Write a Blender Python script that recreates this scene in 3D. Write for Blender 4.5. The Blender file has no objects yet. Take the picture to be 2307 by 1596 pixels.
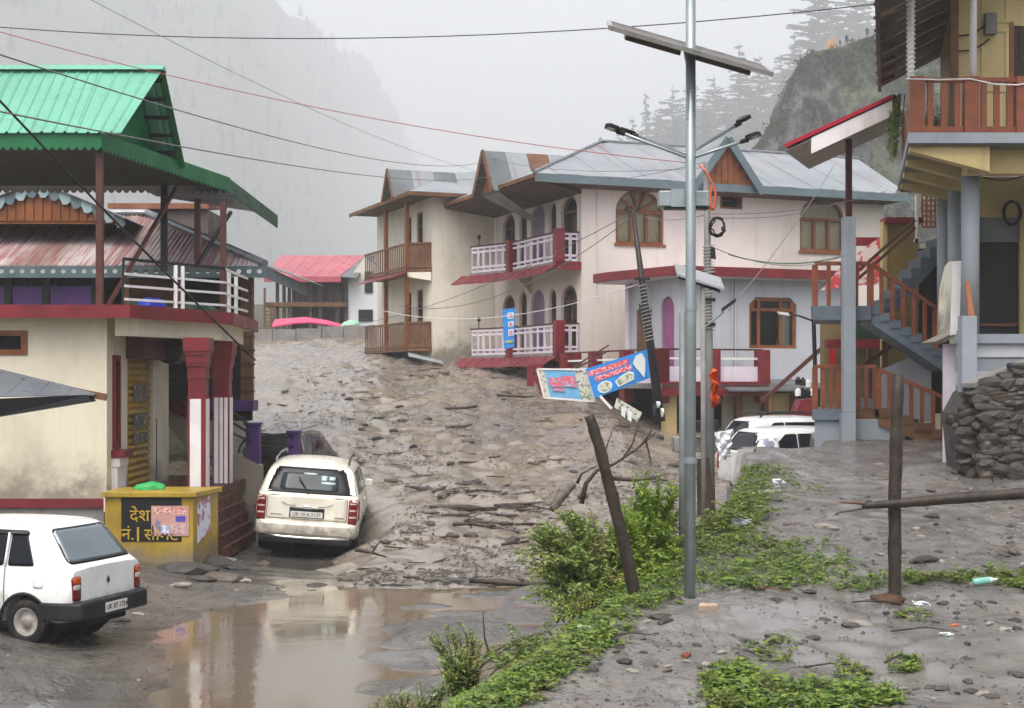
import bpy, bmesh, math, random
from mathutils import Vector, Matrix, noise
from mathutils.geometry import tessellate_polygon
from mathutils.bvhtree import BVHTree

rnd = random.Random(7)
PI = math.pi
R = math.radians
scn = bpy.context.scene
COL = scn.collection

# ------------------------------------------------------------------ camera, sky, sun, exposure
F, CX, HY, H = 3300.0, 1153.5, 860.0, 2.9       # focal length / principal column / horizon row of the photograph, eye height
cam_d = bpy.data.cameras.new('camera')
cam = bpy.data.objects.new('camera', cam_d)
COL.objects.link(cam)
cam.location = (0, 0, H)
cam.rotation_euler = (PI / 2, 0, 0)
cam_d.sensor_width = 36.0
cam_d.lens = 36.0 * F / 2307.0
cam_d.shift_y = (HY - 798.0) / 2307.0
cam_d.clip_start = 0.1
cam_d.clip_end = 9000
scn.camera = cam

SUN_EL, SUN_AZ = R(62), R(200)                   # overcast: a weak, very soft sun high behind the camera
world = bpy.data.worlds.new('World')
scn.world = world
world.use_nodes = True
wn = world.node_tree
for n in list(wn.nodes): wn.nodes.remove(n)
sky = wn.nodes.new('ShaderNodeTexSky')
sky.sky_type = 'NISHITA'
sky.sun_disc = False
sky.sun_elevation = SUN_EL
sky.sun_rotation = SUN_AZ
sky.air_density = 1.0
sky.dust_density = 6.0
sky.ozone_density = 1.0
hs = wn.nodes.new('ShaderNodeHueSaturation')     # cloud cover: the blue of the sky is gone
hs.inputs['Saturation'].default_value = 0.55
bg = wn.nodes.new('ShaderNodeBackground')
bg.inputs['Strength'].default_value = 0.15
wo = wn.nodes.new('ShaderNodeOutputWorld')
wn.links.new(sky.outputs[0], hs.inputs['Color'])
wn.links.new(hs.outputs[0], bg.inputs['Color'])
wn.links.new(bg.outputs[0], wo.inputs['Surface'])

sun_d = bpy.data.lights.new('sun', 'SUN')
sun_d.energy = 0.55
sun_d.angle = R(50)
sun_d.color = (1.0, 0.97, 0.93)
sun = bpy.data.objects.new('sun', sun_d)
COL.objects.link(sun)
sd = Vector((math.sin(SUN_AZ) * math.cos(SUN_EL), math.cos(SUN_AZ) * math.cos(SUN_EL), math.sin(SUN_EL)))
sun.rotation_euler = (-sd).to_track_quat('-Z', 'Y').to_euler()
sun.location = (0, 0, 60)

scn.view_settings.view_transform = 'Standard'
scn.view_settings.look = 'None'
scn.view_settings.exposure = 1.12
scn.view_settings.gamma = 1.0
scn.view_settings.use_curve_mapping = False
scn.render.engine = 'CYCLES'
scn.cycles.volume_bounces = 8
scn.cycles.max_bounces = 10
scn.cycles.transparent_max_bounces = 24

# ------------------------------------------------------------------ helpers
def at(u, v, Y):
    return Vector(((u - CX) / F * Y, Y, H - (v - HY) / F * Y))
def atx(u, Y): return (u - CX) / F * Y
def atz(v, Y): return H - (v - HY) / F * Y
def sm(a, b, x):
    t = min(1.0, max(0.0, (x - a) / (b - a)))
    return t * t * (3 - 2 * t)
def lerp(a, b, t): return a + (b - a) * t
def interp(pts, x):
    if x <= pts[0][0]: return pts[0][1]
    for (x0, y0), (x1, y1) in zip(pts, pts[1:]):
        if x <= x1: return y0 + (y1 - y0) * (x - x0) / (x1 - x0)
    return pts[-1][1]
def nz(x, y, z=0.0): return noise.noise(Vector((x, y, z)))
def fbm(x, y, z=0.0, o=4):
    s, a = 0.0, 1.0
    for i in range(o):
        s += a * noise.noise(Vector((x, y, z + i * 7.3)))
        x *= 2.03; y *= 2.03; z *= 2.03; a *= 0.5
    return s

FR = {}
class M:
    """collects geometry (in the frame T) and links it as ONE mesh object"""
    def __init__(s, T=None):
        s.v = []; s.f = []; s.T = T
    def add(s, vs, fs):
        o = len(s.v)
        if s.T is not None: s.v += [s.T @ Vector(p) for p in vs]
        else: s.v += [Vector(p) for p in vs]
        s.f += [tuple(i + o for i in f) for f in fs]
        return s
    def box(s, x0, x1, y0, y1, z0, z1):
        return s.add([(x0, y0, z0), (x1, y0, z0), (x1, y1, z0), (x0, y1, z0), (x0, y0, z1), (x1, y0, z1), (x1, y1, z1), (x0, y1, z1)],
                     [(3, 2, 1, 0), (4, 5, 6, 7), (0, 1, 5, 4), (1, 2, 6, 5), (2, 3, 7, 6), (3, 0, 4, 7)])
    def slab(s, pts, vec):
        n = len(pts); vec = Vector(vec); pts = [Vector(p) for p in pts]
        return s.add(pts + [p + vec for p in pts], [tuple(range(n))[::-1], tuple(range(n, 2 * n))] + [(i, (i + 1) % n, n + (i + 1) % n, n + i) for i in range(n)])
    def beam(s, p, q, w, h=None, up=(0, 0, 1)):
        h = h or w; p = Vector(p); q = Vector(q); d = (q - p).normalized(); up = Vector(up)
        if abs(d.dot(up)) > 0.98: up = Vector((0, 1, 0))
        x = d.cross(up).normalized() * (w / 2); y = x.cross(d).normalized() * (h / 2)
        c = [-x - y, x - y, x + y, -x + y]
        return s.add([p + k for k in c] + [q + k for k in c], [(0, 1, 2, 3), (7, 6, 5, 4), (0, 4, 5, 1), (1, 5, 6, 2), (2, 6, 7, 3), (3, 7, 4, 0)])
    def tube(s, pts, r, n=8, cap=True):
        pts = [Vector(p) for p in pts]; m = len(pts)
        rs = r if isinstance(r, (list, tuple)) else [r] * m
        vs = []; ref = None
        for i, p in enumerate(pts):
            d = (pts[min(i + 1, m - 1)] - pts[max(i - 1, 0)]).normalized()
            if ref is None: ref = Vector((0, 0, 1)) if abs(d.z) < 0.9 else Vector((1, 0, 0))
            x = d.cross(ref).normalized(); y = x.cross(d).normalized(); ref = y
            vs += [p + (x * math.cos(2 * PI * k / n) + y * math.sin(2 * PI * k / n)) * rs[i] for k in range(n)]
        fs = [(i * n + k, i * n + (k + 1) % n, (i + 1) * n + (k + 1) % n, (i + 1) * n + k) for i in range(m - 1) for k in range(n)]
        if cap: fs += [tuple(range(n))[::-1], tuple(range((m - 1) * n, m * n))]
        return s.add(vs, fs)
    def plate(s, outer, holes, t, fr):
        """flat plate with holes; fr(a, b, d) maps plate coordinates and depth to space"""
        loops = [list(outer)] + [list(h) for h in holes]
        flat = [p for l in loops for p in l]; n = len(flat)
        tris = tessellate_polygon([[Vector((p[0], p[1], 0)) for p in l] for l in loops])
        vs = [fr(p[0], p[1], 0.0) for p in flat] + [fr(p[0], p[1], t) for p in flat]
        fs = []
        for a, b, c in tris:
            fs.append((a, b, c)); fs.append((c + n, b + n, a + n))
        o = 0
        for l in loops:
            k = len(l)
            for i in range(k):
                j = (i + 1) % k
                fs.append((o + i, o + j, n + o + j, n + o + i))
            o += k
        return s.add(vs, fs)
    def sheet(s, p0, pu, pv, n, amp, th=0.008):
        """corrugated sheet: n waves along pu, running along pv"""
        p0 = Vector(p0); pu = Vector(pu); pv = Vector(pv); nn = pu.cross(pv).normalized()
        k = n * 4; vs = []
        for dz in (0, -th):
            for e in (0, 1):
                for i in range(k + 1):
                    vs.append(p0 + pu * (i / k) + pv * e + nn * (amp * math.sin(i * PI / 2) + dz))
        r = k + 1; fs = []
        for i in range(k):
            fs.append((i, i + 1, r + i + 1, r + i)); fs.append((2 * r + i + 1, 2 * r + i, 3 * r + i, 3 * r + i + 1))
            fs.append((i + 1, i, 2 * r + i, 2 * r + i + 1)); fs.append((r + i, r + i + 1, 3 * r + i + 1, 3 * r + i))
        return s.add(vs, fs)
    def lathe(s, prof, c, axis, n=20, cap=True):
        """prof: list of (distance along axis, radius)"""
        c = Vector(c); ax = Vector(axis).normalized(); x = ax.orthogonal().normalized(); y = ax.cross(x); m = len(prof)
        vs = [c + ax * a + (x * math.cos(2 * PI * k / n) + y * math.sin(2 * PI * k / n)) * r for a, r in prof for k in range(n)]
        fs = [(i * n + k, i * n + (k + 1) % n, (i + 1) * n + (k + 1) % n, (i + 1) * n + k) for i in range(m - 1) for k in range(n)]
        if cap: fs += [tuple(range(n))[::-1], tuple(range((m - 1) * n, m * n))]
        return s.add(vs, fs)
    def build(s, name, mat, parent=None, smooth=False, bev=0.0, flip=True):
        me = bpy.data.meshes.new(name)
        if parent is not None:
            W = FR[parent]; inv = W.inverted(); vs = [inv @ p for p in s.v]
        else:
            n = max(1, len(s.v))
            c = Vector((sum(p.x for p in s.v) / n, sum(p.y for p in s.v) / n, min(p.z for p in s.v)))
            W = Matrix.Translation(c); vs = [p - c for p in s.v]
        me.from_pydata(vs, [], s.f)
        if flip:
            bm = bmesh.new(); bm.from_mesh(me); bmesh.ops.recalc_face_normals(bm, faces=bm.faces); bm.to_mesh(me); bm.free()
        me.materials.append(mat)
        if smooth: me.polygons.foreach_set('use_smooth', [True] * len(me.polygons))
        o = bpy.data.objects.new(name, me); COL.objects.link(o)
        if parent is not None: o.parent = parent
        else: o.location = W.to_translation()
        FR[o] = W
        if bev:
            b = o.modifiers.new('bevel', 'BEVEL'); b.width = bev; b.segments = 2; b.limit_method = 'ANGLE'; b.angle_limit = R(40)
        return o

def tag(o, label, cat, group=None, kind=None):
    if label: o['label'] = label
    if cat: o['category'] = cat
    if group: o['group'] = group
    if kind: o['kind'] = kind
    return o
def struct(o): o['kind'] = 'structure'; return o
def root(name, loc, label, cat, group=None, rz=0.0, M4=None):
    o = bpy.data.objects.new(name, None); COL.objects.link(o)
    o.empty_display_size = 0.3
    W = M4 if M4 is not None else Matrix.Translation(Vector(loc)) @ Matrix.Rotation(rz, 4, 'Z')
    o.matrix_world = W
    FR[o] = W
    return tag(o, label, cat, group)
def copy_tree(o, parent=None):
    c = o.copy(); COL.objects.link(c); c.parent = parent
    for ch in list(o.children): copy_tree(ch, c)
    return c
def part(name, mat, parent, T=None, **k):
    """shorthand: with-less builder, returns M with a finish() bound"""
    m = M(T); m.done = lambda: m.build(name, mat, parent, **k)
    return m

def text_mesh(body, size, T, mat, name, parent, depth=0.004):
    cu = bpy.data.curves.new('t', 'FONT'); cu.body = body; cu.size = size; cu.extrude = depth; cu.resolution_u = 3
    cu.align_x = 'CENTER'; cu.align_y = 'CENTER'
    o = bpy.data.objects.new('t', cu); COL.objects.link(o)
    bpy.context.view_layer.update()
    me = o.evaluated_get(bpy.context.evaluated_depsgraph_get()).to_mesh()
    m = M(T); m.add([v.co.copy() for v in me.vertices], [tuple(p.vertices) for p in me.polygons])
    bpy.data.objects.remove(o); bpy.data.curves.remove(cu)
    if not m.f: return None
    return m.build(name, mat, parent, flip=False)

def catenary(p, q, sag, n=24):
    p = Vector(p); q = Vector(q)
    return [p.lerp(q, i / n) - Vector((0, 0, sag * 4 * (i / n) * (1 - i / n))) for i in range(n + 1)]

# ------------------------------------------------------------------ materials
MATS = {}
class N:
    def __init__(s, name):
        s.m = bpy.data.materials.new(name); s.m.use_nodes = True; s.t = s.m.node_tree
        s.b = s.t.nodes['Principled BSDF']; s.o = s.t.nodes['Material Output']
        g = s.t.nodes.new('ShaderNodeNewGeometry'); s.pos = g.outputs['Position']; s.nor = g.outputs['Normal']
    def n(s, t): return s.t.nodes.new('ShaderNode' + t)
    def l(s, a, b): s.t.links.new(a, b)
    def scaled(s, sc, src=None):
        v = s.n('VectorMath'); v.operation = 'MULTIPLY'; s.l(src or s.pos, v.inputs[0]); v.inputs[1].default_value = sc; return v.outputs[0]
    def noise(s, scale, detail=4, rough=0.55, vec=None, dist=0.0):
        t = s.n('TexNoise'); t.inputs['Scale'].default_value = scale; t.inputs['Detail'].default_value = detail
        t.inputs['Roughness'].default_value = rough; t.inputs['Distortion'].default_value = dist
        s.l(vec or s.pos, t.inputs['Vector']); return t.outputs['Fac']
    def ramp(s, fac, a, b, lo=0.0, hi=1.0):
        m = s.n('MapRange'); m.interpolation_type = 'SMOOTHSTEP'
        m.inputs['From Min'].default_value = a; m.inputs['From Max'].default_value = b
        m.inputs['To Min'].default_value = lo; m.inputs['To Max'].default_value = hi
        s.l(fac, m.inputs['Value']); return m.outputs['Result']
    def mix(s, fac, a, b):
        m = s.n('Mix'); m.data_type = 'RGBA'
        for k, x in ((0, fac), (6, a), (7, b)):
            if hasattr(x, 'is_linked') or hasattr(x, 'links'): s.l(x, m.inputs[k])
            elif k == 0: m.inputs[0].default_value = x
            else: m.inputs[k].default_value = (x[0], x[1], x[2], 1)
        return m.outputs[2]
    def math(s, op, a, b=None):
        m = s.n('Math'); m.operation = op
        for i, x in enumerate((a, b)):
            if x is None: continue
            if hasattr(x, 'links'): s.l(x, m.inputs[i])
            else: m.inputs[i].default_value = x
        return m.outputs[0]
    def bump(s, h, strength, dist=0.02):
        b = s.n('Bump'); b.inputs['Strength'].default_value = strength; b.inputs['Distance'].default_value = dist
        s.l(h, b.inputs['Height']); s.l(b.outputs[0], s.b.inputs['Normal'])

def deep(c): return tuple(1.03 * x ** 1.29 for x in c)
def mul(c, k): return tuple(min(1, x * k) for x in c)
def mat(name, c, r=0.6, v=0.15, vs=2.5, b=0.15, bs=30, d=None, da=0.6, ds=1.1, st=0.0, metal=0.0, coat=0.0, spec=0.3, tide=None, carmud=None):
    if name in MATS: return MATS[name]
    k = N(name)
    c = deep(c); d = deep(d) if d else None
    col = k.mix(k.ramp(k.noise(vs, 5), 0.3, 0.7), mul(c, 1 - v), mul(c, 1 + v))
    if d:
        f = k.ramp(k.noise(ds, 6, 0.65), 0.48, 0.72, 0, da)
        col = k.mix(f, col, d)
        if st:
            sv = k.noise(1.0, 5, 0.6, k.scaled((5, 5, 0.35)))
            col = k.mix(k.ramp(sv, 0.5, 0.75, 0, st), col, d)
    if tide or carmud:                                     # mud splashed up from the ground
        if tide: sp = k.n('SeparateXYZ'); k.l(k.pos, sp.inputs[0]); z0, z1 = tide
        else:
            tc = k.n('TexCoord'); sp = k.n('SeparateXYZ'); k.l(tc.outputs['Object'], sp.inputs[0]); z0, z1 = carmud
        n_ = k.math('MULTIPLY', k.math('SUBTRACT', k.noise(2.2 if tide else 5, 6, .7), .5), (z1 - z0) * 2.2)
        f = k.ramp(k.math('ADD', sp.outputs[2], n_), z0, z1, .85, 0)
        col = k.mix(f, col, (0.16, 0.135, 0.105))
    k.l(col, k.b.inputs['Base Color'])
    k.l(k.ramp(k.noise(vs * 2.3, 4), 0.25, 0.75, max(0.02, r - 0.12), min(1, r + 0.12)), k.b.inputs['Roughness'])
    k.b.inputs['Metallic'].default_value = metal
    k.b.inputs['Specular IOR Level'].default_value = spec
    if coat: k.b.inputs['Coat Weight'].default_value = coat; k.b.inputs['Coat Roughness'].default_value = 0.06
    if b: k.bump(k.noise(bs, 5), b)
    MATS[name] = k.m
    return k.m

def glass_mat():
    k = N('window glass')
    tr = k.n('BsdfTransparent'); tr.inputs[0].default_value = (0.88, 0.9, 0.9, 1)
    gl = k.n('BsdfGlossy'); gl.inputs['Roughness'].default_value = 0.04
    fr = k.n('Fresnel'); fr.inputs[0].default_value = 1.33
    mx = k.n('MixShader'); k.l(fr.outputs[0], mx.inputs[0]); k.l(tr.outputs[0], mx.inputs[1]); k.l(gl.outputs[0], mx.inputs[2])
    k.l(mx.outputs[0], k.o.inputs['Surface']); return k.m
GLASS = glass_mat()

def roof_mat():
    k = N('grey roof sheet with faint rust runs')
    t = k.n('TexCoord')
    a = k.noise(1.0, 4, .6, k.scaled((2.2, .12, .12), t.outputs['Object']))
    c = k.mix(k.ramp(k.noise(.5, 5, .6), .3, .7), (0.17, 0.19, 0.21), (0.23, 0.245, 0.26))
    c = k.mix(k.ramp(a, .54, .66, 0, .75), c, (0.17, 0.115, 0.11))
    k.l(c, k.b.inputs['Base Color']); k.b.inputs['Roughness'].default_value = .42
    return k.m
ROOFM = roof_mat()
DIRT = (0.16, 0.13, 0.10)
cream = mat('cream plaster wet', (0.64, 0.595, 0.49), 0.7, 0.06, 1.2, 0.12, 18, DIRT, 0.25, 0.5, 0.12, tide=(.75, 1.6))
pinkw = mat('pale pink plaster', (0.64, 0.585, 0.545), 0.7, 0.05, 1.0, 0.1, 18, (0.42, 0.38, 0.32), 0.45, 0.5, 0.28, tide=(2.9, 3.9))
creamw = mat('ivory plaster', (0.72, 0.685, 0.60), 0.7, 0.06, 1.0, 0.1, 18, (0.36, 0.32, 0.26), 0.45, 0.5, 0.3, tide=(3.6, 4.9))
lilac = mat('pale lilac blue plaster', (0.49, 0.50, 0.53), 0.7, 0.06, 1.2, 0.1, 18, (0.30, 0.29, 0.28), 0.45, 0.6, 0.3)
greyb = mat('blue grey painted concrete', (0.33, 0.36, 0.395), 0.55, 0.10, 1.8, 0.15, 22, (0.20, 0.19, 0.18), 0.4, 0.9, 0.3)
slate = mat('dark slate painted steps', (0.17, 0.205, 0.24), 0.5, 0.14, 2.2, 0.2, 22, (0.13, 0.12, 0.11), 0.5, 1.2)
yellow_h = mat('pale yellow plaster', (0.52, 0.43, 0.24), 0.65, 0.06, 1.5, 0.1, 18, (0.30, 0.24, 0.15), 0.4, 0.7, 0.3)
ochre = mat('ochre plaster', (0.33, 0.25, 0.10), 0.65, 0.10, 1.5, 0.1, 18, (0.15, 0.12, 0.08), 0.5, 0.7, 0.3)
redp = mat('dark red paint', (0.22, 0.035, 0.045), 0.42, 0.2, 2.0, 0.12, 20, (0.10, 0.05, 0.04), 0.4, 1.2)
redt = mat('maroon tile paint', (0.23, 0.05, 0.065), 0.4, 0.2, 4, 0.15, 20, (0.13, 0.06, 0.05), 0.5, 2.0)
pinkroof = mat('rose red roof sheet', (0.42, 0.13, 0.155), 0.35, 0.12, 0.6, 0.05, 12, (0.36, 0.12, 0.12), 0.4, 0.4)
purple = mat('purple paint', (0.105, 0.05, 0.175), 0.45, 0.2, 2.5, 0.1, 22, (0.08, 0.05, 0.08), 0.4, 1.5)
wood = mat('orange brown varnished wood', (0.26, 0.11, 0.045), 0.4, 0.25, 4, 0.15, 40, (0.10, 0.06, 0.04), 0.4, 2)
woodb = mat('weathered brown wood', (0.20, 0.11, 0.06), 0.6, 0.3, 3, 0.2, 40, (0.09, 0.06, 0.05), 0.4, 2)
rail = mat('red brown painted wood', (0.27, 0.105, 0.055), 0.42, 0.2, 3, 0.12, 30, (0.11, 0.05, 0.03), 0.4, 1.6)
maroonm = mat('brown painted steel', (0.13, 0.055, 0.045), 0.45, 0.25, 4, 0.1, 40, (0.07, 0.04, 0.03), 0.4, 2)
blackm = mat('black painted steel', (0.025, 0.025, 0.028), 0.45, 0.3, 4, 0.1, 40)
whitep = mat('white paint', (0.72, 0.70, 0.70), 0.45, 0.08, 3, 0.08, 30, (0.35, 0.32, 0.30), 0.4, 1.5, 0.3)
lilacw = mat('pale lilac white paint', (0.66, 0.60, 0.66), 0.5, 0.08, 3, 0.08, 30, (0.36, 0.32, 0.33), 0.4, 1.5, 0.3)
tin = mat('grey tin roof sheet', (0.24, 0.26, 0.28), 0.32, 0.12, 0.8, 0.06, 12, (0.34, 0.26, 0.24), 0.45, 0.35, 0.35, metal=0.35)
tind = mat('dull grey tin', (0.20, 0.22, 0.23), 0.4, 0.2, 1.0, 0.1, 12, (0.15, 0.11, 0.09), 0.5, 0.6, 0.3, metal=0.3)
greytrim = mat('blue grey painted fascia', (0.17, 0.22, 0.24), 0.45, 0.15, 2, 0.1, 20, (0.12, 0.12, 0.11), 0.4, 1.0)
green = mat('bright green roof sheet', (0.19, 0.42, 0.32), 0.30, 0.07, 0.5, 0.05, 6, (0.17, 0.32, 0.25), 0.45, 0.6, 0.35)
greend = mat('deep green painted sheet', (0.015, 0.20, 0.085), 0.4, 0.12, 1.2, 0.06, 12, (0.02, 0.10, 0.05), 0.4, 1.0)
steel = mat('galvanised steel', (0.34, 0.38, 0.39), 0.38, 0.12, 3, 0.06, 30, (0.20, 0.21, 0.20), 0.35, 2.0, 0.3, metal=0.55)
conc = mat('grey concrete', (0.27, 0.26, 0.25), 0.75, 0.16, 2.0, 0.25, 22, (0.13, 0.12, 0.11), 0.5, 0.9, 0.5)
dark = mat('near black parts and painted shade', (0.03, 0.028, 0.028), 0.8, 0.2, 2, 0.1, 20)  # near black painted for shade in rooms and openings; dark parts share it
curtain = mat('pale beige curtain', (0.55, 0.46, 0.30), 0.8, 0.1, 6, 0.2, 12)
curtainw = mat('white lace curtain', (0.62, 0.58, 0.56), 0.8, 0.1, 6, 0.2, 12)
pinkdoor = mat('purple pink door paint', (0.30, 0.12, 0.24), 0.45, 0.12, 2, 0.08, 20)
lildoor = mat('dusty violet door paint', (0.24, 0.18, 0.27), 0.5, 0.12, 2, 0.08, 20)
yshut = mat('yellow shutter paint', (0.42, 0.30, 0.05), 0.45, 0.15, 2, 0.1, 20, (0.16, 0.11, 0.04), 0.45, 1.4)
ycount = mat('yellow painted counter', (0.42, 0.31, 0.06), 0.45, 0.18, 2, 0.15, 16, (0.20, 0.15, 0.06), 0.65, 1.6, 0.5, tide=(-.05, .35))
blackp = mat('black wall paint', (0.018, 0.02, 0.022), 0.5, 0.3, 3, 0.1, 20, (0.06, 0.05, 0.03), 0.4, 2.5)
rubber = mat('tyre rubber', (0.02, 0.02, 0.021), 0.75, 0.3, 5, 0.2, 60, (0.10, 0.085, 0.065), 0.6, 4)
carw = mat('white car paint', (0.70, 0.71, 0.70), 0.28, 0.03, 1, 0, 10, (0.40, 0.37, 0.32), 0.25, 1.2, 0.2, coat=0.6, carmud=(.22, .62))
carcream = mat('cream white car paint', (0.74, 0.71, 0.62), 0.28, 0.03, 1, 0, 10, (0.42, 0.36, 0.28), 0.3, 1.2, 0.2, coat=0.6, carmud=(.40, .78))
carblack = mat('black car paint', (0.02, 0.02, 0.022), 0.25, 0.2, 1, 0, 10, (0.12, 0.10, 0.08), 0.4, 2, coat=0.6)
plast = mat('black bumper plastic', (0.028, 0.029, 0.032), 0.42, 0.2, 3, 0.1, 80, (0.10, 0.09, 0.07), 0.35, 3)
carglass = mat('tinted car glass', (0.018, 0.022, 0.028), 0.06, 0.1, 1, 0, 10, spec=0.15)
rearglass = mat('car glass with painted sky reflection', (0.16, 0.19, 0.21), 0.05, 0.15, 1.5, 0, 10, spec=0.8)  # pale base colour stands in for sky reflected in the rear glass
redlens = mat('red lamp lens', (0.22, 0.012, 0.016), 0.15, 0.2, 5, 0, 10, coat=0.5)
ambl = mat('amber lamp lens', (0.55, 0.13, 0.02), 0.2, 0.1, 5, 0, 10, coat=0.5)
whl = mat('clear lamp lens', (0.55, 0.50, 0.48), 0.15, 0.1, 5, 0, 10, coat=0.5)
chrome = mat('chrome trim', (0.75, 0.75, 0.74), 0.15, 0.05, 5, 0, 10, metal=1.0)
platew = mat('number plate white', (0.62, 0.61, 0.57), 0.4, 0.06, 5, 0.05, 30)
steelw = mat('dusty wheel steel', (0.34, 0.325, 0.30), 0.45, 0.2, 8, 0.1, 30, (0.12, 0.10, 0.08), 0.5, 5)
bark = mat('wet dark wood', (0.06, 0.046, 0.036), 0.5, 0.35, 6, 0.5, 30, (0.13, 0.11, 0.09), 0.4, 5)
barkg = mat('grey sodden log', (0.15, 0.14, 0.13), 0.6, 0.3, 6, 0.6, 22, (0.06, 0.05, 0.045), 0.5, 4)
stone = mat('grey wet stone', (0.085, 0.08, 0.073), 0.55, 0.35, 3, 0.5, 14, (0.06, 0.055, 0.05), 0.5, 2)
stonep = mat('pale stone', (0.30, 0.28, 0.25), 0.6, 0.2, 4, 0.4, 18, (0.14, 0.12, 0.10), 0.5, 3)
brickm = mat('broken brick clay', (0.38, 0.17, 0.09), 0.65, 0.2, 6, 0.3, 30, (0.20, 0.13, 0.09), 0.4, 5)
wire_b = mat('black cable', (0.02, 0.02, 0.022), 0.5, 0.1, 3, 0, 10)
wire_g = mat('grey cable', (0.20, 0.20, 0.20), 0.5, 0.1, 3, 0, 10)
wire_r = mat('red cable', (0.40, 0.10, 0.10), 0.5, 0.1, 3, 0, 10)
wire_o = mat('orange cable', (0.55, 0.16, 0.07), 0.5, 0.1, 3, 0, 10)
signb = mat('blue printed vinyl', (0.05, 0.30, 0.66), 0.4, 0.1, 3, 0.04, 20, (0.05, 0.25, 0.60), 0.5, 4)
signl = mat('faded light blue vinyl', (0.20, 0.44, 0.64), 0.4, 0.15, 3, 0.04, 20, (0.30, 0.40, 0.52), 0.6, 4)
orangec = mat('orange cloth', (0.60, 0.12, 0.03), 0.7, 0.12, 6, 0.2, 30)
plastic_w = mat('pale plastic sheet', (0.62, 0.64, 0.66), 0.3, 0.08, 4, 0.2, 10)
plastic_g = mat('teal plastic', (0.26, 0.52, 0.46), 0.35, 0.1, 4, 0.1, 20)
plastic_gr = mat('green plastic tarp', (0.08, 0.42, 0.16), 0.4, 0.12, 4, 0.1, 20)
plastic_bl = mat('blue plastic tarp', (0.03, 0.07, 0.42), 0.4, 0.12, 4, 0.1, 20)
tarpg = mat('dark green tarp', (0.02, 0.07, 0.035), 0.5, 0.2, 4, 0.15, 20)
pinktarp = mat('pink tarpaulin', (0.62, 0.08, 0.20), 0.4, 0.12, 1, 0.1, 10)

def print_mat(name, bgc, fgc, sx, sz, thr=0.5):
    """flat printed lettering too small to read: broken strokes"""
    k = N(name)
    t = k.n('TexCoord')
    a = k.noise(1.0, 3, 0.6, k.scaled((sx, sx, sz), t.outputs['Object']))
    col = k.mix(k.ramp(a, thr - 0.03, thr + 0.03), bgc, fgc)
    k.l(col, k.b.inputs['Base Color']); k.b.inputs['Roughness'].default_value = 0.45
    return k.m

# ------------------------------------------------------------------ ground heights
CREST = [(5, -3.0), (9.9, -0.46), (11.5, 0.37), (14.5, 1.44), (17.5, 2.3), (21, 3.2), (25, 4.0), (28, 4.4), (32, 4.8), (40, 5.4)]
PUDL = [(8, -3.5), (14, -3.7), (14.75, -3.85), (16.1, -3.9), (18.1, -4.5), (19.9, -4.35), (21.3, -3.54), (23, -3.9), (26, -4.6), (40, -5.0)]
ZW = -0.235
def z_road(x, y):
    b = interp(PUDL, y) + 0.30 * nz(y * 0.9, 3.1) + 0.22 * nz(y * 2.7, 8.1)
    z = -0.22 + (0.09 * (b - x) + .06 * max(0, b - x - 1) if x < b else -0.07 * min(1.0, x - b))
    z += 0.22 * sm(-2.4, -.8, x) * max(0, .22 + fbm(x * .5, y * .9, 6, 3)) * sm(12.0, 15, y)
    return min(z, 0.03) + 0.02 * fbm(x * 0.8, y * 0.8, 1, 3) + 0.006 * fbm(x * 5, y * 5, 4, 2)
def z_yardplane(x, y):
    z = 0.55 + 0.062 * (y - 10.8)
    if y > 28.0: z = lerp(z, 0.55, max(sm(28.0, 29.3, y) * sm(6.3, 6.0, x), sm(31.5, 33.0, y)))
    return z
def z_yard(x, y, fine=True):
    w = lerp(2.5, 0.45, sm(17, 22.5, y))
    xc = interp(CREST, y)
    t = sm(0, 1, (xc - x) / w + 0.0)
    z = lerp(z_yardplane(x, y), -0.75, t)
    if fine: z += 0.08 * fbm(x * 0.55, y * 0.55, 2, 3) + 0.035 * fbm(x * 2.6, y * 2.6, 5, 4)
    return z
def z_mud(x, y, fine=True):
    e = 20.8 + 0.7 * nz(x * 0.5, 5.5) + 0.35 * nz(x * 1.9, 2.5)
    d = y - e
    z = -0.30 + 0.06 * d + 0.075 * max(0.0, d - 7.0)
    if d < 1.5: z -= 0.12 * (1 - sm(0, 1.5, d)) + 0.0
    z -= 0.9 * sm(0.0, 1.6, (-4.9 + 0.25 * nz(y * 0.8, 9.9)) - x) * sm(31, 28, y)
    z -= (0.05 * min(8.0, max(0.0, d)) + .10) * sm(-2.2, -3.5, x + .3 * nz(y * .7, 1.1)) * sm(32.5, 28.5, y)
    z -= 0.25 * sm(0.0, 3.0, x - 1.5) * sm(20, 27, y) * sm(40, 34, y) + 0.55 * sm(2.2, 4.6, x) * sm(33, 38, y) * sm(52, 44, y)
    z -= 0.55 * sm(50, 65, y)
    if fine:
        a = sm(0, 2.0, d)
        far = 1 + 0.8 * sm(2, -5, x) * sm(34, 46, y)
        r = abs(noise.noise(Vector((x * 1.3, y * 1.1, 3.3))))
        z += a * far * (0.085 * fbm(x * 0.55, y * 0.5, 0, 2) + 0.10 * r + 0.055 * noise.noise(Vector((x * 2.1, y * 1.6, 1.0))) + 0.022 * noise.noise(Vector((x * 4.6, y * 3.4, 2.0))) - 0.04)
    return z
def z_top(x, y):
    z = max(z_road(x, y), z_mud(x, y))
    if x > interp(CREST, y) - 3.0: z = max(z, z_yard(x, y))
    return z

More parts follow.
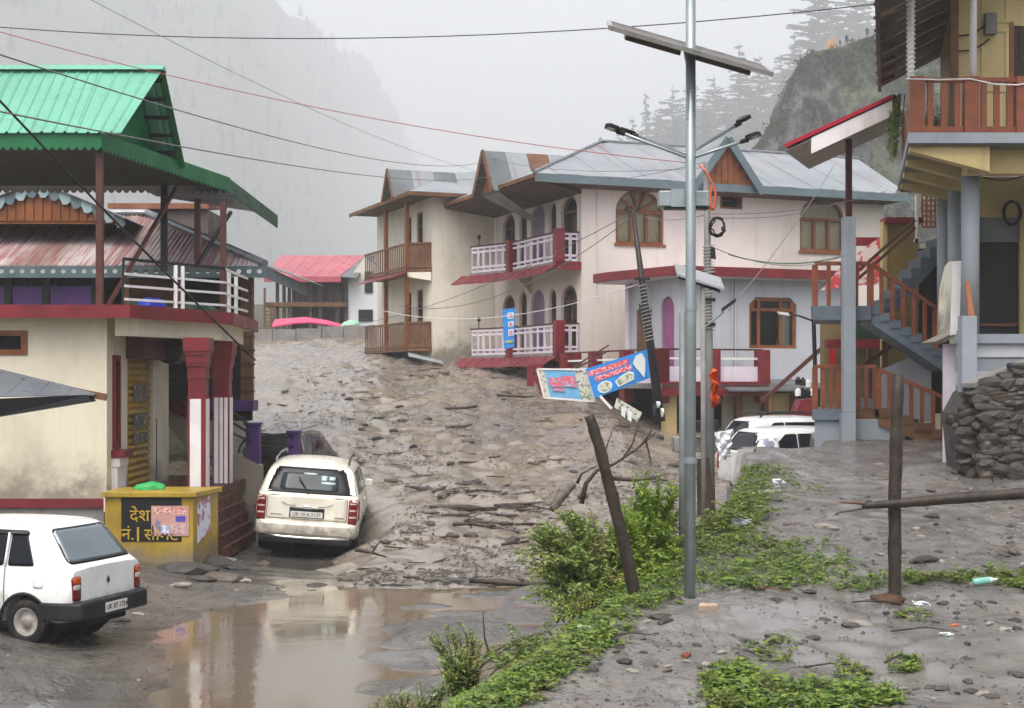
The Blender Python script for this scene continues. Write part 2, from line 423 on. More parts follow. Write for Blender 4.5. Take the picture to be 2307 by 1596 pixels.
def geo_rows(y0, y1, s0, s1):
    ys = [y0]
    while ys[-1] < y1: ys.append(ys[-1] + lerp(s0, s1, (ys[-1] - y0) / (y1 - y0)))
    return ys
def grid(name, xs, ys, fn, mat, smooth=True):
    m = M(); nx = len(xs)
    vs = [(x, y, fn(x, y)) for y in ys for x in xs]
    fs = [(j * nx + i, j * nx + i + 1, (j + 1) * nx + i + 1, (j + 1) * nx + i) for j in range(len(ys) - 1) for i in range(nx - 1)]
    m.add(vs, fs)
    return m.build(name, mat, None, smooth=smooth, flip=False)
def lin(a, b, s):
    n = max(1, int(round((b - a) / s))); return [a + (b - a) * i / n for i in range(n + 1)]

# ------------------------------------------------------------------ ground materials
def mud_mat():
    k = N('wet debris mud')
    n1 = k.noise(0.35, 5, 0.6); n2 = k.noise(2.2, 5, 0.6, None, 0.6); n3 = k.noise(7, 4, 0.6)
    c = k.mix(k.ramp(n1, 0.35, 0.65), (0.165, 0.148, 0.128), (0.205, 0.168, 0.125))
    c = k.mix(k.ramp(n2, 0.54, 0.70, 0, 0.65), c, (0.085, 0.072, 0.058))
    c = k.mix(k.ramp(n3, 0.58, 0.68, 0, 0.7), c, (0.05, 0.042, 0.034))
    k.l(c, k.b.inputs['Base Color'])
    k.l(k.ramp(k.noise(1.1, 4, 0.6), 0.35, 0.65, 0.10, 0.30), k.b.inputs['Roughness'])
    k.b.inputs['Specular IOR Level'].default_value = .85
    wet = k.ramp(k.noise(.5, 5, .6, k.scaled((1, .6, 1))), .44, .58)
    k.bump(k.math('MULTIPLY', k.math('ADD', k.noise(4, 4, 0.5, k.scaled((1, .8, 1))), k.math('MULTIPLY', k.noise(12, 3, 0.5), .3)), k.math('SUBTRACT', 1.0, k.math('MULTIPLY', wet, .6))), 0.42, 0.07)
    return k.m
def wet_ground(name, c0, c1, dark_, pale, film, brown):
    """earth with rough patches, and patches of smooth wet film that mirror the sky"""
    k = N(name)
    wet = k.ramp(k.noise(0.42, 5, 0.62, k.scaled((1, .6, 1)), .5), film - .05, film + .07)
    c = k.mix(k.ramp(k.noise(0.55, 6, 0.65), 0.36, 0.64), c0, c1)
    c = k.mix(k.ramp(k.noise(1.7, 5, 0.7), 0.50, 0.64, 0, 0.65), c, brown)
    c = k.mix(k.ramp(k.noise(3.4, 6, 0.7), 0.52, 0.63, 0, 0.8), c, dark_)
    c = k.mix(k.ramp(k.noise(13, 5, 0.6), 0.57, 0.67, 0, 0.75), c, mul(dark_, .6))
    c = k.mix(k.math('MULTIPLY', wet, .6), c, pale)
    k.l(c, k.b.inputs['Base Color'])
    rough = k.ramp(k.noise(2.3, 4), .35, .65, .30, .55)
    sep = k.n('SeparateXYZ'); k.l(k.pos, sep.inputs[0])
    mr = k.n('Mix'); mr.data_type = 'FLOAT'; k.l(wet, mr.inputs[0]); k.l(rough, mr.inputs[2]); mr.inputs[3].default_value = .09
    if name.startswith('wet silty'):                       # soaked margin of the flood water
        edge = k.ramp(sep.outputs[2], ZW, ZW + .09, 1, 0)
        m2 = k.n('Mix'); m2.data_type = 'FLOAT'; k.l(edge, m2.inputs[0]); k.l(mr.outputs[0], m2.inputs[2]); m2.inputs[3].default_value = .08
        k.l(m2.outputs[0], k.b.inputs['Roughness']); flat = k.math('MAXIMUM', wet, edge)
    else: k.l(mr.outputs[0], k.b.inputs['Roughness']); flat = wet
    k.b.inputs['Specular IOR Level'].default_value = .7
    h = k.math('ADD', k.noise(5, 5, 0.6), k.math('MULTIPLY', k.noise(22, 4, 0.6), 0.35))
    k.bump(k.math('MULTIPLY', h, k.math('SUBTRACT', 1.0, k.math('MULTIPLY', flat, .85))), 0.8, 0.09)
    return k.m
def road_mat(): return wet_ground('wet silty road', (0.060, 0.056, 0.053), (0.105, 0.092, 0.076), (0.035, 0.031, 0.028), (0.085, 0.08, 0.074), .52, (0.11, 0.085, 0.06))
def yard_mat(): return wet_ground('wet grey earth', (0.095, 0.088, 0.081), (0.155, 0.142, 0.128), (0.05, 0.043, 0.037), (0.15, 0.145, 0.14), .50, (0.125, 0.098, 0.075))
def water_mat():
    k = N('muddy flood water')
    c = k.mix(k.ramp(k.noise(0.5, 4, 0.5, k.scaled((1, 0.45, 1))), 0.35, 0.65), (0.125, 0.095, 0.058), (0.14, 0.118, 0.09))
    k.l(c, k.b.inputs['Base Color'])
    k.l(k.ramp(k.noise(0.9, 4), 0.3, 0.7, 0.05, 0.13), k.b.inputs['Roughness'])
    k.b.inputs['Specular IOR Level'].default_value = 1.0
    k.bump(k.noise(3.5, 4, 0.55, k.scaled((1, .6, 1))), 0.10, 0.03)
    return k.m
def hill_mat(name, c0, c1, rock=None):
    k = N(name)
    c = k.mix(k.ramp(k.noise(0.03, 7, 0.65), 0.4, 0.62), c0, c1)
    if rock: c = k.mix(k.ramp(k.noise(0.06, 6, 0.6), 0.54, 0.64), c, rock)
    k.l(c, k.b.inputs['Base Color']); k.b.inputs['Roughness'].default_value = 0.9
    k.bump(k.noise(0.12, 8, 0.7), 0.8, 6.0)
    return k.m
MUD, ROAD, YARD, WATER = mud_mat(), road_mat(), yard_mat(), water_mat()

# ------------------------------------------------------------------ ground objects
struct(grid('road', lin(-16, 4, 0.11), geo_rows(5, 34, 0.08, 0.2), z_road, ROAD))
struct(grid('mud_flow', lin(-12, 9, 0.085), geo_rows(19.4, 68, 0.08, 0.27), z_mud, MUD))
struct(grid('yard_ground', lin(-4, 16, 0.075), geo_rows(6, 42, 0.06, 0.22), z_yard, YARD))
# flood water standing in the low part of the road
w = M(); w.add([(-6.5, 9, ZW), (3.5, 9, ZW), (3.5, 23.2, ZW), (-6.5, 23.2, ZW)], [(0, 1, 2, 3)])
struct(w.build('puddle', WATER, None, flip=False))
# the wide ground sheet below and around everything, rising up the valley
def z_land(x, y):
    z = -1.2 + 0.115 * max(0, min(y, 110) - 24) + 0.02 * max(0, y - 110)
    z += 0.10 * max(0, x - 16) * sm(0, 40, y)
    return z
gx = [-2500, -1200, -600, -300, -150, -80, -40, -20, -10, 0, 10, 20, 40, 80, 150, 300, 600, 1200, 2500]
gy = [-400, -100, -20, 0, 10, 20, 24, 30, 40, 50, 60, 70, 80, 110, 150, 220, 320, 500, 800, 1200, 1800, 2600]
struct(grid('ground', gx, gy, z_land, hill_mat('valley grass', (0.06, 0.075, 0.035), (0.12, 0.11, 0.075))))

# ------------------------------------------------------------------ hills
HL = [(-900, 620), (-600, 520), (-269, 400), (-233, 368), (-188, 333), (-147, 300), (-115, 255), (-92, 200), (-65, 137), (-47, 96), (0, 60), (120, 20), (900, 10)]
HS = 1.75
HCR = [(-700, 1250), (-269, 1400), (-188, 1700), (-150, 1950), (-115, 2150), (-92, 2300), (-47, 2450), (900, 2450)]
def z_hill_l(X_, Y_):
    x, y = X_ / HS, Y_ / HS
    xa = x * 1500.0 / max(y, 400.0); yc = interp(HCR, xa)
    s = sm(yc - 950, yc, y) ** 1.1 * yc / 1500.0
    p = interp(HL, xa)
    return 14 + HS * (p * s + (26 * fbm(x * 0.008, y * 0.008, 3, 4) + 7 * fbm(x * 0.05, y * 0.05, 1, 3)) * s + 2 * fbm(x * 0.06, y * 0.06, 4, 2))
struct(grid('hillside_left', lin(-1000 * HS, 330 * HS, 13 * HS), lin(420 * HS, 2520 * HS, 19 * HS), z_hill_l, hill_mat('misty forest slope', (0.022, 0.036, 0.018), (0.075, 0.085, 0.05), (0.11, 0.11, 0.095))))
HR = [(-60, 20), (20, 78), (35, 90), (46, 98), (57, 105), (76, 116), (95, 126), (112, 136), (131, 150), (165, 175), (260, 230), (600, 340)]
def z_hill_r(X_, Y_):
    x, y = X_ / 2.4, Y_ / 2.4
    s = sm(230, 440, y)
    p = interp(HR, x * 620 / max(y, 300)) * max(y, 440) / 620 * .88 if y < 620 else interp(HR, x) * .88
    return 14 + 2.4 * ((p - 14) * s + (7 * fbm(x * 0.02, y * 0.02, 3, 4)) * s)
struct(grid('hillside_right', lin(-168, 1000, 14), lin(555, 2000, 22), z_hill_r, hill_mat('wooded slope', (0.02, 0.034, 0.018), (0.05, 0.062, 0.035))))

# ------------------------------------------------------------------ rock bluff with the shrine on the right
def cliff_mat():
    k = N('bluff rock and scrub')
    n = k.noise(0.16, 7, 0.65)
    rock = k.mix(k.ramp(k.noise(0.35, 8, 0.75, k.scaled((1, 1, 0.45))), 0.46, 0.62), (0.008, 0.008, 0.012), (0.17, 0.16, 0.155))
    veg = k.mix(k.ramp(k.noise(0.9, 6, 0.7), 0.4, 0.6), (0.035, 0.052, 0.022), (0.14, 0.16, 0.085))
    sep = k.n('SeparateXYZ'); k.l(k.nor, sep.inputs[0])
    px_ = k.n('SeparateXYZ'); k.l(k.pos, px_.inputs[0])
    east = k.ramp(px_.outputs[0], 46, 58, 0, .75)
    f = k.ramp(k.math('ADD', k.math('ADD', sep.outputs[2], east), k.math('MULTIPLY', n, 0.9)), 1.12, 1.38)
    k.l(k.mix(f, rock, veg), k.b.inputs['Base Color']); k.b.inputs['Roughness'].default_value = 0.75
    k.bump(k.noise(0.5, 8, 0.75), 1.0, 1.2)
    return k.m
BY = 230.0; KB = BY / 150.0
prof = [(1600, 420), (1690, 345), (1735, 285), (1765, 240), (1785, 185), (1800, 150), (1815, 128), (1845, 108), (1900, 92), (1960, 74), (2030, 55), (2150, 30), (2400, -40)]
ZT = [(atx(u, BY), atz(v, BY)) for u, v in prof]
m = M(); cols = lin(atx(1590, BY), 78 * KB, 0.7); rows = 80; nx = len(cols)
vs = []
for j in range(rows + 1):
    t = j / rows
    for x in cols:
        zt = interp(ZT, x)
        if t < 0.7:                                          # the face
            s = t / 0.7; z = lerp(3.0, zt, s); y = BY - 10 * (1 - s) + 3.0 * s * s
        else:                                                # the top, running back
            s = (t - 0.7) / 0.3; z = zt + 3.5 * s * sm(30 * KB, 45 * KB, x) - 22 * s * s * sm(34 * KB, 28 * KB, x); y = BY + 3 + 45 * s
        k = 1.0 if t < 0.7 else 0.35
        y += k * (6.5 * fbm(x * 0.05, z * 0.035, 2, 4) + 4.5 * abs(nz(x * 0.16 + z * 0.08, z * 0.05, 7)) + 2.4 * abs(nz(x * 0.42 + z * 0.2, z * 0.13, 3)) + 1.0 * nz(x * .9, z * .5, 5))
        z += (1.2 * fbm(x * 0.10, z * 0.1, 9, 3)) * (0.3 + t) * 0.6
        vs.append((x + 0.8 * fbm(z * 0.2, x * 0.1, 4, 2), y, z))
m.add(vs, [(j * nx + i, j * nx + i + 1, (j + 1) * nx + i + 1, (j + 1) * nx + i) for j in range(rows) for i in range(nx - 1)])
struct(m.build('rock_bluff', cliff_mat(), None, smooth=True, flip=False))
bluff_bvh = BVHTree.FromPolygons(m.v, m.f)
def bluff_crest(x):
    best = None
    for i in range(80):
        y = BY - 12 + i * .6; h = bluff_bvh.ray_cast(Vector((x, y, 300)), Vector((0, 0, -1)))
        if h[0] and (best is None or (h[0].z - H) / y > best[0]): best = ((h[0].z - H) / y, y, h[0].z)
    return best[1], best[2]
def bluff_z(x, y):
    h = bluff_bvh.ray_cast(Vector((x, y, 300)), Vector((0, 0, -1)))
    return h[0].z if h[0] else interp(ZT, x)

LEAFD = mat('dark scrub leaves', (0.040, 0.062, 0.022), 0.6, 0.45, 0.8, 0, 10)
LEAFS = mat('pale scrub leaves', (0.085, 0.115, 0.045), 0.6, 0.35, 0.8, 0, 10)
def leaf(m, p, d, up, L, Wd):
    d = d.normalized(); s = d.cross(up)
    if s.length < 1e-4: s = Vector((1, 0, 0))
    s.normalize(); n = s.cross(d)
    m.v += [p, p + d * L * 0.45 + s * Wd * 0.5 + n * L * 0.06, p + d * L - n * L * 0.10, p + d * L * 0.45 - s * Wd * 0.5 + n * L * 0.06]
    o = len(m.v) - 4; m.f.append((o, o + 1, o + 2)); m.f.append((o, o + 2, o + 3))
def rv(a=1.0): return Vector((rnd.uniform(-a, a), rnd.uniform(-a, a), rnd.uniform(-a, a)))
# scrub bushes clinging to the bluff
sc = M()
n_b = 0
while n_b < 300:
    x = rnd.uniform(24 * KB, 45 * KB); t = rnd.random()
    zt = interp(ZT, x); z = lerp(14, zt + 0.5, t ** 0.5)
    h = bluff_bvh.ray_cast(Vector((x, 100, z)), Vector((0, 1, 0)))
    if not h[0]: continue
    dens = fbm(x * 0.12, z * 0.12, 5, 3) - .25 + 0.75 * sm(zt - 6, zt, z) + 0.5 * sm(31 * KB, 40 * KB, x)
    if dens < 0.18: continue
    n_b += 1; r = rnd.uniform(0.5, 1.5); c = h[0] + Vector((0, -0.2, 0.1))
    for i in range(int(34 * r)):
        o = rv().normalized() * r * rnd.random() ** 0.5; o.z *= 0.7
        leaf(sc, c + o, Vector((rnd.uniform(-1, 1), rnd.uniform(-1, 0.3), rnd.uniform(-0.4, 0.7))), rv(), rnd.uniform(0.35, 0.7), rnd.uniform(0.2, 0.4))
tag(sc.build('scrub', LEAFS, None, flip=False), 'low green scrub growing over the rock bluff', 'scrub', kind='stuff')

# ------------------------------------------------------------------ conifers
NEED = mat('dark cedar needles', (0.022, 0.034, 0.022), 0.8, 0.35, 0.15, 0, 10)
TRNK = mat('cedar trunk bark', (0.06, 0.05, 0.045), 0.8, 0.3, 1, 0, 10)
def conifer_mesh(seed, levels, spread, flat):
    q = random.Random(seed); cr = M()
    for l in range(levels):
        t = 0.10 + 0.88 * (l / levels) ** 0.92
        L0 = spread * (1 - t) ** 0.75 * (0.75 + 0.25 * math.sin(l * 1.7 + seed)) + 0.012
        for b in range(6 if t < 0.8 else 4):
            if q.random() < 0.16: continue
            a = q.random() * 2 * PI; L = L0 * q.uniform(0.55, 1.15)
            d = Vector((math.cos(a), math.sin(a), 0)); s = Vector((-d.y, d.x, 0))
            z0 = t + q.uniform(-0.012, 0.012); n = max(3, int(L / 0.016))
            pr = None
            for i in range(n + 1):
                f = i / n
                c = d * (L * f) + Vector((0, 0, z0 + L * (0.22 * f - flat * f * f)))
                if pr is not None:
                    w = 0.008 * (1 - f * 0.7)
                    o = len(cr.v); cr.v += [pr - s * w, pr + s * w, c + s * w, c - s * w]; cr.f.append((o, o + 1, o + 2, o + 3))
                    for sg in (-1, 1):
                        lw = L * 0.30 * (1 - 0.6 * f) * q.uniform(0.5, 1.2)
                        e = c + s * sg * lw + d * lw * 0.55 + Vector((0, 0, -lw * q.uniform(0.05, 0.35)))
                        o = len(cr.v); cr.v += [pr, c + d * 0.012, e + Vector((0, 0, -0.004)), pr + s * sg * lw * 0.45 + Vector((0, 0, -0.008))]
                        cr.f.append((o, o + 1, o + 2, o + 3))
                    o = len(cr.v); hh = q.uniform(0.008, 0.02); cr.v += [pr, c, c - Vector((0, 0, hh)), pr - Vector((0, 0, hh))]; cr.f.append((o, o + 1, o + 2, o + 3))
                pr = c
    return cr
def conifer_proto(seed, levels, spread, flat):
    r = bpy.data.objects.new('cedar_tree', None); COL.objects.link(r); FR[r] = Matrix.Identity(4)
    conifer_mesh(seed, levels, spread, flat).build('crown', NEED, r, flip=False)
    t = M(); t.tube([(0, 0, -0.06), (0.003, 0, 0.3), (0, 0.003, 0.7), (0, 0, 1.0)], [0.017, 0.013, 0.007, 0.001], 7)
    t.build('trunk', TRNK, r)
    return r
PROTO = [conifer_proto(3, 30, 0.34, 0.24), conifer_proto(11, 26, 0.42, 0.14), conifer_proto(21, 34, 0.17, 0.42)]
used = [False] * 3
def tree(kind, x, y, z, h, label, group):
    o = PROTO[kind] if not used[kind] else copy_tree(PROTO[kind])
    used[kind] = True
    o.location = (x, y, z); o.rotation_euler = (0, 0, rnd.uniform(0, 6.28)); o.scale = (h * rnd.uniform(0.9, 1.15),) * 2 + (h,)
    tag(o, label, 'tree', group)
# big cedars above the bluff and the stand stepping down to the left: (column, tip row, base row, distance, kind, label)
CED = [(1845, -60, 190, 420, 1, 'tallest misty cedar rising behind the shrine on the bluff'),
       (1790, 70, 260, 430, 0, 'misty cedar just left of the rock bluff edge'),
       (1930, -70, 160, 430, 1, 'misty cedar behind the two people on the bluff'),
       (1665, 92, 300, 450, 0, 'slender misty cedar with bent tip right of the steel lamp pole'),
       (1712, 120, 290, 440, 1, 'broad misty cedar between the slender cedar and the bluff'),
       (1610, 165, 330, 460, 1, 'misty cedar behind the right arm of the solar panel'),
       (1560, 170, 345, 450, 0, 'misty cedar hidden partly by the steel lamp pole'),
       (1515, 190, 345, 460, 1, 'misty cedar just left of the steel lamp pole'),
       (1455, 205, 360, 470, 2, 'thin spire cedar left of the solar lamp pole'),
       (1478, 238, 360, 455, 1, 'short bushy cedar beside the thin spire cedar'),
       (1425, 262, 370, 480, 0, 'small cedar above the ridge of the pale house'),
       (1395, 292, 380, 480, 1, 'small low cedar at the left end of the misty stand'),
       (1352, 302, 385, 490, 2, 'smallest faint cedar at the far left of the stand'),
       (1640, 230, 350, 400, 1, 'dense cedar above the wooden dormer of the pale house'),
       (1700, 235, 360, 390, 0, 'dense cedar right of the lamp heads'),
       (1585, 240, 360, 400, 1, 'dense cedar behind the lamp arms'),
       (1520, 262, 370, 410, 1, 'dense low cedar above the pale house roof'),
       (1745, 205, 340, 400, 0, 'dense cedar against the left face of the bluff'),
       (1690, 170, 330, 470, 1, 'hazy broad cedar behind the lamp heads and the slender cedar'), (1760, 120, 320, 480, 1, 'hazy broad cedar filling the gap left of the bluff top'), (1885, 10, 220, 470, 1, 'hazy cedar crowding behind the tallest cedar'),
       (1590, 205, 350, 480, 1, 'hazy broad cedar right behind the steel lamp pole'), (1535, 225, 360, 480, 1, 'hazy cedar low behind the steel lamp pole'), (1490, 255, 370, 480, 1, 'hazy low cedar above the front roof slope'), (1440, 285, 380, 480, 1, 'hazy low cedar near the roof apex'), (1960, 20, 200, 480, 1, 'hazy cedar beside the eave of the yellow house')]
for u, v0, v1, Y, kd, lb in CED:
    Y *= 2.45
    zh = z_hill_r(atx(u, Y), Y); z1 = atz(v0, Y); zb = min(atz(v1 + 40, Y), max(zh - 2, atz(v1 + 130, Y)))
    tree(kd, atx(u, Y), Y, zb, z1 - zb, lb, 'cedars standing in the mist on the right slope')
def ufor(x, y): return CX + x / y * F
FT = [(500, 285, 350, 900), (525, 270, 345, 900), (565, 285, 352, 880), (583, 290, 355, 860), (628, 262, 360, 850), (645, 275, 362, 850), (655, 300, 365, 870),
      (740, 330, 385, 900), (782, 255, 318, 1000), (690, 310, 372, 900), (455, 300, 350, 900), (860, 355, 420, 950), (880, 350, 420, 960), (690, 398, 450, 800), (720, 415, 455, 800), (805, 380, 440, 850)]
for u, v0, v1, Y in FT:
    Y *= HS
    for k_ in range(500):
        Y = 650 + k_ * 5
        if z_hill_l(atx(u, Y), Y) > atz(v1, Y): break
    z1 = atz(v0, Y); zb = z_hill_l(atx(u, Y), Y) - 1
    o = tree(2, atx(u, Y), Y, zb, z1 - zb, 'faint grey spire tree on the misty slope behind the green roof', 'spire trees on the misty left slope')
# far wood covering the misty slope: one mass nobody could count
fw = M(); q = random.Random(5)
for i in range(2000):
    y = q.uniform(600, 2300) * HS; x = q.uniform(-0.36, -0.03) * y + q.uniform(-30, 10)
    if y > HS * interp(HCR, x * 1500 / y) - 60: continue
    if fbm(x * 0.012, y * 0.012, 6, 3) < -0.12: continue
    z = z_hill_l(x, y); h = q.uniform(12, 30); r = h * q.uniform(0.13, 0.2)
    o = len(fw.v)
    fw.v += [Vector((x, y, z + h))] + [Vector((x + r * math.cos(a), y + r * math.sin(a), z + h * 0.15 + q.uniform(-1, 1))) for a in (0.3, 1.5, 2.8, 4.0, 5.2)]
    fw.f += [(o, o + 1 + k, o + 1 + (k + 1) % 5) for k in range(5)]
tag(fw.build('far_wood', NEED, None, flip=False), 'faint wooded mass on the misty hillside', 'wood', kind='stuff')

# ------------------------------------------------------------------ tiny figures and the orange shrine on the bluff
tent = M(); tx = atx(1873, BY + 4); ty, tz = bluff_crest(tx)
tent.slab([(tx - 0.85, ty, tz - 0.3), (tx + 0.85, ty, tz - 0.3), (tx + 0.6, ty, tz + 1.2), (tx + 0.15, ty, tz + 2.1), (tx - 0.5, ty, tz + 1.3)], (0.2, 1.6, 0.1))
o = tent.build('shrine', mat('orange shrine paint', (0.62, 0.34, 0.14), 0.6, 0.15, 3, 0.1, 10), None, bev=0.05)
tag(o, 'small orange shrine on the edge of the rock bluff', 'shrine')
def person(x, y, z, cloth, label, h=1.7, lean=0.0):
    """one continuous skinned figure, seen from afar"""
    k = h / 1.7
    J = {'pel': (0, 0, .93), 'chest': (0, .02 + lean, 1.30), 'neck': (0, .01 + lean, 1.48), 'head': (0, lean, 1.60), 'top': (0, lean, 1.69),
         'shl': (-.19, lean, 1.38), 'ell': (-.25, lean, 1.12), 'hal': (-.22, lean - .08, .88), 'shr': (.19, lean, 1.38), 'elr': (.25, lean, 1.12), 'har': (.22, lean - .08, .88),
         'hil': (-.10, 0, .86), 'knl': (-.12, -.02, .48), 'anl': (-.12, .02, .08), 'tol': (-.13, -.14, .03), 'hir': (.10, 0, .86), 'knr': (.12, -.02, .48), 'anr': (.12, .02, .08), 'tor': (.13, -.14, .03)}
    E = [('pel', 'chest'), ('chest', 'neck'), ('neck', 'head'), ('head', 'top'), ('chest', 'shl'), ('shl', 'ell'), ('ell', 'hal'), ('chest', 'shr'), ('shr', 'elr'), ('elr', 'har'),
         ('pel', 'hil'), ('hil', 'knl'), ('knl', 'anl'), ('anl', 'tol'), ('pel', 'hir'), ('hir', 'knr'), ('knr', 'anr'), ('anr', 'tor')]
    RAD = {'pel': .15, 'chest': .16, 'neck': .055, 'head': .10, 'top': .07, 'shl': .07, 'ell': .05, 'hal': .04, 'shr': .07, 'elr': .05, 'har': .04, 'hil': .10, 'knl': .07, 'anl': .05, 'tol': .04, 'hir': .10, 'knr': .07, 'anr': .05, 'tor': .04}
    names = list(J); me = bpy.data.meshes.new('person')
    me.from_pydata([Vector(J[n]) * k for n in names], [(names.index(a), names.index(b)) for a, b in E], [])
    o = bpy.data.objects.new('person', me); COL.objects.link(o); o.location = (x, y, z)
    s = o.modifiers.new('skin', 'SKIN')
    for i, n in enumerate(names):
        me.skin_vertices[0].data[i].radius = (RAD[n] * k,) * 2
    me.skin_vertices[0].data[0].use_root = True
    o.modifiers.new('sub', 'SUBSURF').levels = 1
    me.materials.append(cloth)
    tag(o, label, 'person', 'people on the bluff')
cl1 = mat('dark clothing', (0.03, 0.035, 0.05), 0.8, 0.2, 3, 0, 10); cl2 = mat('blue clothing', (0.05, 0.07, 0.14), 0.8, 0.2, 3, 0, 10)
for (u, c, lb, h) in ((1903, cl1, 'person in dark clothes standing right of the orange shrine', 1.75), (1888, cl2, 'person in blue crouching next to the orange shrine', 1.2), (1951, cl1, 'lone person in dark clothes standing at the far right of the bluff top', 1.75)):
    x = atx(u, BY + 5); py_, pz_ = bluff_crest(x); person(x, py_, pz_ - 0.05, c, lb, h)

# ------------------------------------------------------------------ pale pink house and its lower block (local x along the front, y into the house)
HC = Vector((2.28, 48.0, 0)); HR_ = R(22)
HM = Matrix.Translation(HC) @ Matrix.Rotation(HR_, 4, 'Z')
HI = HM.inverted()
def hit(u, x=None, y=None):
    """local coordinate along the plane x = const or y = const seen in photo column u"""
    k = (u - CX) / F
    if y is not None: P = HM @ Vector((0, y, 0)); d = HM.to_3x3() @ Vector((1, 0, 0))
    else: P = HM @ Vector((x, 0, 0)); d = HM.to_3x3() @ Vector((0, 1, 0))
    return (k * P.y - P.x) / (d.x - k * d.y)
def hz(u, v, x=None, y=None):
    s = hit(u, x, y); W = HM @ (Vector((s, y, 0)) if y is not None else Vector((x, s, 0)))
    return s, atz(v, W.y)
def arch(x0, x1, z0, z1, rise, n=10):
    c = (x0 + x1) / 2; w = (x1 - x0) / 2
    return [(x0, z0), (x1, z0)] + [(c + w * math.cos(PI * i / n), z1 - rise + rise * math.sin(PI * i / n)) for i in range(n + 1)]
def rect(x0, x1, z0, z1): return [(x0, z0), (x1, z0), (x1, z1), (x0, z1)]
def inset_arch(x0, x1, z0, z1, rise, e): return arch(x0 + e, x1 - e, z0 + e, z1 - e, max(0.05, rise - e * 0.4))
FRY = lambda y0: (lambda a, b, d: (a, y0 + d, b))          # plate facing -y
FRX = lambda x0: (lambda a, b, d: (x0 + d, a, b))          # plate facing -x

pk = root('pink_house', None, 'pale pink two storey house with grey hipped tin roof and red balcony awnings', 'house', M4=HM)
holesA = []
a1 = hz(1387, 548, y=0) + hz(1495, 430, y=0)
a2 = hz(1802, 565, y=0) + hz(1903, 448, y=0)
vn = hz(1622, 470, y=0) + hz(1672, 442, y=0)
WA1 = (a1[0], a1[2], a1[1], a1[3]); WA2 = (a2[0], a2[2], a2[1], a2[3]); VN = (vn[0], vn[2], vn[1], vn[3])
LW = 11.9
w = M(HM); w.plate(rect(0, LW, 1.2, 9.62), [arch(*WA1, 0.75), arch(*WA2, 0.75), rect(*VN)], 0.28, FRY(0)); w.build('wall', pinkw, pk)
# left facade with arches, upper and lower storey
ops = []
for (u0, u1, vt, vb, kind) in ((1264, 1300, 442, 600, 'win'), (1237, 1253, 455, 600, 'slit'), (1196, 1227, 462, 600, 'door'), (1170, 1187, 470, 600, 'slit'), (1133, 1160, 482, 600, 'win')):
    y1 = hit(u0, x=0); y0 = hit(u1, x=0)
    zt = hz((u0 + u1) / 2, vt, x=0)[1]
    ops.append((y0, y1, 6.95, zt, kind)); ops.append((y0, y1, 3.95, zt - 2.98, kind))
w = M(HM); w.plate(rect(0.28, 7.8, 1.2, 9.62), [arch(a, b, c, d, min(0.5, (b - a) * 0.6)) for a, b, c, d, k in ops], 0.25, FRX(0)); w.build('side_wall', pinkw, pk)
w = M(HM); w.box(0.5, LW, 7.6, 7.8, 1.2, 9.6); w.box(LW - 0.25, LW, 0.28, 7.6, 1.2, 9.6); w.build('rear_wall', pinkw, pk)
w = M(HM); w.box(0.26, LW - 0.26, 0.3, 7.6, 3.8, 3.95); w.box(0.26, LW - 0.26, 0.3, 7.6, 6.7, 6.9); w.build('floor_slab', conc, pk)
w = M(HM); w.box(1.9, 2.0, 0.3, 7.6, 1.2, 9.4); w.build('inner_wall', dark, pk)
def arched_window(nm, x0, x1, z0, z1, rise, parent, fr0, wmat=wood, ncol=3, cur=curtain, fan=True, open_r=False):
    """fr0(a, b, d): facade frame; builds frame, panes and curtain"""
    e = 0.09; zm = z1 - rise - 0.02
    n = ncol; wd = (x1 - x0 - e * (n + 1)) / n
    panes = [rect(x0 + e + i * (wd + e), x0 + e + i * (wd + e) + wd, z0 + e, zm - e / 2) for i in range(n)]
    # fan light above the transom
    c = (x0 + x1) / 2; ww = (x1 - x0) / 2 - e; rr = rise - e; m_ = 5; fans = []
    if fan:
        for i in range(m_):
            t0 = PI * i / m_ + 0.06; t1 = PI * (i + 1) / m_ - 0.06; b0 = zm + e / 2
            fans.append([(c + 0.22 * ww * math.cos((t0 + t1) / 2), b0 + 0.22 * rr * math.sin((t0 + t1) / 2) + 0.01)] + [(c + ww * math.cos(lerp(t0, t1, k / 3)), b0 + rr * math.sin(lerp(t0, t1, k / 3))) for k in range(4)])
    else:
        fans.append([(c + ww, zm + e / 2)] + [(c + ww * math.cos(PI * i / 10), zm + e / 2 + (rr - e / 2) * math.sin(PI * i / 10)) for i in range(1, 10)] + [(c - ww, zm + e / 2)])
    f = M(HM); f.plate(arch(x0 + 0.004, x1 - 0.004, z0 + 0.004, z1 - 0.004, rise), panes + fans, 0.10, lambda a, b, d: fr0(a, b, d + 0.06))
    fo = f.build(nm, wmat, parent)
    for p in panes + fans:
        g = M(HM); g.plate(p, [], 0.012, lambda a, b, d: fr0(a, b, d + 0.11)); g.build('pane', GLASS, fo)
    if cur:
        k = M(HM); ns = 26; vs = []; fs = []
        for i in range(ns + 1):
            a = lerp(x0, x1, i / ns); dd = 0.22 + 0.025 * math.sin(i * 1.9)
            vs += [fr0(a, z0, dd), fr0(a, z1, dd)]
        fs = [(2 * i, 2 * i + 2, 2 * i + 3, 2 * i + 1) for i in range(ns)]
        k.add(vs, fs); k.build('curtain', cur, fo, smooth=True, flip=False)
    s = M(HM); s.plate(rect(x0 - 0.06, x1 + 0.06, z0 - 0.09, z0 - 0.004), [], 0.16, lambda a, b, d: fr0(a, b, d - 0.06)); s.build('sill', wmat, fo)
    return fo
arched_window('window', *WA1, 0.75, pk, FRY(0))
arched_window('window', *WA2, 0.75, pk, FRY(0), fan=False)
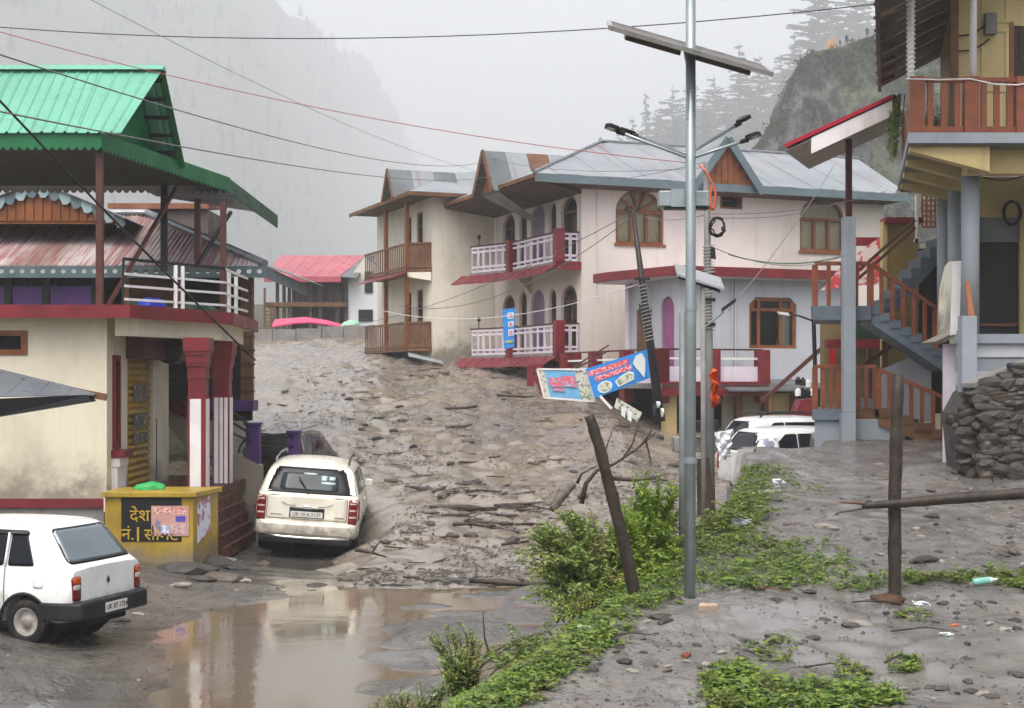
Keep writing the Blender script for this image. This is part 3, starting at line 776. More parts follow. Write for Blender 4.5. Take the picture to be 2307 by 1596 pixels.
v = M(HM); v.plate(rect(*VN), [rect(VN[0] + .07, VN[1] - .07, VN[2] + .06, VN[3] - .06)], 0.1, FRY(-0.02)); vo = v.build('vent', wood, pk)
for i in range(4):
    z = lerp(VN[2] + .08, VN[3] - .1, i / 3); s = M(HM); s.beam((VN[0] + .07, 0.04, z), (VN[1] - .07, 0.04, z), 0.02, 0.05, (0, 1, .6)); s.build('slat', dark, vo)
for y0, y1, z0, z1, kind in ops:
    e = 0.07; rs = min(0.5, (y1 - y0) * 0.6); fr = lambda a, b, d: (0.10 + d, a, b)
    if kind == 'door':
        o = M(HM); o.plate(inset_arch(y0, y1, z0, z1, rs, 0.003), [], 0.06, fr); do = o.build('door', lildoor, pk)
        c = (y0 + y1) / 2
        for sg in (0, 1):
            a, b = (y0 + .1, c - .04) if sg == 0 else (c + .04, y1 - .1)
            q_ = M(HM); q_.plate(rect(a, b, z0 + .15, z0 + .95), [], 0.02, lambda a, b, d: (0.085 + d, a, b)); q_.build('panel', lildoor, do)
    else:
        o = M(HM); o.plate(inset_arch(y0, y1, z0, z1, rs, 0.003), [inset_arch(y0, y1, z0 + .05, z1, rs, e)] if kind == 'slit' else [rect(y0 + e, (y0 + y1) / 2 - .03, z0 + .1, z1 - rs - .05), rect((y0 + y1) / 2 + .03, y1 - e, z0 + .1, z1 - rs - .05), [(y0 + e, z1 - rs + .02), (y1 - e, z1 - rs + .02), ((y0 + y1) / 2 + .2, z1 - .12), ((y0 + y1) / 2 - .2, z1 - .12)]], 0.07, fr)
        wo_ = o.build('window', woodb, pk)
        g = M(HM); g.plate(inset_arch(y0, y1, z0, z1, rs, e * .6), [], 0.01, lambda a, b, d: (0.13 + d, a, b)); g.build('pane', GLASS, wo_)
        if kind == 'win':
            g = M(HM); g.plate(rect(y0 + .1, y0 + .55, z0, z1 - .3), [], 0.02, lambda a, b, d: (0.3 + d, a, b)); g.build('curtain', curtainw, wo_)
# balconies: walkway following a bent line, rail panels, red posts, tiled skirt
def loc(X, Y): p = HI @ Vector((X, Y, 0)); return (p.x, p.y)
line = [(0.0, 0.15), (-0.75, 0.15), loc(-0.03, 51.7), loc(-1.54, 53.4)]
def seg_pts(p, q, t): return (lerp(p[0], q[0], t), lerp(p[1], q[1], t))
def panel_frame(p, q, z0):
    d = Vector((q[0] - p[0], q[1] - p[1], 0)); L = d.length; d.normalize(); n = Vector((d.y, -d.x, 0))
    return L, lambda a, b, dd: (p[0] + d.x * a + n.x * dd, p[1] + d.y * a + n.y * dd, z0 + b)
for zf in (3.85, 6.85):
    end = (0.0, 7.7); pts = [(0, .15), (-.75, .15), line[2], line[3], (0.0, line[3][1] + 0.2)]
    b = M(HM); b.slab([(x, y, zf - 0.16) for x, y in pts], (0, 0, 0.16)); bo = b.build('balcony_floor', conc, pk)
    ro = M(HM)
    for i in range(3):
        p, q = line[i], line[i + 1]
        n = 2 if i == 0 else (7 if i == 1 else 6)
        L, fr = panel_frame(p, q, zf)
        pa, pb = (0.10, L - 0.10) if i else (0.06, L - 0.14)
        w_ = (pb - pa) / n
        for k in range(n):
            x0, x1 = pa + k * w_ + 0.012, pa + (k + 1) * w_ - 0.012
            pm = M(HM); e = 0.035; wide = (k % 5 == 4)
            hl = [rect(x0 + e, x1 - e, 0.07, 0.15), rect(x0 + e * (2.2 if wide else 1), x1 - e * (2.2 if wide else 1), 0.22, 0.70), rect(x0 + e, x1 - e, 0.77, 0.86)]
            pm.plate(rect(x0, x1, 0.0, 0.92), hl, 0.05, fr)
            pm.build('rail_panel', lilacw, bo)
        hr = M(HM); A = fr(0.02, 0.955, 0.025); B = fr(L - 0.02, 0.955, 0.025); hr.beam(A, B, 0.08, 0.05); hr.build('handrail', maroonm, bo)
    for (x, y) in (line[1], line[2]):
        c = M(HM); c.box(x - 0.15, x + 0.15, y - 0.15, y + 0.15, zf - 0.16, zf + 1.05); c.build('post', redp, bo)
    # tiled skirt in three courses
    for i in range(1, 3):
        p, q = Vector((*line[i], 0)), Vector((*line[i + 1], 0))
        if i == 2: q = q + (q - p).normalized() * 0.35
        d = (q - p).normalized(); n = Vector((d.y, -d.x, 0)); n = n if n.x < 0 else -n
        for cst in range(3):
            A = p + n * (0.12 + 0.16 * cst); B = q + n * (0.12 + 0.16 * cst)
            if i == 1: A = A - d * 0.12
            z0 = zf - 0.10 - 0.10 * cst
            nt = int((B - A).length / 0.24)
            for k in range(nt):
                a = A.lerp(B, k / nt) + d * 0.008; b_ = A.lerp(B, (k + 1) / nt) - d * 0.008; j = rnd.uniform(-.012, .012)
                t = M(HM); t.slab([(a.x, a.y, z0 + j), (b_.x, b_.y, z0 + j), (b_.x + n.x * .19, b_.y + n.y * .19, z0 - .13 + j), (a.x + n.x * .19, a.y + n.y * .19, z0 - .13 + j)], (0, 0, -0.03)); t.build('tile', redt, bo)
    f = M(HM); f.box(-0.9, 0.0, 0.0, 0.13, zf - 0.30, zf - 0.02); f.build('edge_band', redp, bo)
    k_ = M(HM); pz = line[2]; k_.slab([(0, pz[1] - .1, zf - .17), (0, pz[1] - .1, zf - .9), (pz[0] * .9, pz[1] - .1, zf - .17)], (0, 0.2, 0)); k_.build('bracket', pinkw, bo)
    lm = M(HM); x, y = line[3]; lm.tube([(x + .3, y - .15, zf + .97), (x + .3, y - .15, zf + 1.22)], 0.018, 6); lm.lathe([(0, .02), (.05, .07), (.14, .07), (.18, .02)], (x + .3, y - .15, zf + 1.22), (0, 0, 1), 10); lm.build('post_lamp', blackm, bo)
# roof
EZ, RZ, ry = 9.52, 11.46, 3.7
ex0, ex1, ey0, ey1 = -2.0, 12.4, -0.8, 8.2
def top_y(x): return min(ry, -0.8 + (x + 2.0)) if x < 2.5 else ry
def xe(x, y):   # right rake: eave end 12.4, ridge end 13.4
    return x
def zroof(y): return EZ + (RZ - EZ) * (y - ey0) / (ry - ey0)
xs = lin(ex0, ex1 + 1.0, 0.80)
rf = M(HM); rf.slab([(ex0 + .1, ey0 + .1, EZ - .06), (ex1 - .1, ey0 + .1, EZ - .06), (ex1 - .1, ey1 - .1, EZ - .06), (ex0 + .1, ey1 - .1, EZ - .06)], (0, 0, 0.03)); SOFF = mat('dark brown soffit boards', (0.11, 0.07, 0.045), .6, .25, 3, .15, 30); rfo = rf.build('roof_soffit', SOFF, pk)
i = 0
for x0, x1 in zip(xs, xs[1:]):
    t0, t1 = top_y(x0), top_y(x1)
    yb = ey0
    if x1 > ex1:
        yb0 = ey0 + (max(x0, ex1) - ex1) * 4.5; yb1 = ey0 + (x1 - ex1) * 4.5
    else: yb0 = yb1 = ey0
    lift = 0.012 * (i % 2); i += 1
    s = M(HM)
    pts = [(x0, yb0, zroof(yb0) + lift), (x1, yb1, zroof(yb1) + lift)]
    if t1 > yb1 + 0.02: pts.append((x1 + 0.02, t1, zroof(t1) + lift))
    if t0 > yb0 + 0.02: pts.append((x0, t0, zroof(t0) + lift))
    if len(pts) >= 3:
        s.slab(pts, (0, 0, 0.014)); s.build('roof_sheet', ROOFM, pk)
    if x0 >= 2.5 - .01 or True:
        s = M(HM); yb2 = ey1; tt0, tt1 = 2 * ry - t0, 2 * ry - t1
        pts = [(x0, yb2, EZ), (x1, yb2, EZ), (x1, tt1, zroof(t1)), (x0, tt0, zroof(t0))]
        if abs(tt0 - yb2) < .02: pts = pts[:3]
        s.slab(pts, (0, 0, 0.012)); s.build('roof_sheet', ROOFM, pk)
for y0, y1 in zip(lin(ey0, ey1, 0.9), lin(ey0, ey1, 0.9)[1:]):
    fx = lambda y: -2.0 + min(y + 0.8, 8.2 - y)
    zz = lambda y: EZ + (RZ - EZ) * min(y + .8, 8.2 - y) / 4.5
    s = M(HM); pts = [(-2.0, y0, EZ), (-2.0, y1, EZ)]
    mid = [(fx(y1), y1, zz(y1))] + ([(2.5, ry, RZ)] if y0 < ry < y1 else []) + [(fx(y0), y0, zz(y0))]
    pts = [p for k, p in enumerate(pts + mid) if k < 2 or abs(p[0] + 2.0) > .02]
    s.slab(pts, (0, 0, 0.014)); s.build('roof_sheet', ROOFM, pk)
r_ = M(HM); r_.tube([(2.4, ry, RZ + .03), (13.4, ry, RZ + .03)], 0.07, 8); r_.tube([(-2.05, -.85, EZ + .03), (2.5, ry, RZ + .04)], 0.06, 8); r_.build('ridge_cap', tin, pk)
fa = M(HM); fa.box(ex0, ex1, ey0 - .04, ey0, EZ - 0.26, EZ - .005); fa.build('fascia', greytrim, pk)
fa = M(HM); fa.box(ex0 - .04, ex0, ey0, ey1, EZ - 0.14, EZ - .005); fa.build('fascia', woodb, pk)
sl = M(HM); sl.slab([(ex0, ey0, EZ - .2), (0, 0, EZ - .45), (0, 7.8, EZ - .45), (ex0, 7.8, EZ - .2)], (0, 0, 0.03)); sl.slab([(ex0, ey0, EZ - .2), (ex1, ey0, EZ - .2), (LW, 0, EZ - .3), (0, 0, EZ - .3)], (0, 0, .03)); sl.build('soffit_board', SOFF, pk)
# dormer on the front
dc = hit(1634, y=-0.8); dz1 = 11.05; dw = 1.12
d = M(HM); d.slab([(dc - dw, -0.78, EZ - .1), (dc + dw, -0.78, EZ - .1), (dc, -0.78, dz1 - .12)], (0, 0.06, 0)); do = d.build('dormer', wood, pk)
for k in range(9):
    x = dc - dw + .15 + k * 0.235; hgt = (dz1 - EZ - .15) * (1 - abs(x - dc) / dw)
    if hgt > .12: b = M(HM); b.box(x - .10, x + .10, -0.815, -0.782, EZ - .05, EZ - .05 + hgt - .02); b.build('board', wood, do)
for sg in (-1, 1):
    s = M(HM); yb = ey0 + (dz1 - EZ) / (RZ - EZ) * 4.5
    s.slab([(dc + sg * (dw + .18), -1.0, EZ - .18), (dc, -1.0, dz1), (dc, yb, dz1), (dc + sg * (dw + .18), -0.6, EZ - .18)], (0, 0, .02)); s.build('roof_sheet', ROOFM, do)
    s = M(HM); s.beam((dc + sg * (dw + .22), -1.02, EZ - .26), (dc, -1.02, dz1 - .04), 0.05, 0.26, (0, 0, 1)); s.build('barge_board', greytrim, do)
# dormer on the left side
yc = hit(1104, x=-2.0); z1 = 10.78; dw = 0.78
d = M(HM); d.slab([(-2.0, yc - dw, EZ - .15), (-2.0, yc + dw, EZ - .15), (-2.0, yc, z1 - .1)], (0.06, 0, 0)); do = d.build('dormer', wood, pk)
rustsheet = mat('rusty tin sheet', (0.22, 0.12, 0.08), 0.5, 0.3, 2, 0.1, 20, (0.10, 0.06, 0.05), 0.5, 2, metal=0.2)
for sg in (-1, 1):
    for k in range(5):
        xa, xb = -2.25 + k * 0.8, -2.25 + (k + 1) * 0.8 - .01
        s = M(HM); s.slab([(xa, yc + sg * (dw + .15), EZ - .2), (xb, yc + sg * (dw + .15), EZ - .2), (xb, yc, z1), (xa, yc, z1)], (0, 0, .015)); s.build('roof_sheet', rustsheet if k in (2,) else (ROOFM if k % 2 else tind), do)
    s = M(HM); s.beam((-2.28, yc + sg * (dw + .16), EZ - .22), (-2.28, yc, z1), 0.05, 0.2); s.build('barge_board', woodb, do)
cp = M(HM); cp.slab([(-2.05, yc - dw, EZ - .16), (-2.05, yc + dw, EZ - .16), (-.4, yc + .3, 8.5), (-.4, yc - .3, 8.5)], (0.03, 0, -.02)); cp.build('hood', tind, pk)
gt = M(HM); gt.tube([(ex0 + .06, 7.9, EZ - .05), (ex0 - .1, 8.05, EZ - .12)], 0.11, 8); gt.build('gutter_end', whitep, pk)
w = M(HM); w.tube([(hit(1345, y=-.03), -.03, 9.3), (hit(1345, y=-.03), -.03, 5.6)], .015, 6); w.build('wall_pipe', pinkw, pk)
# dark undercroft plate, painted shade of the half mud-filled opening below the lower balcony
u_ = M(HM); u_.box(-0.05, 0.0, 1.6, 5.8, 1.4, 3.62); u_.build('undercroft_shade', dark, pk)

# ------------------------------------------------------------------ lilac lower block with red slab edge
lb = root('lilac_annexe', None, 'pale lilac ground floor annexe with dark red slab edge below the pink house', 'building', M4=HM)
bx0, by0 = 0.32, -6.06
bx1 = hit(1990, y=by0) - 1.0
w1 = hz(1688, 785, y=by0) + hz(1795, 672, y=by0); WB = (w1[0], w1[2], w1[1], w1[3])
oct_ = lambda x0, x1, z0, z1, c: [(x0, z0), (x1, z0), (x1, z1 - c), (x1 - c, z1), (x0 + c, z1), (x0, z1 - c)]
zt_ = 5.92
w = M(HM); w.plate(rect(bx0, bx1, 2.85, zt_), [oct_(*WB, 0.22)], 0.25, FRY(by0)); w.build('wall', lilac, lb)
yd = -2.9
pd0, pd1 = hit(1519, x=bx0), hit(1489, x=bx0)
pw0, pw1 = hit(1468, x=bx0), hit(1440, x=bx0)
dz0, dz1_ = 3.1, hz(1505, 668, x=bx0)[1]
w = M(HM); w.plate(rect(by0 + .25, yd, 2.85, zt_), [arch(pd0, pd1, dz0, dz1_, .4)], 0.22, FRX(bx0)); w.build('side_wall', lilac, lb)
d = M(HM); d.plate(inset_arch(pd0, pd1, dz0, dz1_, .4, .004), [], .05, FRX(bx0 + .06)); do = d.build('door', pinkdoor, lb)
for k in (0, 1):
    c = (pd0 + pd1) / 2; a, b = ((pd0 + .08, c - .03), (c + .03, pd1 - .08))[k]
    q_ = M(HM); q_.plate(rect(a, b, dz0 + .15, dz0 + 1.1), [], .02, FRX(bx0 + .045)); q_.build('panel', pinkdoor, do)
c = M(HM); c.box(bx0 - .12, bx0 + .1, yd - .12, yd + .10, 2.85, zt_); c.build('pilaster', lilacw, lb)
c = M(HM); c.box(bx0 - .08, bx0 - .002, pw0, pw1, 3.1, 5.1); c.build('door', woodb, lb)
for zc in (4.6,):
    l_ = M(HM); l_.box(bx0 - .22, bx0 - .1, pw0 + .2, pw0 + .4, 4.9, 5.25); l_.build('wall_lamp', blackm, lb)
sl_ = M(HM); sl_.slab([(bx0 + .2, -2.5, zt_), (bx0 - 1.0, -2.5, zt_), (bx0 - 1.0, -3.4, zt_), (bx0 - .3, by0 - .45, zt_), (bx1 + .2, by0 - .45, zt_), (bx1 + .2, 0, zt_), (2.4, 0, zt_)], (0, 0, 0.10)); sl_.build('roof_slab', lilacw, lb)
ed = M(HM); P = [(bx0 + .2, -2.48), (bx0 - 1.02, -2.48), (bx0 - 1.02, -3.4), (bx0 - .32, by0 - .48), (bx1 + .22, by0 - .48)]
for p, q in zip(P, P[1:]): ed.beam((*p, zt_ + .17), (*q, zt_ + .17), 0.10, 0.27)
ed.build('slab_edge', redp, lb)
par = M(HM); par.box(bx0 + .5, bx1, by0 - .3, by0 - .1, zt_ + .101, zt_ + .30); par.build('parapet', tind, lb)
# window of the annexe
fr = M(HM); x0, x1, z0, z1 = WB; e = .1; zc = lerp(z0, z1, .76)
cs = [x0, lerp(x0, x1, .22), lerp(x0, x1, .68), x1]
panes = []
for i in range(3):
    a = cs[i] + e * (1 if i == 0 else .5); b = cs[i + 1] - e * (1 if i == 2 else .5)
    panes.append(rect(a, b, z0 + e, zc - e / 2)); panes.append(rect(a + (.1 if i == 0 else 0), b - (.1 if i == 2 else 0), zc + e / 2, z1 - e))
fr.plate(oct_(x0 + .004, x1 - .004, z0 + .004, z1 - .004, .22), panes, .1, FRY(by0 + .06)); wo_ = fr.build('window', wood, lb)
for k, p in enumerate(panes):
    g = M(HM); g.plate(p, [], .01, FRY(by0 + .1)); g.build('pane', GLASS, wo_)
k_ = M(HM); k_.slab([(cs[1] + .75, by0 + .3, z0), (cs[3] - .05, by0 + .3, z0), (cs[3] - .05, by0 + .3, z1 - .1), (cs[1] + 1.0, by0 + .3, z1 - .1)], (0, .03, 0)); k_.build('curtain', curtainw, wo_)
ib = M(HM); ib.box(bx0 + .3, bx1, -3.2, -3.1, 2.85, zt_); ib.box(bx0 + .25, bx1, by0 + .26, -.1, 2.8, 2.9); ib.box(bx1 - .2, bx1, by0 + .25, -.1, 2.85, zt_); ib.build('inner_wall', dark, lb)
for u in (1655, 1648):
    x = hit(u, y=by0); p_ = M(HM); p_.tube([(x, by0 - .04, zt_), (x, by0 - .04, 3.0)], .03, 6); p_.build('drain_pipe', lilac, lb)
# basement of the annexe: dark porch, shutters, red parapets
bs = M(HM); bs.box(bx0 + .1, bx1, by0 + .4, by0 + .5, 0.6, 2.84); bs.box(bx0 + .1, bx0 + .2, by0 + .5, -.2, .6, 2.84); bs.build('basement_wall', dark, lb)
fl = M(HM); fl.box(bx0 - 1.2, bx1, by0 - 1.0, 0.0, 2.70, 2.84); fl.build('porch_floor', conc, lb)
aw = M(HM); aw.slab([(hit(1640, y=by0 - 1.2), by0 - 1.3, 2.62), (hit(1835, y=by0 - 1.2), by0 - 1.3, 2.62), (hit(1835, y=by0 - 1.2), by0 + .1, 2.95), (hit(1640, y=by0 - 1.2), by0 + .1, 2.95)], (0, 0, .05)); aw.build('shop_awning', tind, lb)
for (u0, u1, mt) in ((1625, 1660, creamw), (1668, 1722, creamw), (1728, 1780, yellow_h)):
    x0, x1 = hit(u0, y=by0 - .3), hit(u1, y=by0 - .3); s = M(HM); s.box(x0, x1, by0 - .35, by0 - .3, .7, 2.55); so = s.build('shop_shutter', mt, lb)
    for k in range(9):
        z = .9 + k * .18; s = M(HM); s.box(x0 + .03, x1 - .03, by0 - .365, by0 - .352, z, z + .13); s.build('slat', mt, so)
for u in (1600, 1664, 1726, 1790): s = M(HM); x0 = hit(u, y=by0 - .5); s.box(x0 - .09, x0 + .09, by0 - .55, by0 - .37, .6, 2.7); s.build('post', woodb, lb)
s = M(HM); x0, x1 = hit(1497, y=by0 - .6), hit(1521, y=by0 - .6); s.box(x0, x1, by0 - .7, by0 - .4, .9, 2.66); s.build('porch_pillar', yellow_h, lb)
# porch railing of the annexe
def rail_seg(A, B, n, zf, par, mred=redp):
    A = Vector((*A, zf)); B = Vector((*B, zf))
    r = M(HM); r.beam(A + Vector((0, 0, .98)), B + Vector((0, 0, .98)), .05, .05); r.build('handrail', maroonm, par)
    r = M(HM); r.beam(A + Vector((0, 0, .72)), B + Vector((0, 0, .72)), .05, .06); r.build('rail', whitep, par)
    for k in range(n + 1):
        p = A.lerp(B, k / n); c = M(HM); c.box(p.x - .17, p.x + .17, p.y - .17, p.y + .17, zf - .55, zf + .98); c.build('post', mred, par)
        if k < n:
            q_ = A.lerp(B, (k + 1) / n); c = M(HM); c.beam(p + Vector((0, 0, .25)), q_ + Vector((0, 0, .25)), .05, .48); c.build('panel', lilacw, par)
rail_seg((bx0 - 1.0, -.3), (bx0 - 1.0, by0 - .8), 3, 2.84, lb)
rail_seg((bx0 - 1.0, by0 - .8), (bx0 + 2.3, by0 - .8), 2, 2.84, lb)
s = M(HM); s.box(bx0 - 1.1, bx0 + 2.4, by0 - 1.0, by0 - .95, 2.5, 2.9); s.build('edge_band', redp, lb)

# ------------------------------------------------------------------ ivory house with wooden balconies, adjoining on the left
iv = root('ivory_house', None, 'ivory house with brown wooden corner balconies left of the pink house', 'house', M4=HM)
fz = 9.78
w = M(HM); w.plate(rect(-2.46, 0.0, 2.0, fz), [], .25, FRY(7.82)); w.build('wall', creamw, iv)
od = []
for z0 in (4.25, 7.2):
    od += [rect(9.0, 9.75, z0 + .1, z0 + 2.15), rect(10.4, 11.0, z0 + .1, z0 + 2.1)]
w = M(HM); w.plate(rect(8.07, 15.0, 2.0, fz), od, .25, FRX(-2.46)); w.build('side_wall', creamw, iv)
for p in od:
    x0, x1, z0, z1 = p[0][0], p[1][0], p[0][1], p[2][1]
    f = M(HM); f.plate(rect(x0, x1, z0, z1), [rect(x0 + .07, x1 - .07, z0 + .9, z1 - .55), rect(x0 + .07, x1 - .07, z1 - .48, z1 - .07)], .07, FRX(-2.40)); fo = f.build('door', woodb, iv)
    g = M(HM); g.plate(rect(x0 + .05, x1 - .05, z0 + .85, z1 - .05), [], .01, FRX(-2.35)); g.build('pane', GLASS, fo)
b = M(HM); b.box(-2.2, 0, 15.0, 15.2, 2, fz); b.box(-1.2, -1.1, 8.1, 15, 2, fz); b.build('inner_wall', dark, iv)
for zf, nm in ((4.15, 0), (7.1, 1)):
    xo = -3.24; yb, ye = 8.55, 11.2
    s = M(HM); s.slab([(-2.47, 7.9, zf - .12), (-2.47, ye + 3, zf - .12), (xo, ye + 3, zf - .12), (xo, yb, zf - .12)], (0, 0, .12)); bo = s.build('balcony_floor', woodb, iv)
    for (A, B, n) in (((xo, yb), (-2.5, 7.95), 8), ((xo, yb), (xo, ye), 11), ((xo, ye), (xo, ye + 2.9), 10)):
        for k in range(n):
            p = seg_pts(A, B, (k + .5) / n); s = M(HM); d = Vector((B[0] - A[0], B[1] - A[1], 0)).normalized()
            hw = .04 if n == 11 and nm == 1 else .055
            s.slab([(p[0] - d.x * hw, p[1] - d.y * hw, zf), (p[0] + d.x * hw, p[1] + d.y * hw, zf), (p[0] + d.x * hw, p[1] + d.y * hw, zf + .92), (p[0] - d.x * hw, p[1] - d.y * hw, zf + .92)], (-d.y * .025, d.x * .025, 0)); s.build('baluster', woodb, bo)
        s = M(HM); s.beam((*A, zf + .95), (*B, zf + .95), .07, .07); s.build('handrail', woodb, bo); s = M(HM); s.beam((*A, zf + .08), (*B, zf + .08), .06, .08); s.build('bottom_rail', woodb, bo)
    for (x, y) in ((xo, yb), (xo, ye)):
        s = M(HM); s.box(x - .07, x + .07, y - .07, y + .07, zf, (7.0 if nm == 0 else 9.6)); s.build('post', wood, bo)
    if nm == 1:
        s = M(HM); s.slab([(xo - .05, yb - .3, zf - .12), (xo - .05, ye + 3, zf - .12), (xo - .6, ye + 3, zf - .34), (xo - .6, yb - .2, zf - .34)], (0, 0, .02)); s.build('awning', redt, bo)
        s = M(HM); s.slab([(-2.5, 7.9, zf - .13), (xo, yb - .1, zf - .13), (xo, yb - .1, zf - .30), (-2.5, 7.9, zf - .45)], (0, .06, 0)); s.build('beam', creamw, bo)
# broken sheet hanging under the lower wooden balcony
s = M(HM); s.slab([(-3.3, 8.3, 4.0), (-2.2, 7.6, 3.72), (-2.2, 7.5, 3.60), (-3.3, 8.2, 3.88)], (0, -.1, -.05)); s.build('broken_edge', tind, iv)
ez2, rz2 = 9.82, 11.25
for k in range(5):
    x0, x1 = -3.6 + k * 0.8, -3.6 + (k + 1) * .8 - .006
    t0, t1 = min(4.0, (x0 + 3.6) * 1.15), min(4.0, (x1 + 3.6) * 1.15)
    zz = lambda t: ez2 + (rz2 - ez2) * t / 4.0
    pts = [(x0, 7.1, ez2), (x1, 7.1, ez2), (x1, 7.1 + t1, zz(t1))] + ([(x0, 7.1 + t0, zz(t0))] if t0 > .02 else [])
    s = M(HM); s.slab(pts, (0, 0, .015)); s.build('roof_sheet', ROOFM, iv)
for k in range(9):
    y0, y1 = 7.1 + k * .85, 7.1 + (k + 1) * .85 - .006
    t0, t1 = min(3.48, (y0 - 7.1) / 1.15), min(3.48, (y1 - 7.1) / 1.15); zz = lambda t: ez2 + (rz2 - ez2) * t / 3.48
    pts = [(-3.6, y0, ez2), (-3.6, y1, ez2), (-3.6 + t1, y1, zz(t1))] + ([(-3.6 + t0, y0, zz(t0))] if t0 > .02 else [])
    s = M(HM); s.slab(pts, (0, 0, .015)); s.build('roof_sheet', ROOFM, iv)
s = M(HM); s.slab([(-3.58, 7.12, ez2 - .03), (.2, 7.12, ez2 - .03), (.2, 15, ez2 - .03), (-3.58, 15, ez2 - .03)], (0, 0, -.04)); s.build('roof_soffit', SOFF, iv)
s = M(HM); s.box(-3.62, 0.1, 7.06, 7.10, ez2 - .14, ez2); s.box(-3.66, -3.62, 7.06, 15, ez2 - .14, ez2); s.build('fascia', woodb, iv)
yc = hit(885, x=-3.6); zp = ez2 + 1.05; dw = .55
s = M(HM); s.slab([(-3.55, yc - dw, ez2), (-3.55, yc + dw, ez2), (-3.55, yc, zp - .08)], (.06, 0, 0)); do = s.build('dormer', woodb, iv)
for sg in (-1, 1):
    for k in range(3):
        s = M(HM); s.slab([(-3.8 + k * .9, yc + sg * (dw + .12), ez2 - .08), (-2.91 + k * .9, yc + sg * (dw + .12), ez2 - .08), (-2.91 + k * .9, yc, zp), (-3.8 + k * .9, yc, zp)], (0, 0, .015)); s.build('roof_sheet', ROOFM if k == 1 else tind, do)
    s = M(HM); s.beam((-3.83, yc + sg * (dw + .13), ez2 - .1), (-3.83, yc, zp), .04, .16); s.build('barge_board', woodb, do)

# ------------------------------------------------------------------ cream shop with the terrace (left)
SX, SY = -6.75, 24.4
sh = root('cream_shop', (SX, SY, 0), 'cream plastered shop with red slab edge and open terrace at the left', 'shop')
sw = (-8.62, -7.92, 3.06, 3.62)     # small window seen at the left edge
sw = (atx(-45, SY), atx(62, SY), atz(800, SY), atz(745, SY))
w = M(); w.plate(rect(-15, SX, 0.95, 3.96), [rect(*sw)], .25, FRY(SY)); w.build('wall', cream, sh)
f = M(); f.plate(rect(*sw), [rect(sw[0] + .1, sw[1] - .1, sw[2] + .09, sw[3] - .09)], .12, FRY(SY - .03)); fo = f.build('window', wood, sh)
g = M(); g.box(sw[0] + .08, sw[1] - .08, SY + .06, SY + .075, sw[2] + .07, sw[3] - .07); g.build('pane', carglass, fo)
b = M(); b.box(-15, SX + .02, SY - .03, SY + .3, .80, .948); b.build('plinth_band', redp, sh)
b = M(); b.box(-15, SX - .05, SY + .02, SY + .3, -.6, .798); b.build('plinth', conc, sh)
# street side wall with a tall narrow window, a shutter and a pilaster
sy = lambda u: SX * F / (u - CX)                       # depth along the wall x = SX seen in column u
w = M(); w.plate(rect(SY + .25, 28.8, 0.95, 3.96), [rect(sy(253), sy(268), 1.75, 3.35), rect(sy(287), sy(345), 1.0, 3.30)], .22, lambda a, b, d: (SX - d, a, b)); w.build('side_wall', cream, sh)
f = M(); f.plate(rect(sy(253) + .003, sy(268) - .003, 1.753, 3.347), [rect(sy(253) + .09, sy(268) - .09, 1.85, 3.25)], .10, lambda a, b, d: (SX + .04 - d, a, b)); fo = f.build('window', redp, sh)
g = M(); g.plate(rect(sy(253) + .05, sy(268) - .05, 1.8, 3.3), [], .01, lambda a, b, d: (SX - .05 - d, a, b)); g.build('pane', carglass, fo)
s = M(); s.box(SX, SX + .22, sy(250), sy(272), 1.62, 1.74); s.build('window_sill', redp, sh)
s = M(); s.box(SX, SX + .14, sy(251), sy(271), 1.46, 1.61); s.box(SX, SX + .10, sy(251), sy(271), 1.0, 1.45); s.build('sill_bracket', whitep, sh)
y0, y1 = sy(287) + .003, sy(345) - .003
sm_ = M(); sm_.box(SX - .14, SX - .10, y0, y1, 1.0, 3.3); so = sm_.build('shutter', yshut, sh)
for k in range(18):
    z = 1.02 + k * .126; c = M(); c.tube([(SX - .095, y0 + .02, z + .06), (SX - .095, y1 - .02, z + .06)], .052, 6); c.build('slat', yshut, so, smooth=True)
for (za, zb, mt) in ((2.55, 2.85, 'a'), (2.05, 2.32, 'b'), (1.78, 1.98, 'c')):
    c = M(); c.box(SX - .035, SX - .030, lerp(y0, y1, .28), lerp(y0, y1, .82), za, zb)
    c.build('painted_lettering', print_mat('shutter lettering ' + mt, (0.40, 0.29, 0.05), (0.035, 0.04, 0.05), 5, 9, .42), so)
hb = M(); hb.box(SX - .05, SX + .30, y0 - .1, y1 + .1, 3.30, 3.72); hb.build('shutter_box', maroonm, sh)
pl = M(); pl.tube([(SX - .02, y1 + .25, 1.05), (SX - .02, y1 + .25, 2.2)], .035, 6); pl.build('drain_pipe', maroonm, sh)
c = M(); c.lathe([(0, .2), (.05, .27), (.7, .27), (.8, .2)], (SX + .34, 27.3, 3.5), (0, 1, 0), 12); c.build('exhaust_drum', blackm, sh)
fl = M(); fl.slab([(SX - .5, SY + .3, .80), (-5.35, SY + .3, .80), (-5.25, 30, .80), (SX - .5, 30, .80)], (0, 0, .18)); fl.build('veranda_floor', mat('dull red oxide floor', (0.16, 0.07, 0.06), 0.35, 0.2, 2, 0.1, 20, (0.10, 0.08, 0.07), 0.6, 1.5), sh)
fl = M(); fl.slab([(SX - .5, SY + .35, -.6), (-5.5, SY + .35, -.6), (-5.4, 30, -.6), (SX - .5, 30, -.6)], (0, 0, 1.398)); fl.build('veranda_base', cream, sh)
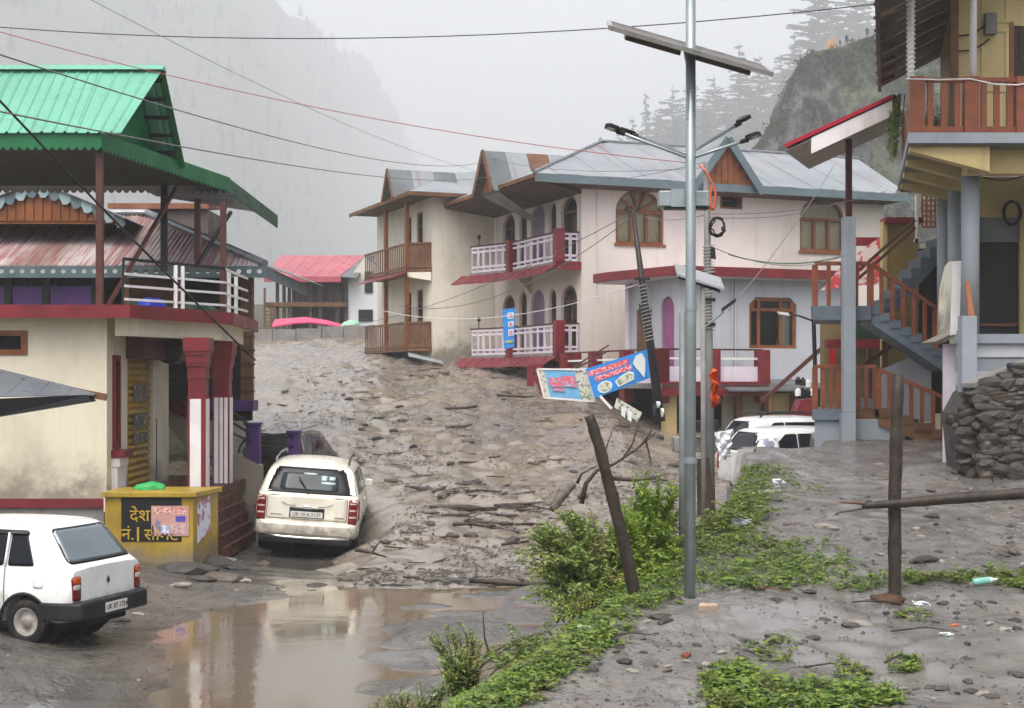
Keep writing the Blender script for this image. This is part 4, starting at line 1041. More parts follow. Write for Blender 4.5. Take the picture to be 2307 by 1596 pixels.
# slab with its red edge
SE = [(-15, 24.0), (-6.25, 24.0), (-5.13, 26.8), (-5.29, 30.0), (-5.4, 31.0)]
s = M(); s.slab([(x, y, 3.96) for x, y in SE] + [(-15, 31.0, 3.96)], (0, 0, .10)); s.build('terrace_slab', cream, sh)
e = M()
for p, q in zip(SE, SE[1:]): e.beam((*p, 4.05), (*q, 4.05), .06, .22)
e.build('slab_edge', redp, sh)
b = M(); b.slab([(-6.6, 24.35, 3.66), (-6.25, 24.5, 3.66), (-5.35, 26.9, 3.66), (-5.5, 30, 3.66), (-5.75, 30, 3.66), (-5.6, 27, 3.66)], (0, 0, .298)); b.build('edge_beam', cream, sh)
# two porch columns with red capitals
def column(u0, u1, Y, fluted):
    x = atx((u0 + u1) / 2, Y); wd = (u1 - u0) / F * Y / 2 * .88
    c = M(); c.box(x - wd, x + wd, Y - wd, Y + wd, .98, 2.62); co = c.build('column', redp, sh)
    for (dx0, dx1) in (((-.72, .50),) if not fluted else ((-.8, -.3), (-.15, .25), (.4, .8))):
        q = M(); q.box(x + wd * dx0, x + wd * dx1, Y - wd - .012, Y - wd + .01, 1.0, 2.60); q.build('panel', whitep, co)
    q = M(); q.box(x + wd - .01, x + wd + .012, Y - wd * .8, Y + wd * .8, 1.0, 2.60); q.build('panel', whitep, co)
    for (k, za, zb) in ((1.0, 2.62, 2.66), (.94, 2.66, 2.95), (1.04, 2.95, 3.02), (1.0, 3.02, 3.16), (1.12, 3.16, 3.22), (1.18, 3.22, 3.36), (1.32, 3.36, 3.42), (1.42, 3.42, 3.655)):
        q = M(); q.box(x - wd * k, x + wd * k, Y - wd * k, Y + wd * k, za, zb); q.build('capital', redp, co)
column(424, 470, 25.35, False); column(480, 523, 27.5, True)
# steps down to the street
for k in range(5):
    st = M(); z = .80 - .19 * (k + 1); x0 = -5.30 + .02; st.box(-5.36, -5.22 + .075 * k, 25.55 - .1 * k, 28.2, z, z + .188); st.build('step', MATS['dull red oxide floor'], sh)
# yellow counter
ct = root('shop_counter', (-5.9, 23.9, 0), 'yellow painted counter with black advertising panel in front of the cream shop', 'counter')
b = M(); b.slab([(-6.62, 23.8, -.15), (-5.18, 23.8, -.15), (-5.0, 24.95, -.15), (-6.62, 24.95, -.15)], (0, 0, 1.17)); b.build('body', ycount, ct, bev=.015)
b = M(); b.slab([(-6.66, 23.74, 1.021), (-5.12, 23.74, 1.021), (-4.94, 25.0, 1.021), (-6.66, 25.0, 1.021)], (0, 0, .085)); b.build('top', ycount, ct, bev=.012)
px = lambda u: atx(u, 23.79); pz = lambda v: atz(v, 23.79)
b = M(); b.box(px(273), px(409), 23.792, 23.799, pz(1221), pz(1121)); po = b.build('advert_panel', blackp, ct)
ylet = mat('yellow lettering', (0.50, 0.36, 0.06), 0.5, 0.15, 8, 0.05, 20)
TX = lambda u, v: Matrix.Translation((px(u), 23.788, pz(v))) @ Matrix.Rotation(PI / 2, 4, 'X')
text_mesh('\u0926\u0947\u0936', .27, TX(315, 1163), ylet, 'lettering', po)
text_mesh('\u0928\u0902.', .27, TX(288, 1205), ylet, 'lettering', po)
text_mesh('1', .34, TX(311, 1206), ylet, 'lettering', po)
text_mesh('\u0938\u0940\u092e\u0947\u0902\u091f', .27, TX(363, 1206), ylet, 'lettering', po)
pt = root('paper_poster', (px(383), 23.78, pz(1175)), 'pink printed paper poster pasted on the yellow counter', 'poster')
def flat(name, u0, u1, v0, v1, y, mt, par):
    q = M(); q.box(px(u0), px(u1), y - .002, y, pz(v1), pz(v0)); return q.build(name, mt, par)
flat('sheet', 341, 426, 1140, 1208, 23.786, mat('poster paper', (0.52, 0.33, 0.30), 0.6, .08, 4, .05, 20), pt)
flat('print', 347, 420, 1144, 1158, 23.783, print_mat('poster heading', (0.42, 0.14, 0.11), (0.60, 0.42, 0.38), 18, 22), pt)
flat('print', 396, 418, 1163, 1176, 23.783, mat('poster blue', (0.12, 0.10, 0.38), .6, .2, 8, 0, 10), pt)
flat('print', 347, 362, 1170, 1204, 23.783, print_mat('poster portrait', (0.40, 0.26, 0.16), (0.16, 0.15, 0.26), 6, 6), pt)
flat('print', 364, 381, 1184, 1202, 23.783, print_mat('poster photo', (0.62, 0.64, 0.72), (0.30, 0.34, 0.50), 14, 14), pt)
flat('print', 383, 421, 1180, 1203, 23.783, print_mat('poster small print', (0.52, 0.35, 0.32), (0.34, 0.20, 0.22), 12, 30), pt)
q = M(); q.slab([(-5.155, 23.98, .25), (-5.06, 24.55, .42), (-5.06, 24.55, 1.0), (-5.155, 23.98, .9)], (.006, 0, 0))
tag(q.build('torn_poster', print_mat('torn poster print', (0.62, 0.60, 0.68), (0.34, 0.12, 0.20), 5, 5, .5), None), 'torn poster on the street side of the yellow counter', 'poster')
GREEN_BUNDLE = True
q = M(); q.box(px(214), px(221), SY - .10, SY - .035, .80, 1.0); q.box(px(214), px(227), SY - .10, SY - .035, .74, .80); tag(q.build('white_bracket', whitep, None), 'small white bracket on the red plinth band of the cream shop', 'bracket')

# ------------------------------------------------------------------ terrace canopy
cn = root('terrace_canopy', (-7, 24.6, 4.06), 'steel terrace canopy with bright green gabled sheet roof and scalloped fascia', 'canopy')
gz0, gz1, gy0, gyr, gy1 = 7.04, 8.42, 24.35, 25.85, 27.35
gxr0, gxr1 = -6.5, -6.16
xs = [-15 + i * (8.5 / 11) for i in range(12)]
for k, (x0, x1) in enumerate(zip(xs, xs[1:])):
    last = (k == len(xs) - 2)
    for side in (0, 1):
        s = M(); yb, ye = (gy0, gyr) if side == 0 else (gy1, gyr)
        dxr = (gxr1 - gxr0) / 1.0 if last else 0
        # rib profile: pans with standing ribs, sheared so that the last sheet follows the raking gable edge
        n = 4; vs = []; prof_ = [(0, 0), (.12, .028), (.2, .028), (.32, 0)]
        row = []
        for i in range(n):
            for a, h in prof_: row.append(((i + a) / n, h))
        row.append((1, 0))
        for e in (0, 1):
            for a, h in row:
                x = lerp(x0, (gxr1 if e or side else gxr0), a) if last else lerp(x0, x1, a)
                vs.append((x, lerp(yb, ye, e), lerp(gz0, gz1, e) + h + .006 * (k % 2)))
        m_ = len(row); vs2 = [(x, y, z - .012) for x, y, z in vs]
        s.add(vs + vs2, [(i, i + 1, m_ + i + 1, m_ + i) for i in range(m_ - 1)] + [(2 * m_ + i + 1, 2 * m_ + i, 3 * m_ + i, 3 * m_ + i + 1) for i in range(m_ - 1)] + [(i + 1, i, 2 * m_ + i, 2 * m_ + i + 1) for i in range(m_ - 1)])
        s.build('roof_sheet', green, cn)
s = M(); s.slab([(-15, gyr - .16, gz1 - .04), (-15, gyr, gz1 + .07), (-15, gyr + .16, gz1 - .04)], (15 + gxr1 + .03, 0, 0)); s.build('ridge_cap', green, cn)
s = M(); s.slab([(gxr0 - .5, gy0 + .12, gz0 - .05), (gxr1 - .55, gyr, gz1 - .12), (gxr1 - .5, gy1 - .1, gz0 - .05)], (.03, 0, 0)); go = s.build('gable_sheet', greend, cn)
for k in range(5):
    t = (k + .5) / 5; s = M(); p = Vector((gxr1 - .5 + .0, lerp(gy1 - .12, gyr, t), lerp(gz0, gz1, t) - .05)); s.beam(p, p + Vector((.46, 0, 0)), .05, .06); s.build('purlin', blackm, go)
s = M(); s.slab([(gxr1 - .1, gyr, gz1 - .01), (gxr1 + .03, gyr, gz1 - .01), (gxr1 + .05, gy1 + .05, gz0 - .12), (gxr1 - .1, gy1 + .05, gz0 - .12)], (0, .02, -.03)); s.build('barge_sheet', greend, cn)
# flat sheet skirt below, its underside corrugated, street edge falling away
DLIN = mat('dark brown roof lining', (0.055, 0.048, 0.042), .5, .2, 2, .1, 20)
FE = [(-6.85, 24.45), (-6.30, 29.6)]
fz0 = 6.98
for k in range(13):
    y0 = 24.5 + k * .4; xe_ = lerp(-6.85, -6.3, (y0 - 24.45) / 5.15)
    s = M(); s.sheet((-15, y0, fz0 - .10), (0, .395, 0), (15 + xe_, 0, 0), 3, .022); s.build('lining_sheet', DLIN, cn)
def fascia(P, Q, z0, z1, mt, n, nm):
    s = M(); P = Vector(P); Q = Vector(Q); d = (Q - P); L = d.length; pts = [(0, z1), (0, z0)]
    for i in range(n):
        pts += [((i + .25) / n * L, z0 - .05), ((i + .5) / n * L, z0 - .065), ((i + .75) / n * L, z0 - .05), ((i + 1) / n * L, z0)]
    pts.append((L, z1)); d.normalize(); nn = Vector((d.y, -d.x, 0))
    s.plate(pts, [], .012, lambda a, b, t: (P.x + d.x * a + nn.x * t, P.y + d.y * a + nn.y * t, P.z + (Q.z - P.z) * a / L + b))
    return s.build(nm, mt, cn)
fascia((-15, 24.42, fz0), (-6.85, 24.42, fz0), -.16, .06, greend, 60, 'fascia')
fascia((-6.85, 24.42, fz0 + .02), (-5.72, 29.65, fz0), -.20, .04, greend, 36, 'fascia')
fascia((-5.72, 29.65, fz0), (-5.80, 36.2, fz0), -.24, .02, mat('dark green brown sheet', (0.04, 0.13, 0.07), .5, .2, 2, .1, 20), 30, 'fascia')
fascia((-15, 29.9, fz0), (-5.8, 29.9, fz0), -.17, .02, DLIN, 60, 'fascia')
s = M(); s.slab([(-6.85, 24.45, fz0 + .05), (-5.70, 29.65, fz0 + .03), (-6.6, 29.65, fz0 + .35), (-7.6, 24.45, fz0 + .10)], (0, 0, .015)); s.build('skirt_sheet', greend, cn)
s = M(); s.slab([(-5.72, 29.67, fz0 + .02), (-5.80, 36.2, fz0 + .02), (-8.8, 36.2, fz0 + .5), (-8.8, 29.67, fz0 + .5)], (0, 0, .015)); s.build('skirt_sheet', tind, cn)
def post(u, v0, v1, Y, mt, r=.05, par=cn, nm='post'):
    s = M(); x = atx(u, Y); s.box(x - r, x + r, Y - r, Y + r, atz(v1, Y), atz(v0, Y)); return s.build(nm, mt, par)
post(225, 330, 698, 24.6, maroonm, .055)
post(370, 415, 612, 29.0, blackm, .06); post(445, 448, 600, 29.3, maroonm, .055); post(503, 455, 712, 27.0, maroonm, .05)
def strut(u0, v0, u1, v1, Y0, Y1, mt, r=.03, nm='brace', par=cn):
    s = M(); s.beam(at(u0, v0, Y0), at(u1, v1, Y1), r * 2); return s.build(nm, mt, par)
strut(243, 690, 396, 425, 24.7, 28.6, maroonm); strut(447, 592, 520, 478, 27.6, 28.6, blackm)
# terrace railing: black frame with white bars
tr = root('terrace_railing', (-6.2, 24.2, 4.06), 'black framed terrace railing with white horizontal bars above the red slab edge', 'railing')
RA = Vector((-6.46, 24.35, 4.07)); RB = Vector((-5.28, 26.9, 4.07)); RC = Vector((-5.40, 29.9, 4.07)); up = Vector((0, 0, 1))
for A, B in ((RA, RB),):
    s = M(); s.beam(A + up * .87, B + up * .90, .04, .05); s.build('top_rail', blackm, tr)
s = M(); s.beam(RA, RA + up * .87, .04); s.build('post', blackm, tr)
for P_ in (RA.lerp(RB, .50), RA.lerp(RB, .57)):
    s = M(); s.box(P_.x - .03, P_.x + .03, P_.y - .08, P_.y - .03, 4.07, 4.93); s.build('post', whitep, tr)
for h in (.20, .42, .62):
    s = M(); s.beam(RA + up * h + Vector((.02, -.02, 0)), RB + up * (h + .03), .03, .04); s.build('bar', whitep, tr)
    s = M(); s.beam(RB + up * (h + .03), RC + up * (h + .06), .03, .04); s.build('bar', whitep, tr)
for t in (.18, .48): 
    P_ = RB.lerp(RC, t); s = M(); s.box(P_.x - .03, P_.x + .03, P_.y - .04, P_.y + .04, 4.07, 4.93); s.build('post', whitep, tr)
s = M(); s.beam(RB + up * .9, RC + up * .93, .03, .04); s.build('bar', whitep, tr)
def bundle(name, c, r, n, mt, label, sq=.55, seed=1):
    q = random.Random(seed); m_ = M(); bm = bmesh.new(); bmesh.ops.create_icosphere(bm, subdivisions=3, radius=1)
    vs = [Vector((v.co.x * r, v.co.y * r * .7, v.co.z * r * sq)) * (1 + .30 * fbm(v.co.x * 1.6 + seed * 3, v.co.y * 1.6, v.co.z * 1.6, 3)) + Vector(c) for v in bm.verts]
    m_.add(vs, [tuple(v.index for v in f.verts) for f in bm.faces]); bm.free()
    return tag(m_.build(name, mt, None, smooth=True), label, 'bundle')
bundle('tarp_bundle', (-6.02, 24.35, 1.13), .24, 0, plastic_gr, 'crumpled green plastic bundle lying on the yellow counter', .42, 12)
bundle('tarp_bundle', at(340, 688, 25.6) , .26, 0, plastic_bl, 'crumpled blue tarp on the terrace behind the white bars', .5, 2)
bundle('tarp_bundle', at(312, 694, 25.9), .28, 0, tarpg, 'crumpled dark green tarp left of the blue tarp on the terrace', .4, 3)
bundle('tarp_bundle', at(430, 702, 27.6), .50, 0, tarpg, 'long heap of dark green plants and cloth on the terrace floor', .35, 4)

# ------------------------------------------------------------------ old house with rusty red and white corrugated roof behind the terrace
oh = root('rust_roof_house', (-9, 34, 2), 'old house with rust streaked corrugated roof and carved grey eave behind the terrace', 'house')
def rust_roof_mat():
    k = N('rust streaked white red sheet')
    st = k.noise(1.0, 4, .6, k.scaled((9, .4, .4)))
    c = k.mix(k.ramp(st, .42, .58), (0.46, 0.42, 0.42), (0.34, 0.18, 0.19))
    c = k.mix(k.ramp(k.noise(.35, 5, .6), .52, .70, 0, .75), c, (0.16, 0.075, 0.04))
    k.l(c, k.b.inputs['Base Color']); k.b.inputs['Roughness'].default_value = .45
    k.bump(k.noise(14, 4), .1); return k.m
RUST = rust_roof_mat()
oz0, oz1 = atz(598, 32.5), atz(485, 36.0)
ox1, oxr = atx(597, 32.5), atx(330, 36.0)
xs = lin(-16, ox1, .75)
for x0, x1 in zip(xs, xs[1:]):
    t = 1.0 if x1 < oxr else max(0.03, 1 - (x1 - oxr) / (ox1 - oxr)); t0 = 1.0 if x0 < oxr else max(0.03, 1 - (x0 - oxr) / (ox1 - oxr))
    n = 7 * 4; vs = []
    for e in (0, 1):
        for i in range(n + 1):
            a = i / n; tt = lerp(t0, t, a) * e
            vs.append((lerp(x0, x1, a), lerp(32.5, 36.0, tt), lerp(oz0, oz1, tt) + .02 * math.sin(i * PI / 2)))
    s = M(); r = n + 1; vs += [(x, y, z - .012) for x, y, z in vs]
    s.add(vs, [(i, i + 1, r + i + 1, r + i) for i in range(n)] + [(2 * r + i + 1, 2 * r + i, 3 * r + i, 3 * r + i + 1) for i in range(n)]); s.build('roof_sheet', RUST, oh)
s = M(); s.slab([(ox1, 32.5, oz0), (oxr, 36, oz1), (ox1 + .4, 39.5, oz0)], (0, 0, -.02)); s.build('roof_sheet', tin, oh)
s = M()
for p, q in (((ox1, 32.48, oz0 + .04), (oxr, 36, oz1 + .06)), ((-16, 36, oz1 + .06), (oxr, 36, oz1 + .06))): s.tube([p, q], .09, 8)
s.build('ridge_cap', tin, oh)
# carved eave boards
s = M(); pts = []; L = ox1 + 16; n = 46
hl = [[(16 * 0 + (i + .5) / n * L + .06 * math.cos(a), .14 + .05 * math.sin(a)) for a in (0, .8, 1.6, 2.4, 3.1, 3.9, 4.7, 5.5)] for i in range(n)]
s.plate(rect(0, L, 0, .26), hl, .03, lambda a, b, d: (-16 + a, 32.44 + d, oz0 - .28 + b)); s.build('eave_board', greytrim, oh)
s = M(); s.box(ox1, ox1 + .03, 32.44, 39.0, oz0 - .28, oz0 - .02); s.build('eave_board', greytrim, oh)
# gable dormer with scalloped grey barge
gx, gyy = atx(88, 33.6), 33.6
gz_b, gz_t = atz(500, 33.6), atz(424, 33.6); gw = 2.0
curve = [(-1 + i / 8, 1 - abs(-1 + i / 8) ** 1.25) for i in range(17)]
def cp(t, o=0): return (gx + t[0] * gw, gz_b + (gz_t - gz_b) * t[1] + o)
s = M(); s.slab([(cp(t)[0], gyy, cp(t, -.05)[1]) for t in curve], (0, .05, 0)); do = s.build('dormer', wood, oh)
for i in range(17):
    x = gx - gw * .82 + i * gw * 1.64 / 16; hh = (gz_t - gz_b) * (1 - abs((x - gx) / gw) ** 1.25) - .14
    if hh > .05: b = M(); b.box(x - .085, x + .085, gyy - .03, gyy - .002, gz_b + .02, gz_b + .02 + hh); b.build('board', wood, do)
for i in range(16):
    a, b_ = curve[i], curve[i + 1]; s = M(); A, B = cp(a), cp(b_)
    mx = (A[0] + B[0]) / 2; mz = (A[1] + B[1]) / 2
    s.slab([(A[0], gyy - .12, A[1] + .04), (B[0], gyy - .12, B[1] + .04), (B[0], gyy - .12, B[1] - .10), (mx + .05, gyy - .12, mz - .21), (mx - .05, gyy - .12, mz - .21), (A[0], gyy - .12, A[1] - .10)], (0, .03, 0)); s.build('barge_scallop', greytrim if i % 2 else mat('pale blue trim', (0.34, 0.42, 0.44), .5, .1, 3, .05, 20), do)
    s = M(); s.slab([(A[0], gyy - .2, A[1] + .05), (B[0], gyy - .2, B[1] + .05), (B[0], gyy + 3.4, B[1] + .05), (A[0], gyy + 3.4, A[1] + .05)], (0, 0, .02)); s.build('dormer_roof', tind, do)
# walls, dark veranda and purple panels
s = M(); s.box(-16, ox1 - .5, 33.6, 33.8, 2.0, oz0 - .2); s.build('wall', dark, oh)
zv = atz(690, 32.7)
for i, u in enumerate((-60, 20, 105, 215, 285, 402)):
    x = atx(u, 32.7); s = M(); s.box(x - .08, x + .08, 32.62, 32.78, zv - .6, oz0 - .2); s.build('veranda_post', blackp if i < 4 else woodb, oh)
xs = [atx(u, 32.7) for u in (-60, 20, 105, 215)]
for x0, x1 in zip(xs, xs[1:]):
    s = M(); s.box(x0 + .09, x1 - .09, 32.66, 32.70, zv - .1, zv + .45); s.build('veranda_panel', purple, oh)
    for k in range(9):
        xx = lerp(x0 + .2, x1 - .2, k / 8); s = M(); s.box(xx - .015, xx + .015, 32.64, 32.655, zv + .45, oz0 - .3); s.build('baluster', blackp, oh)
s = M(); s.box(atx(280, 33.3), atx(400, 33.3), 33.3, 33.4, zv - .5, oz0 - .25); s.build('plank_wall', woodb, oh)
# corner post, purple beam and veranda below
xc_ = atx(557, 33.5)
s = M(); s.box(xc_ - .13, xc_ + .13, 33.4, 33.66, atz(922, 33.5), oz0 - .2); s.build('corner_post', woodb, oh)
for k in range(7):
    z = lerp(atz(915, 33.5), atz(700, 33.5), k / 7); s = M(); s.box(xc_ - .15, xc_ + .15, 33.37, 33.69, z, z + .05); s.build('post_ring', maroonm, oh)
s = M(); s.box(atx(470, 33.5), atx(575, 33.5), 33.2, 33.9, atz(926, 33.5), atz(902, 33.5)); s.build('floor_beam', purple, oh)
s = M(); s.box(atx(522, 34.2), atx(546, 34.2), 34.15, 34.25, atz(900, 34.2), atz(825, 34.2)); s.build('veranda_panel', purple, oh)
s = M(); s.box(-9.5, xc_ - .3, 35.2, 35.4, 1.0, 4.6); s.build('wall', cream, oh)
s = M(); s.box(atx(380, 31.8), atx(440, 31.8), 31.8, 31.9, atz(910, 31.8), atz(795, 31.8)); s.build('doorway_shade', dark, oh)  # flat dark panel painted in for the shade inside the doorway
sr = M(); sr.slab([at(380, 920, 30.6), at(380, 960, 30.6), at(432, 1025, 30.6), at(432, 930, 30.6)], (0, .25, 0)); sr.build('stair_wall', creamw, oh)
sr = M(); sr.slab([at(380, 905, 30.5), at(432, 905, 30.5), at(432, 945, 30.5), at(405, 935, 30.5), at(380, 925, 30.5)], (0, .1, 0)); sr.build('stair_band', redp, oh)
for k in range(2):
    s = M(); s.beam(at(380, 850 + 35 * k, 30.4), at(432, 890 + 35 * k, 30.4), .04); s.build('handrail', blackm, oh)
# rusty water tank standing behind the roof
tk = M(); Y = 37.5; x0, x1 = atx(255, Y), atx(468, Y); zb, zt2 = atz(600, Y), atz(472, Y)
tk.box(x0, x1, Y, Y + 2.2, zb, zt2); to = tk.build('rusty_shed', mat('rust brown sheet wall', (0.17, 0.14, 0.125), .6, .2, 1.2, .1, 14, (0.12, 0.06, 0.04), .6, .8, .5), None)
tag(to, 'rusty sheet metal shed box rising behind the old house roof', 'shed')
s = M(); s.slab([(x0 - .1, Y - .15, zt2), (x1 + .05, Y - .15, zt2), (x1 + .05, Y + 2.3, zt2 + .25), (x0 - .1, Y + 2.3, zt2 + .25)], (0, 0, .14)); s.build('roof', mat('rusty orange sheet', (0.30, 0.14, 0.09), .5, .25, 2, .1, 20), to)

# purple posts of the buried fence, in front of the old house
pf = root('purple_fence', (-5.2, 30, 1), 'two purple concrete fence posts with black rails above the white sport utility car', 'fence')
pA, pB = at(571, 1050, 29.2), at(663, 1022, 31.5)
for (p, z1, wd) in ((pA, atz(958, 29.2), .135), (pB, atz(976, 31.5), .125)):
    s = M(); s.box(p.x - wd, p.x + wd, p.y - wd, p.y + wd, p.z - .4, z1); s.build('post', purple, pf, bev=.01)
    s = M(); s.box(p.x - wd - .03, p.x + wd + .03, p.y - wd - .03, p.y + wd + .03, z1 + .001, z1 + .05); s.build('cap', purple, pf)
for k in range(2):
    s = M(); s.beam(Vector((pA.x, pA.y, atz(975 + 28 * k, 29.2))), Vector((pB.x, pB.y, atz(985 + 22 * k, 31.5))), .035); s.build('rail', blackm, pf)
for k in range(3):
    s = M(); s.beam(at(520, 925 + 25 * k, 28.4), Vector((pA.x, pA.y, atz(966 + 16 * k, 29.2))), .035); s.build('rail', blackm, pf)
cw = M(); cw.slab([at(522, 1020, 29.0), at(588, 1050, 29.0), at(588, 1130, 29.0), at(560, 1140, 29.0), at(522, 1090, 29.0)], (0, .3, 0)); tag(cw.build('low_wall', creamw, None), 'low cream stair wall left of the white sport utility car', 'wall')

# ------------------------------------------------------------------ tin lean-to at the far left, in front of the cream shop
ln = root('tin_lean_to', at(60, 930, 21), 'small tin lean-to roof jutting in at the left edge above the parked hatchback', 'shelter')
tip, tl = at(218, 885, 21.5), at(-40, 822, 21.5)
low = Vector((0, -1.6, -.46))
for k in range(5):
    a = tl.lerp(tip, k / 5); b = tl.lerp(tip, (k + 1) / 5 - .004); la = a + low * (1 - k / 5 * .93); lb_ = b + low * (1 - (k + 1) / 5 * .93)
    s = M(); s.slab([la, lb_, b, a], (0, 0, -.012)); s.build('roof_sheet', tin, ln)
s = M(); s.slab([at(-40, 900, 19.9), at(196, 890, 21.3), at(206, 905, 21.3), at(-40, 945, 19.9)], (0, .25, 0)); s.build('fascia', blackm, ln)  # black slab stands in for the shaded underside of the lean-to roof
s = M(); s.beam(tl + Vector((0, 0, -.12)), tip + Vector((.14, 0, -.07)), .07, .10); s.build('rafter', woodb, ln)
s = M(); s.box(tl.x - .6, tl.x - .45, 20.6, 20.75, -.2, tl.z - .4); s.build('post', woodb, ln)

# ------------------------------------------------------------------ house with the rose red roof, far end of the lane
rh = root('red_roof_house', (-9, 85, 5), 'white and brown house with rose red roof at the far end of the mud flow', 'house')
Y = 84.0; X = lambda u, y=Y: atx(u, y); Z = lambda v, y=Y: atz(v, y)
s = M(); s.box(X(782), X(868), Y, Y + .3, Z(760), Z(630)); s.build('wall', mat('white gable plaster', (0.62, 0.62, 0.63), .7, .05, .6, .05, 10), rh)
gp = M(); gp.slab([(X(782), Y - .02, Z(632)), (X(868), Y - .02, Z(632)), (X(822), Y - .02, Z(580))], (0, .2, 0)); gp.build('gable', mat('ivory gable board', (0.56, 0.54, 0.49), .7, .05, .6, .05, 10), rh)
for (u0, u1, v0, v1) in ((822, 840, 612, 660), (808, 840, 698, 724)):
    s = M(); s.box(X(u0), X(u1), Y - .08, Y - .03, Z(v1), Z(v0)); s.build('window', dark, rh)
brownw = mat('brown plank wall far', (0.10, 0.075, 0.075), .7, .2, 1, .1, 10)
s = M(); s.box(X(652), X(781), Y + .9, Y + 1.1, Z(745), Z(622)); s.build('plank_wall', brownw, rh)
for u in (625, 640, 652, 700, 722, 760, 781): s = M(); s.box(X(u) - .09, X(u) + .09, Y - .1, Y + .1, Z(745), Z(622)); s.build('post', brownw, rh)
s = M(); s.box(X(598), X(782), Y - .3, Y + .9, Z(692), Z(682)); s.build('balcony_floor', woodb, rh)
for k in range(14):
    x = lerp(X(640), X(778), k / 13); s = M(); s.box(x - .04, x + .04, Y - .25, Y - .2, Z(682), Z(664)); s.build('baluster', brownw, rh)
for u in (598, 612, 618): s = M(); s.box(X(u) - .06, X(u) + .06, Y - .3, Y - .2, Z(748), Z(650 if u == 598 else 690)); s.build('scaffold_pole', woodb, rh)
for k in range(6): s = M(); z = Z(742 - k * 8); s.box(X(598), X(612), Y - .28, Y - .22, z - .03, z + .03); s.build('ladder_rung', woodb, rh)
xa = [(603, 636), (640, 668), (668, 704), (704, 740), (740, 780), (780, 822)]
for k in range(6):
    t0, t1 = k / 6, (k + 1) / 6 - .004
    def RP(t, e): return Vector((lerp(X(lerp(600, 768, t)), X(lerp(633, 826, t), Y + 4), e), lerp(Y - .8, Y + 4, e), lerp(Z(627), Z(577, Y + 4), e)))
    s = M(); s.slab([RP(t0, 0), RP(t1, 0), RP(t1, 1), RP(t0, 1)], (0, 0, .04)); s.build('roof_sheet', pinkroof, rh)
s = M(); s.beam(RP(0, 0) + Vector((0, -.05, -.14)), RP(1, 0) + Vector((.1, -.05, -.14)), .06, .28); s.build('fascia', pinkroof, rh)
s = M(); s.slab([RP(1, 1), RP(1, 0) + Vector((.05, 0, 0)), RP(1, 0) + Vector((1.0, -.3, -.1)), RP(1, 1) + Vector((.5, -.3, -.1))], (0, 0, .05)); s.slab([RP(1, 1), (X(868), Y + 1, Z(618)), (X(868), Y + 6, Z(618)), RP(1, 1) + Vector((0, 3, 0))], (0, 0, .05)); s.build('roof_edge', tind, rh)
# pink tarpaulin shelter and grey valley wall
s = M(); Yt = 74.0
pp = [(at(612, 738, Yt), at(620, 722, Yt + 2)), (at(665, 730, Yt), at(688, 717, Yt + 2)), (at(700, 728, Yt), at(735, 724, Yt + 2)), (at(770, 738, Yt), at(772, 734, Yt + 2))]
for (a, b), (c, d) in zip(pp, pp[1:]): s.slab([a, c, d, b], (0, 0, .06))
tag(s.build('tarpaulin', pinktarp, None), 'pink tarpaulin shelter below the red roofed house', 'tarpaulin')
bundle('tarp_bundle', at(790, 738, 72), .45, 0, mat('pale mint plastic', (0.35, 0.55, 0.42), .5, .1, 3, 0, 10), 'pale green heap beside the wall of the red roofed house', .8, 6)
gw_ = root('boundary_wall', (-9, 66.5, 4.5), 'long grey concrete boundary wall across the head of the mud flow', 'wall')
xs = lin(atx(560, 66.5), atx(880, 66.5), 1.08)
for k, (x0, x1) in enumerate(zip(xs, xs[1:])):
    t = k / len(xs); zt3 = lerp(atz(743, 66.5), atz(729, 66.5), t)
    s = M(); s.box(x0 + .012, x1 - .012, 66.5 + .01 * (k % 2), 66.8, 4.2, zt3 + rnd.uniform(-.03, .03)); s.build('panel', conc, gw_)
    if k % 3 == 0: s = M(); s.box(x0 - .08, x0 + .08, 66.40, 66.49, 4.2, zt3 + .05); s.build('pier', conc, gw_)

# ------------------------------------------------------------------ outdoor stair tower on the right
YF = 29.6
sx = lambda u, y=YF: atx(u, y)
sz = lambda v, y=YF: atz(v, y)
stw = root('stair_tower', (7, 30, 1.5), 'zigzag outdoor staircase with slate steps and red brown railings', 'staircase')
# base block and landings
xb0, xb1 = sx(1835), sx(2008)
def skew(x0, x1, y0, y1, z0, z1):
    m_ = M(); k_ = .234 * (y1 - y0); return m_.slab([(x0, y0, z0), (x1, y0, z0), (x1 + k_, y1, z0), (x0 + k_, y1, z0)], (0, 0, z1 - z0))
b = skew(xb0, xb1, YF, YF + 2.2, .6, sz(945)); b.build('base_block', greyb, stw, bev=.02)
b = skew(sx(1968), sx(2040), YF + .05, YF + 2.2, .8, sz(955)); b.build('base_block', greyb, stw)
zl, zu = sz(922), sz(690)
l1 = skew(sx(1828), sx(1902), YF - .08, YF + 2.2, zl - .22, zl); l1.build('landing', slate, stw)
l1 = skew(sx(1904), sx(1975), YF + .12, YF + 2.2, zl - .3, zl - .002); l1.build('landing', woodb, stw)
l2 = skew(sx(1828), sx(1960), YF - .08, YF + 2.2, zu - .28, zu); l2.build('landing', slate, stw)
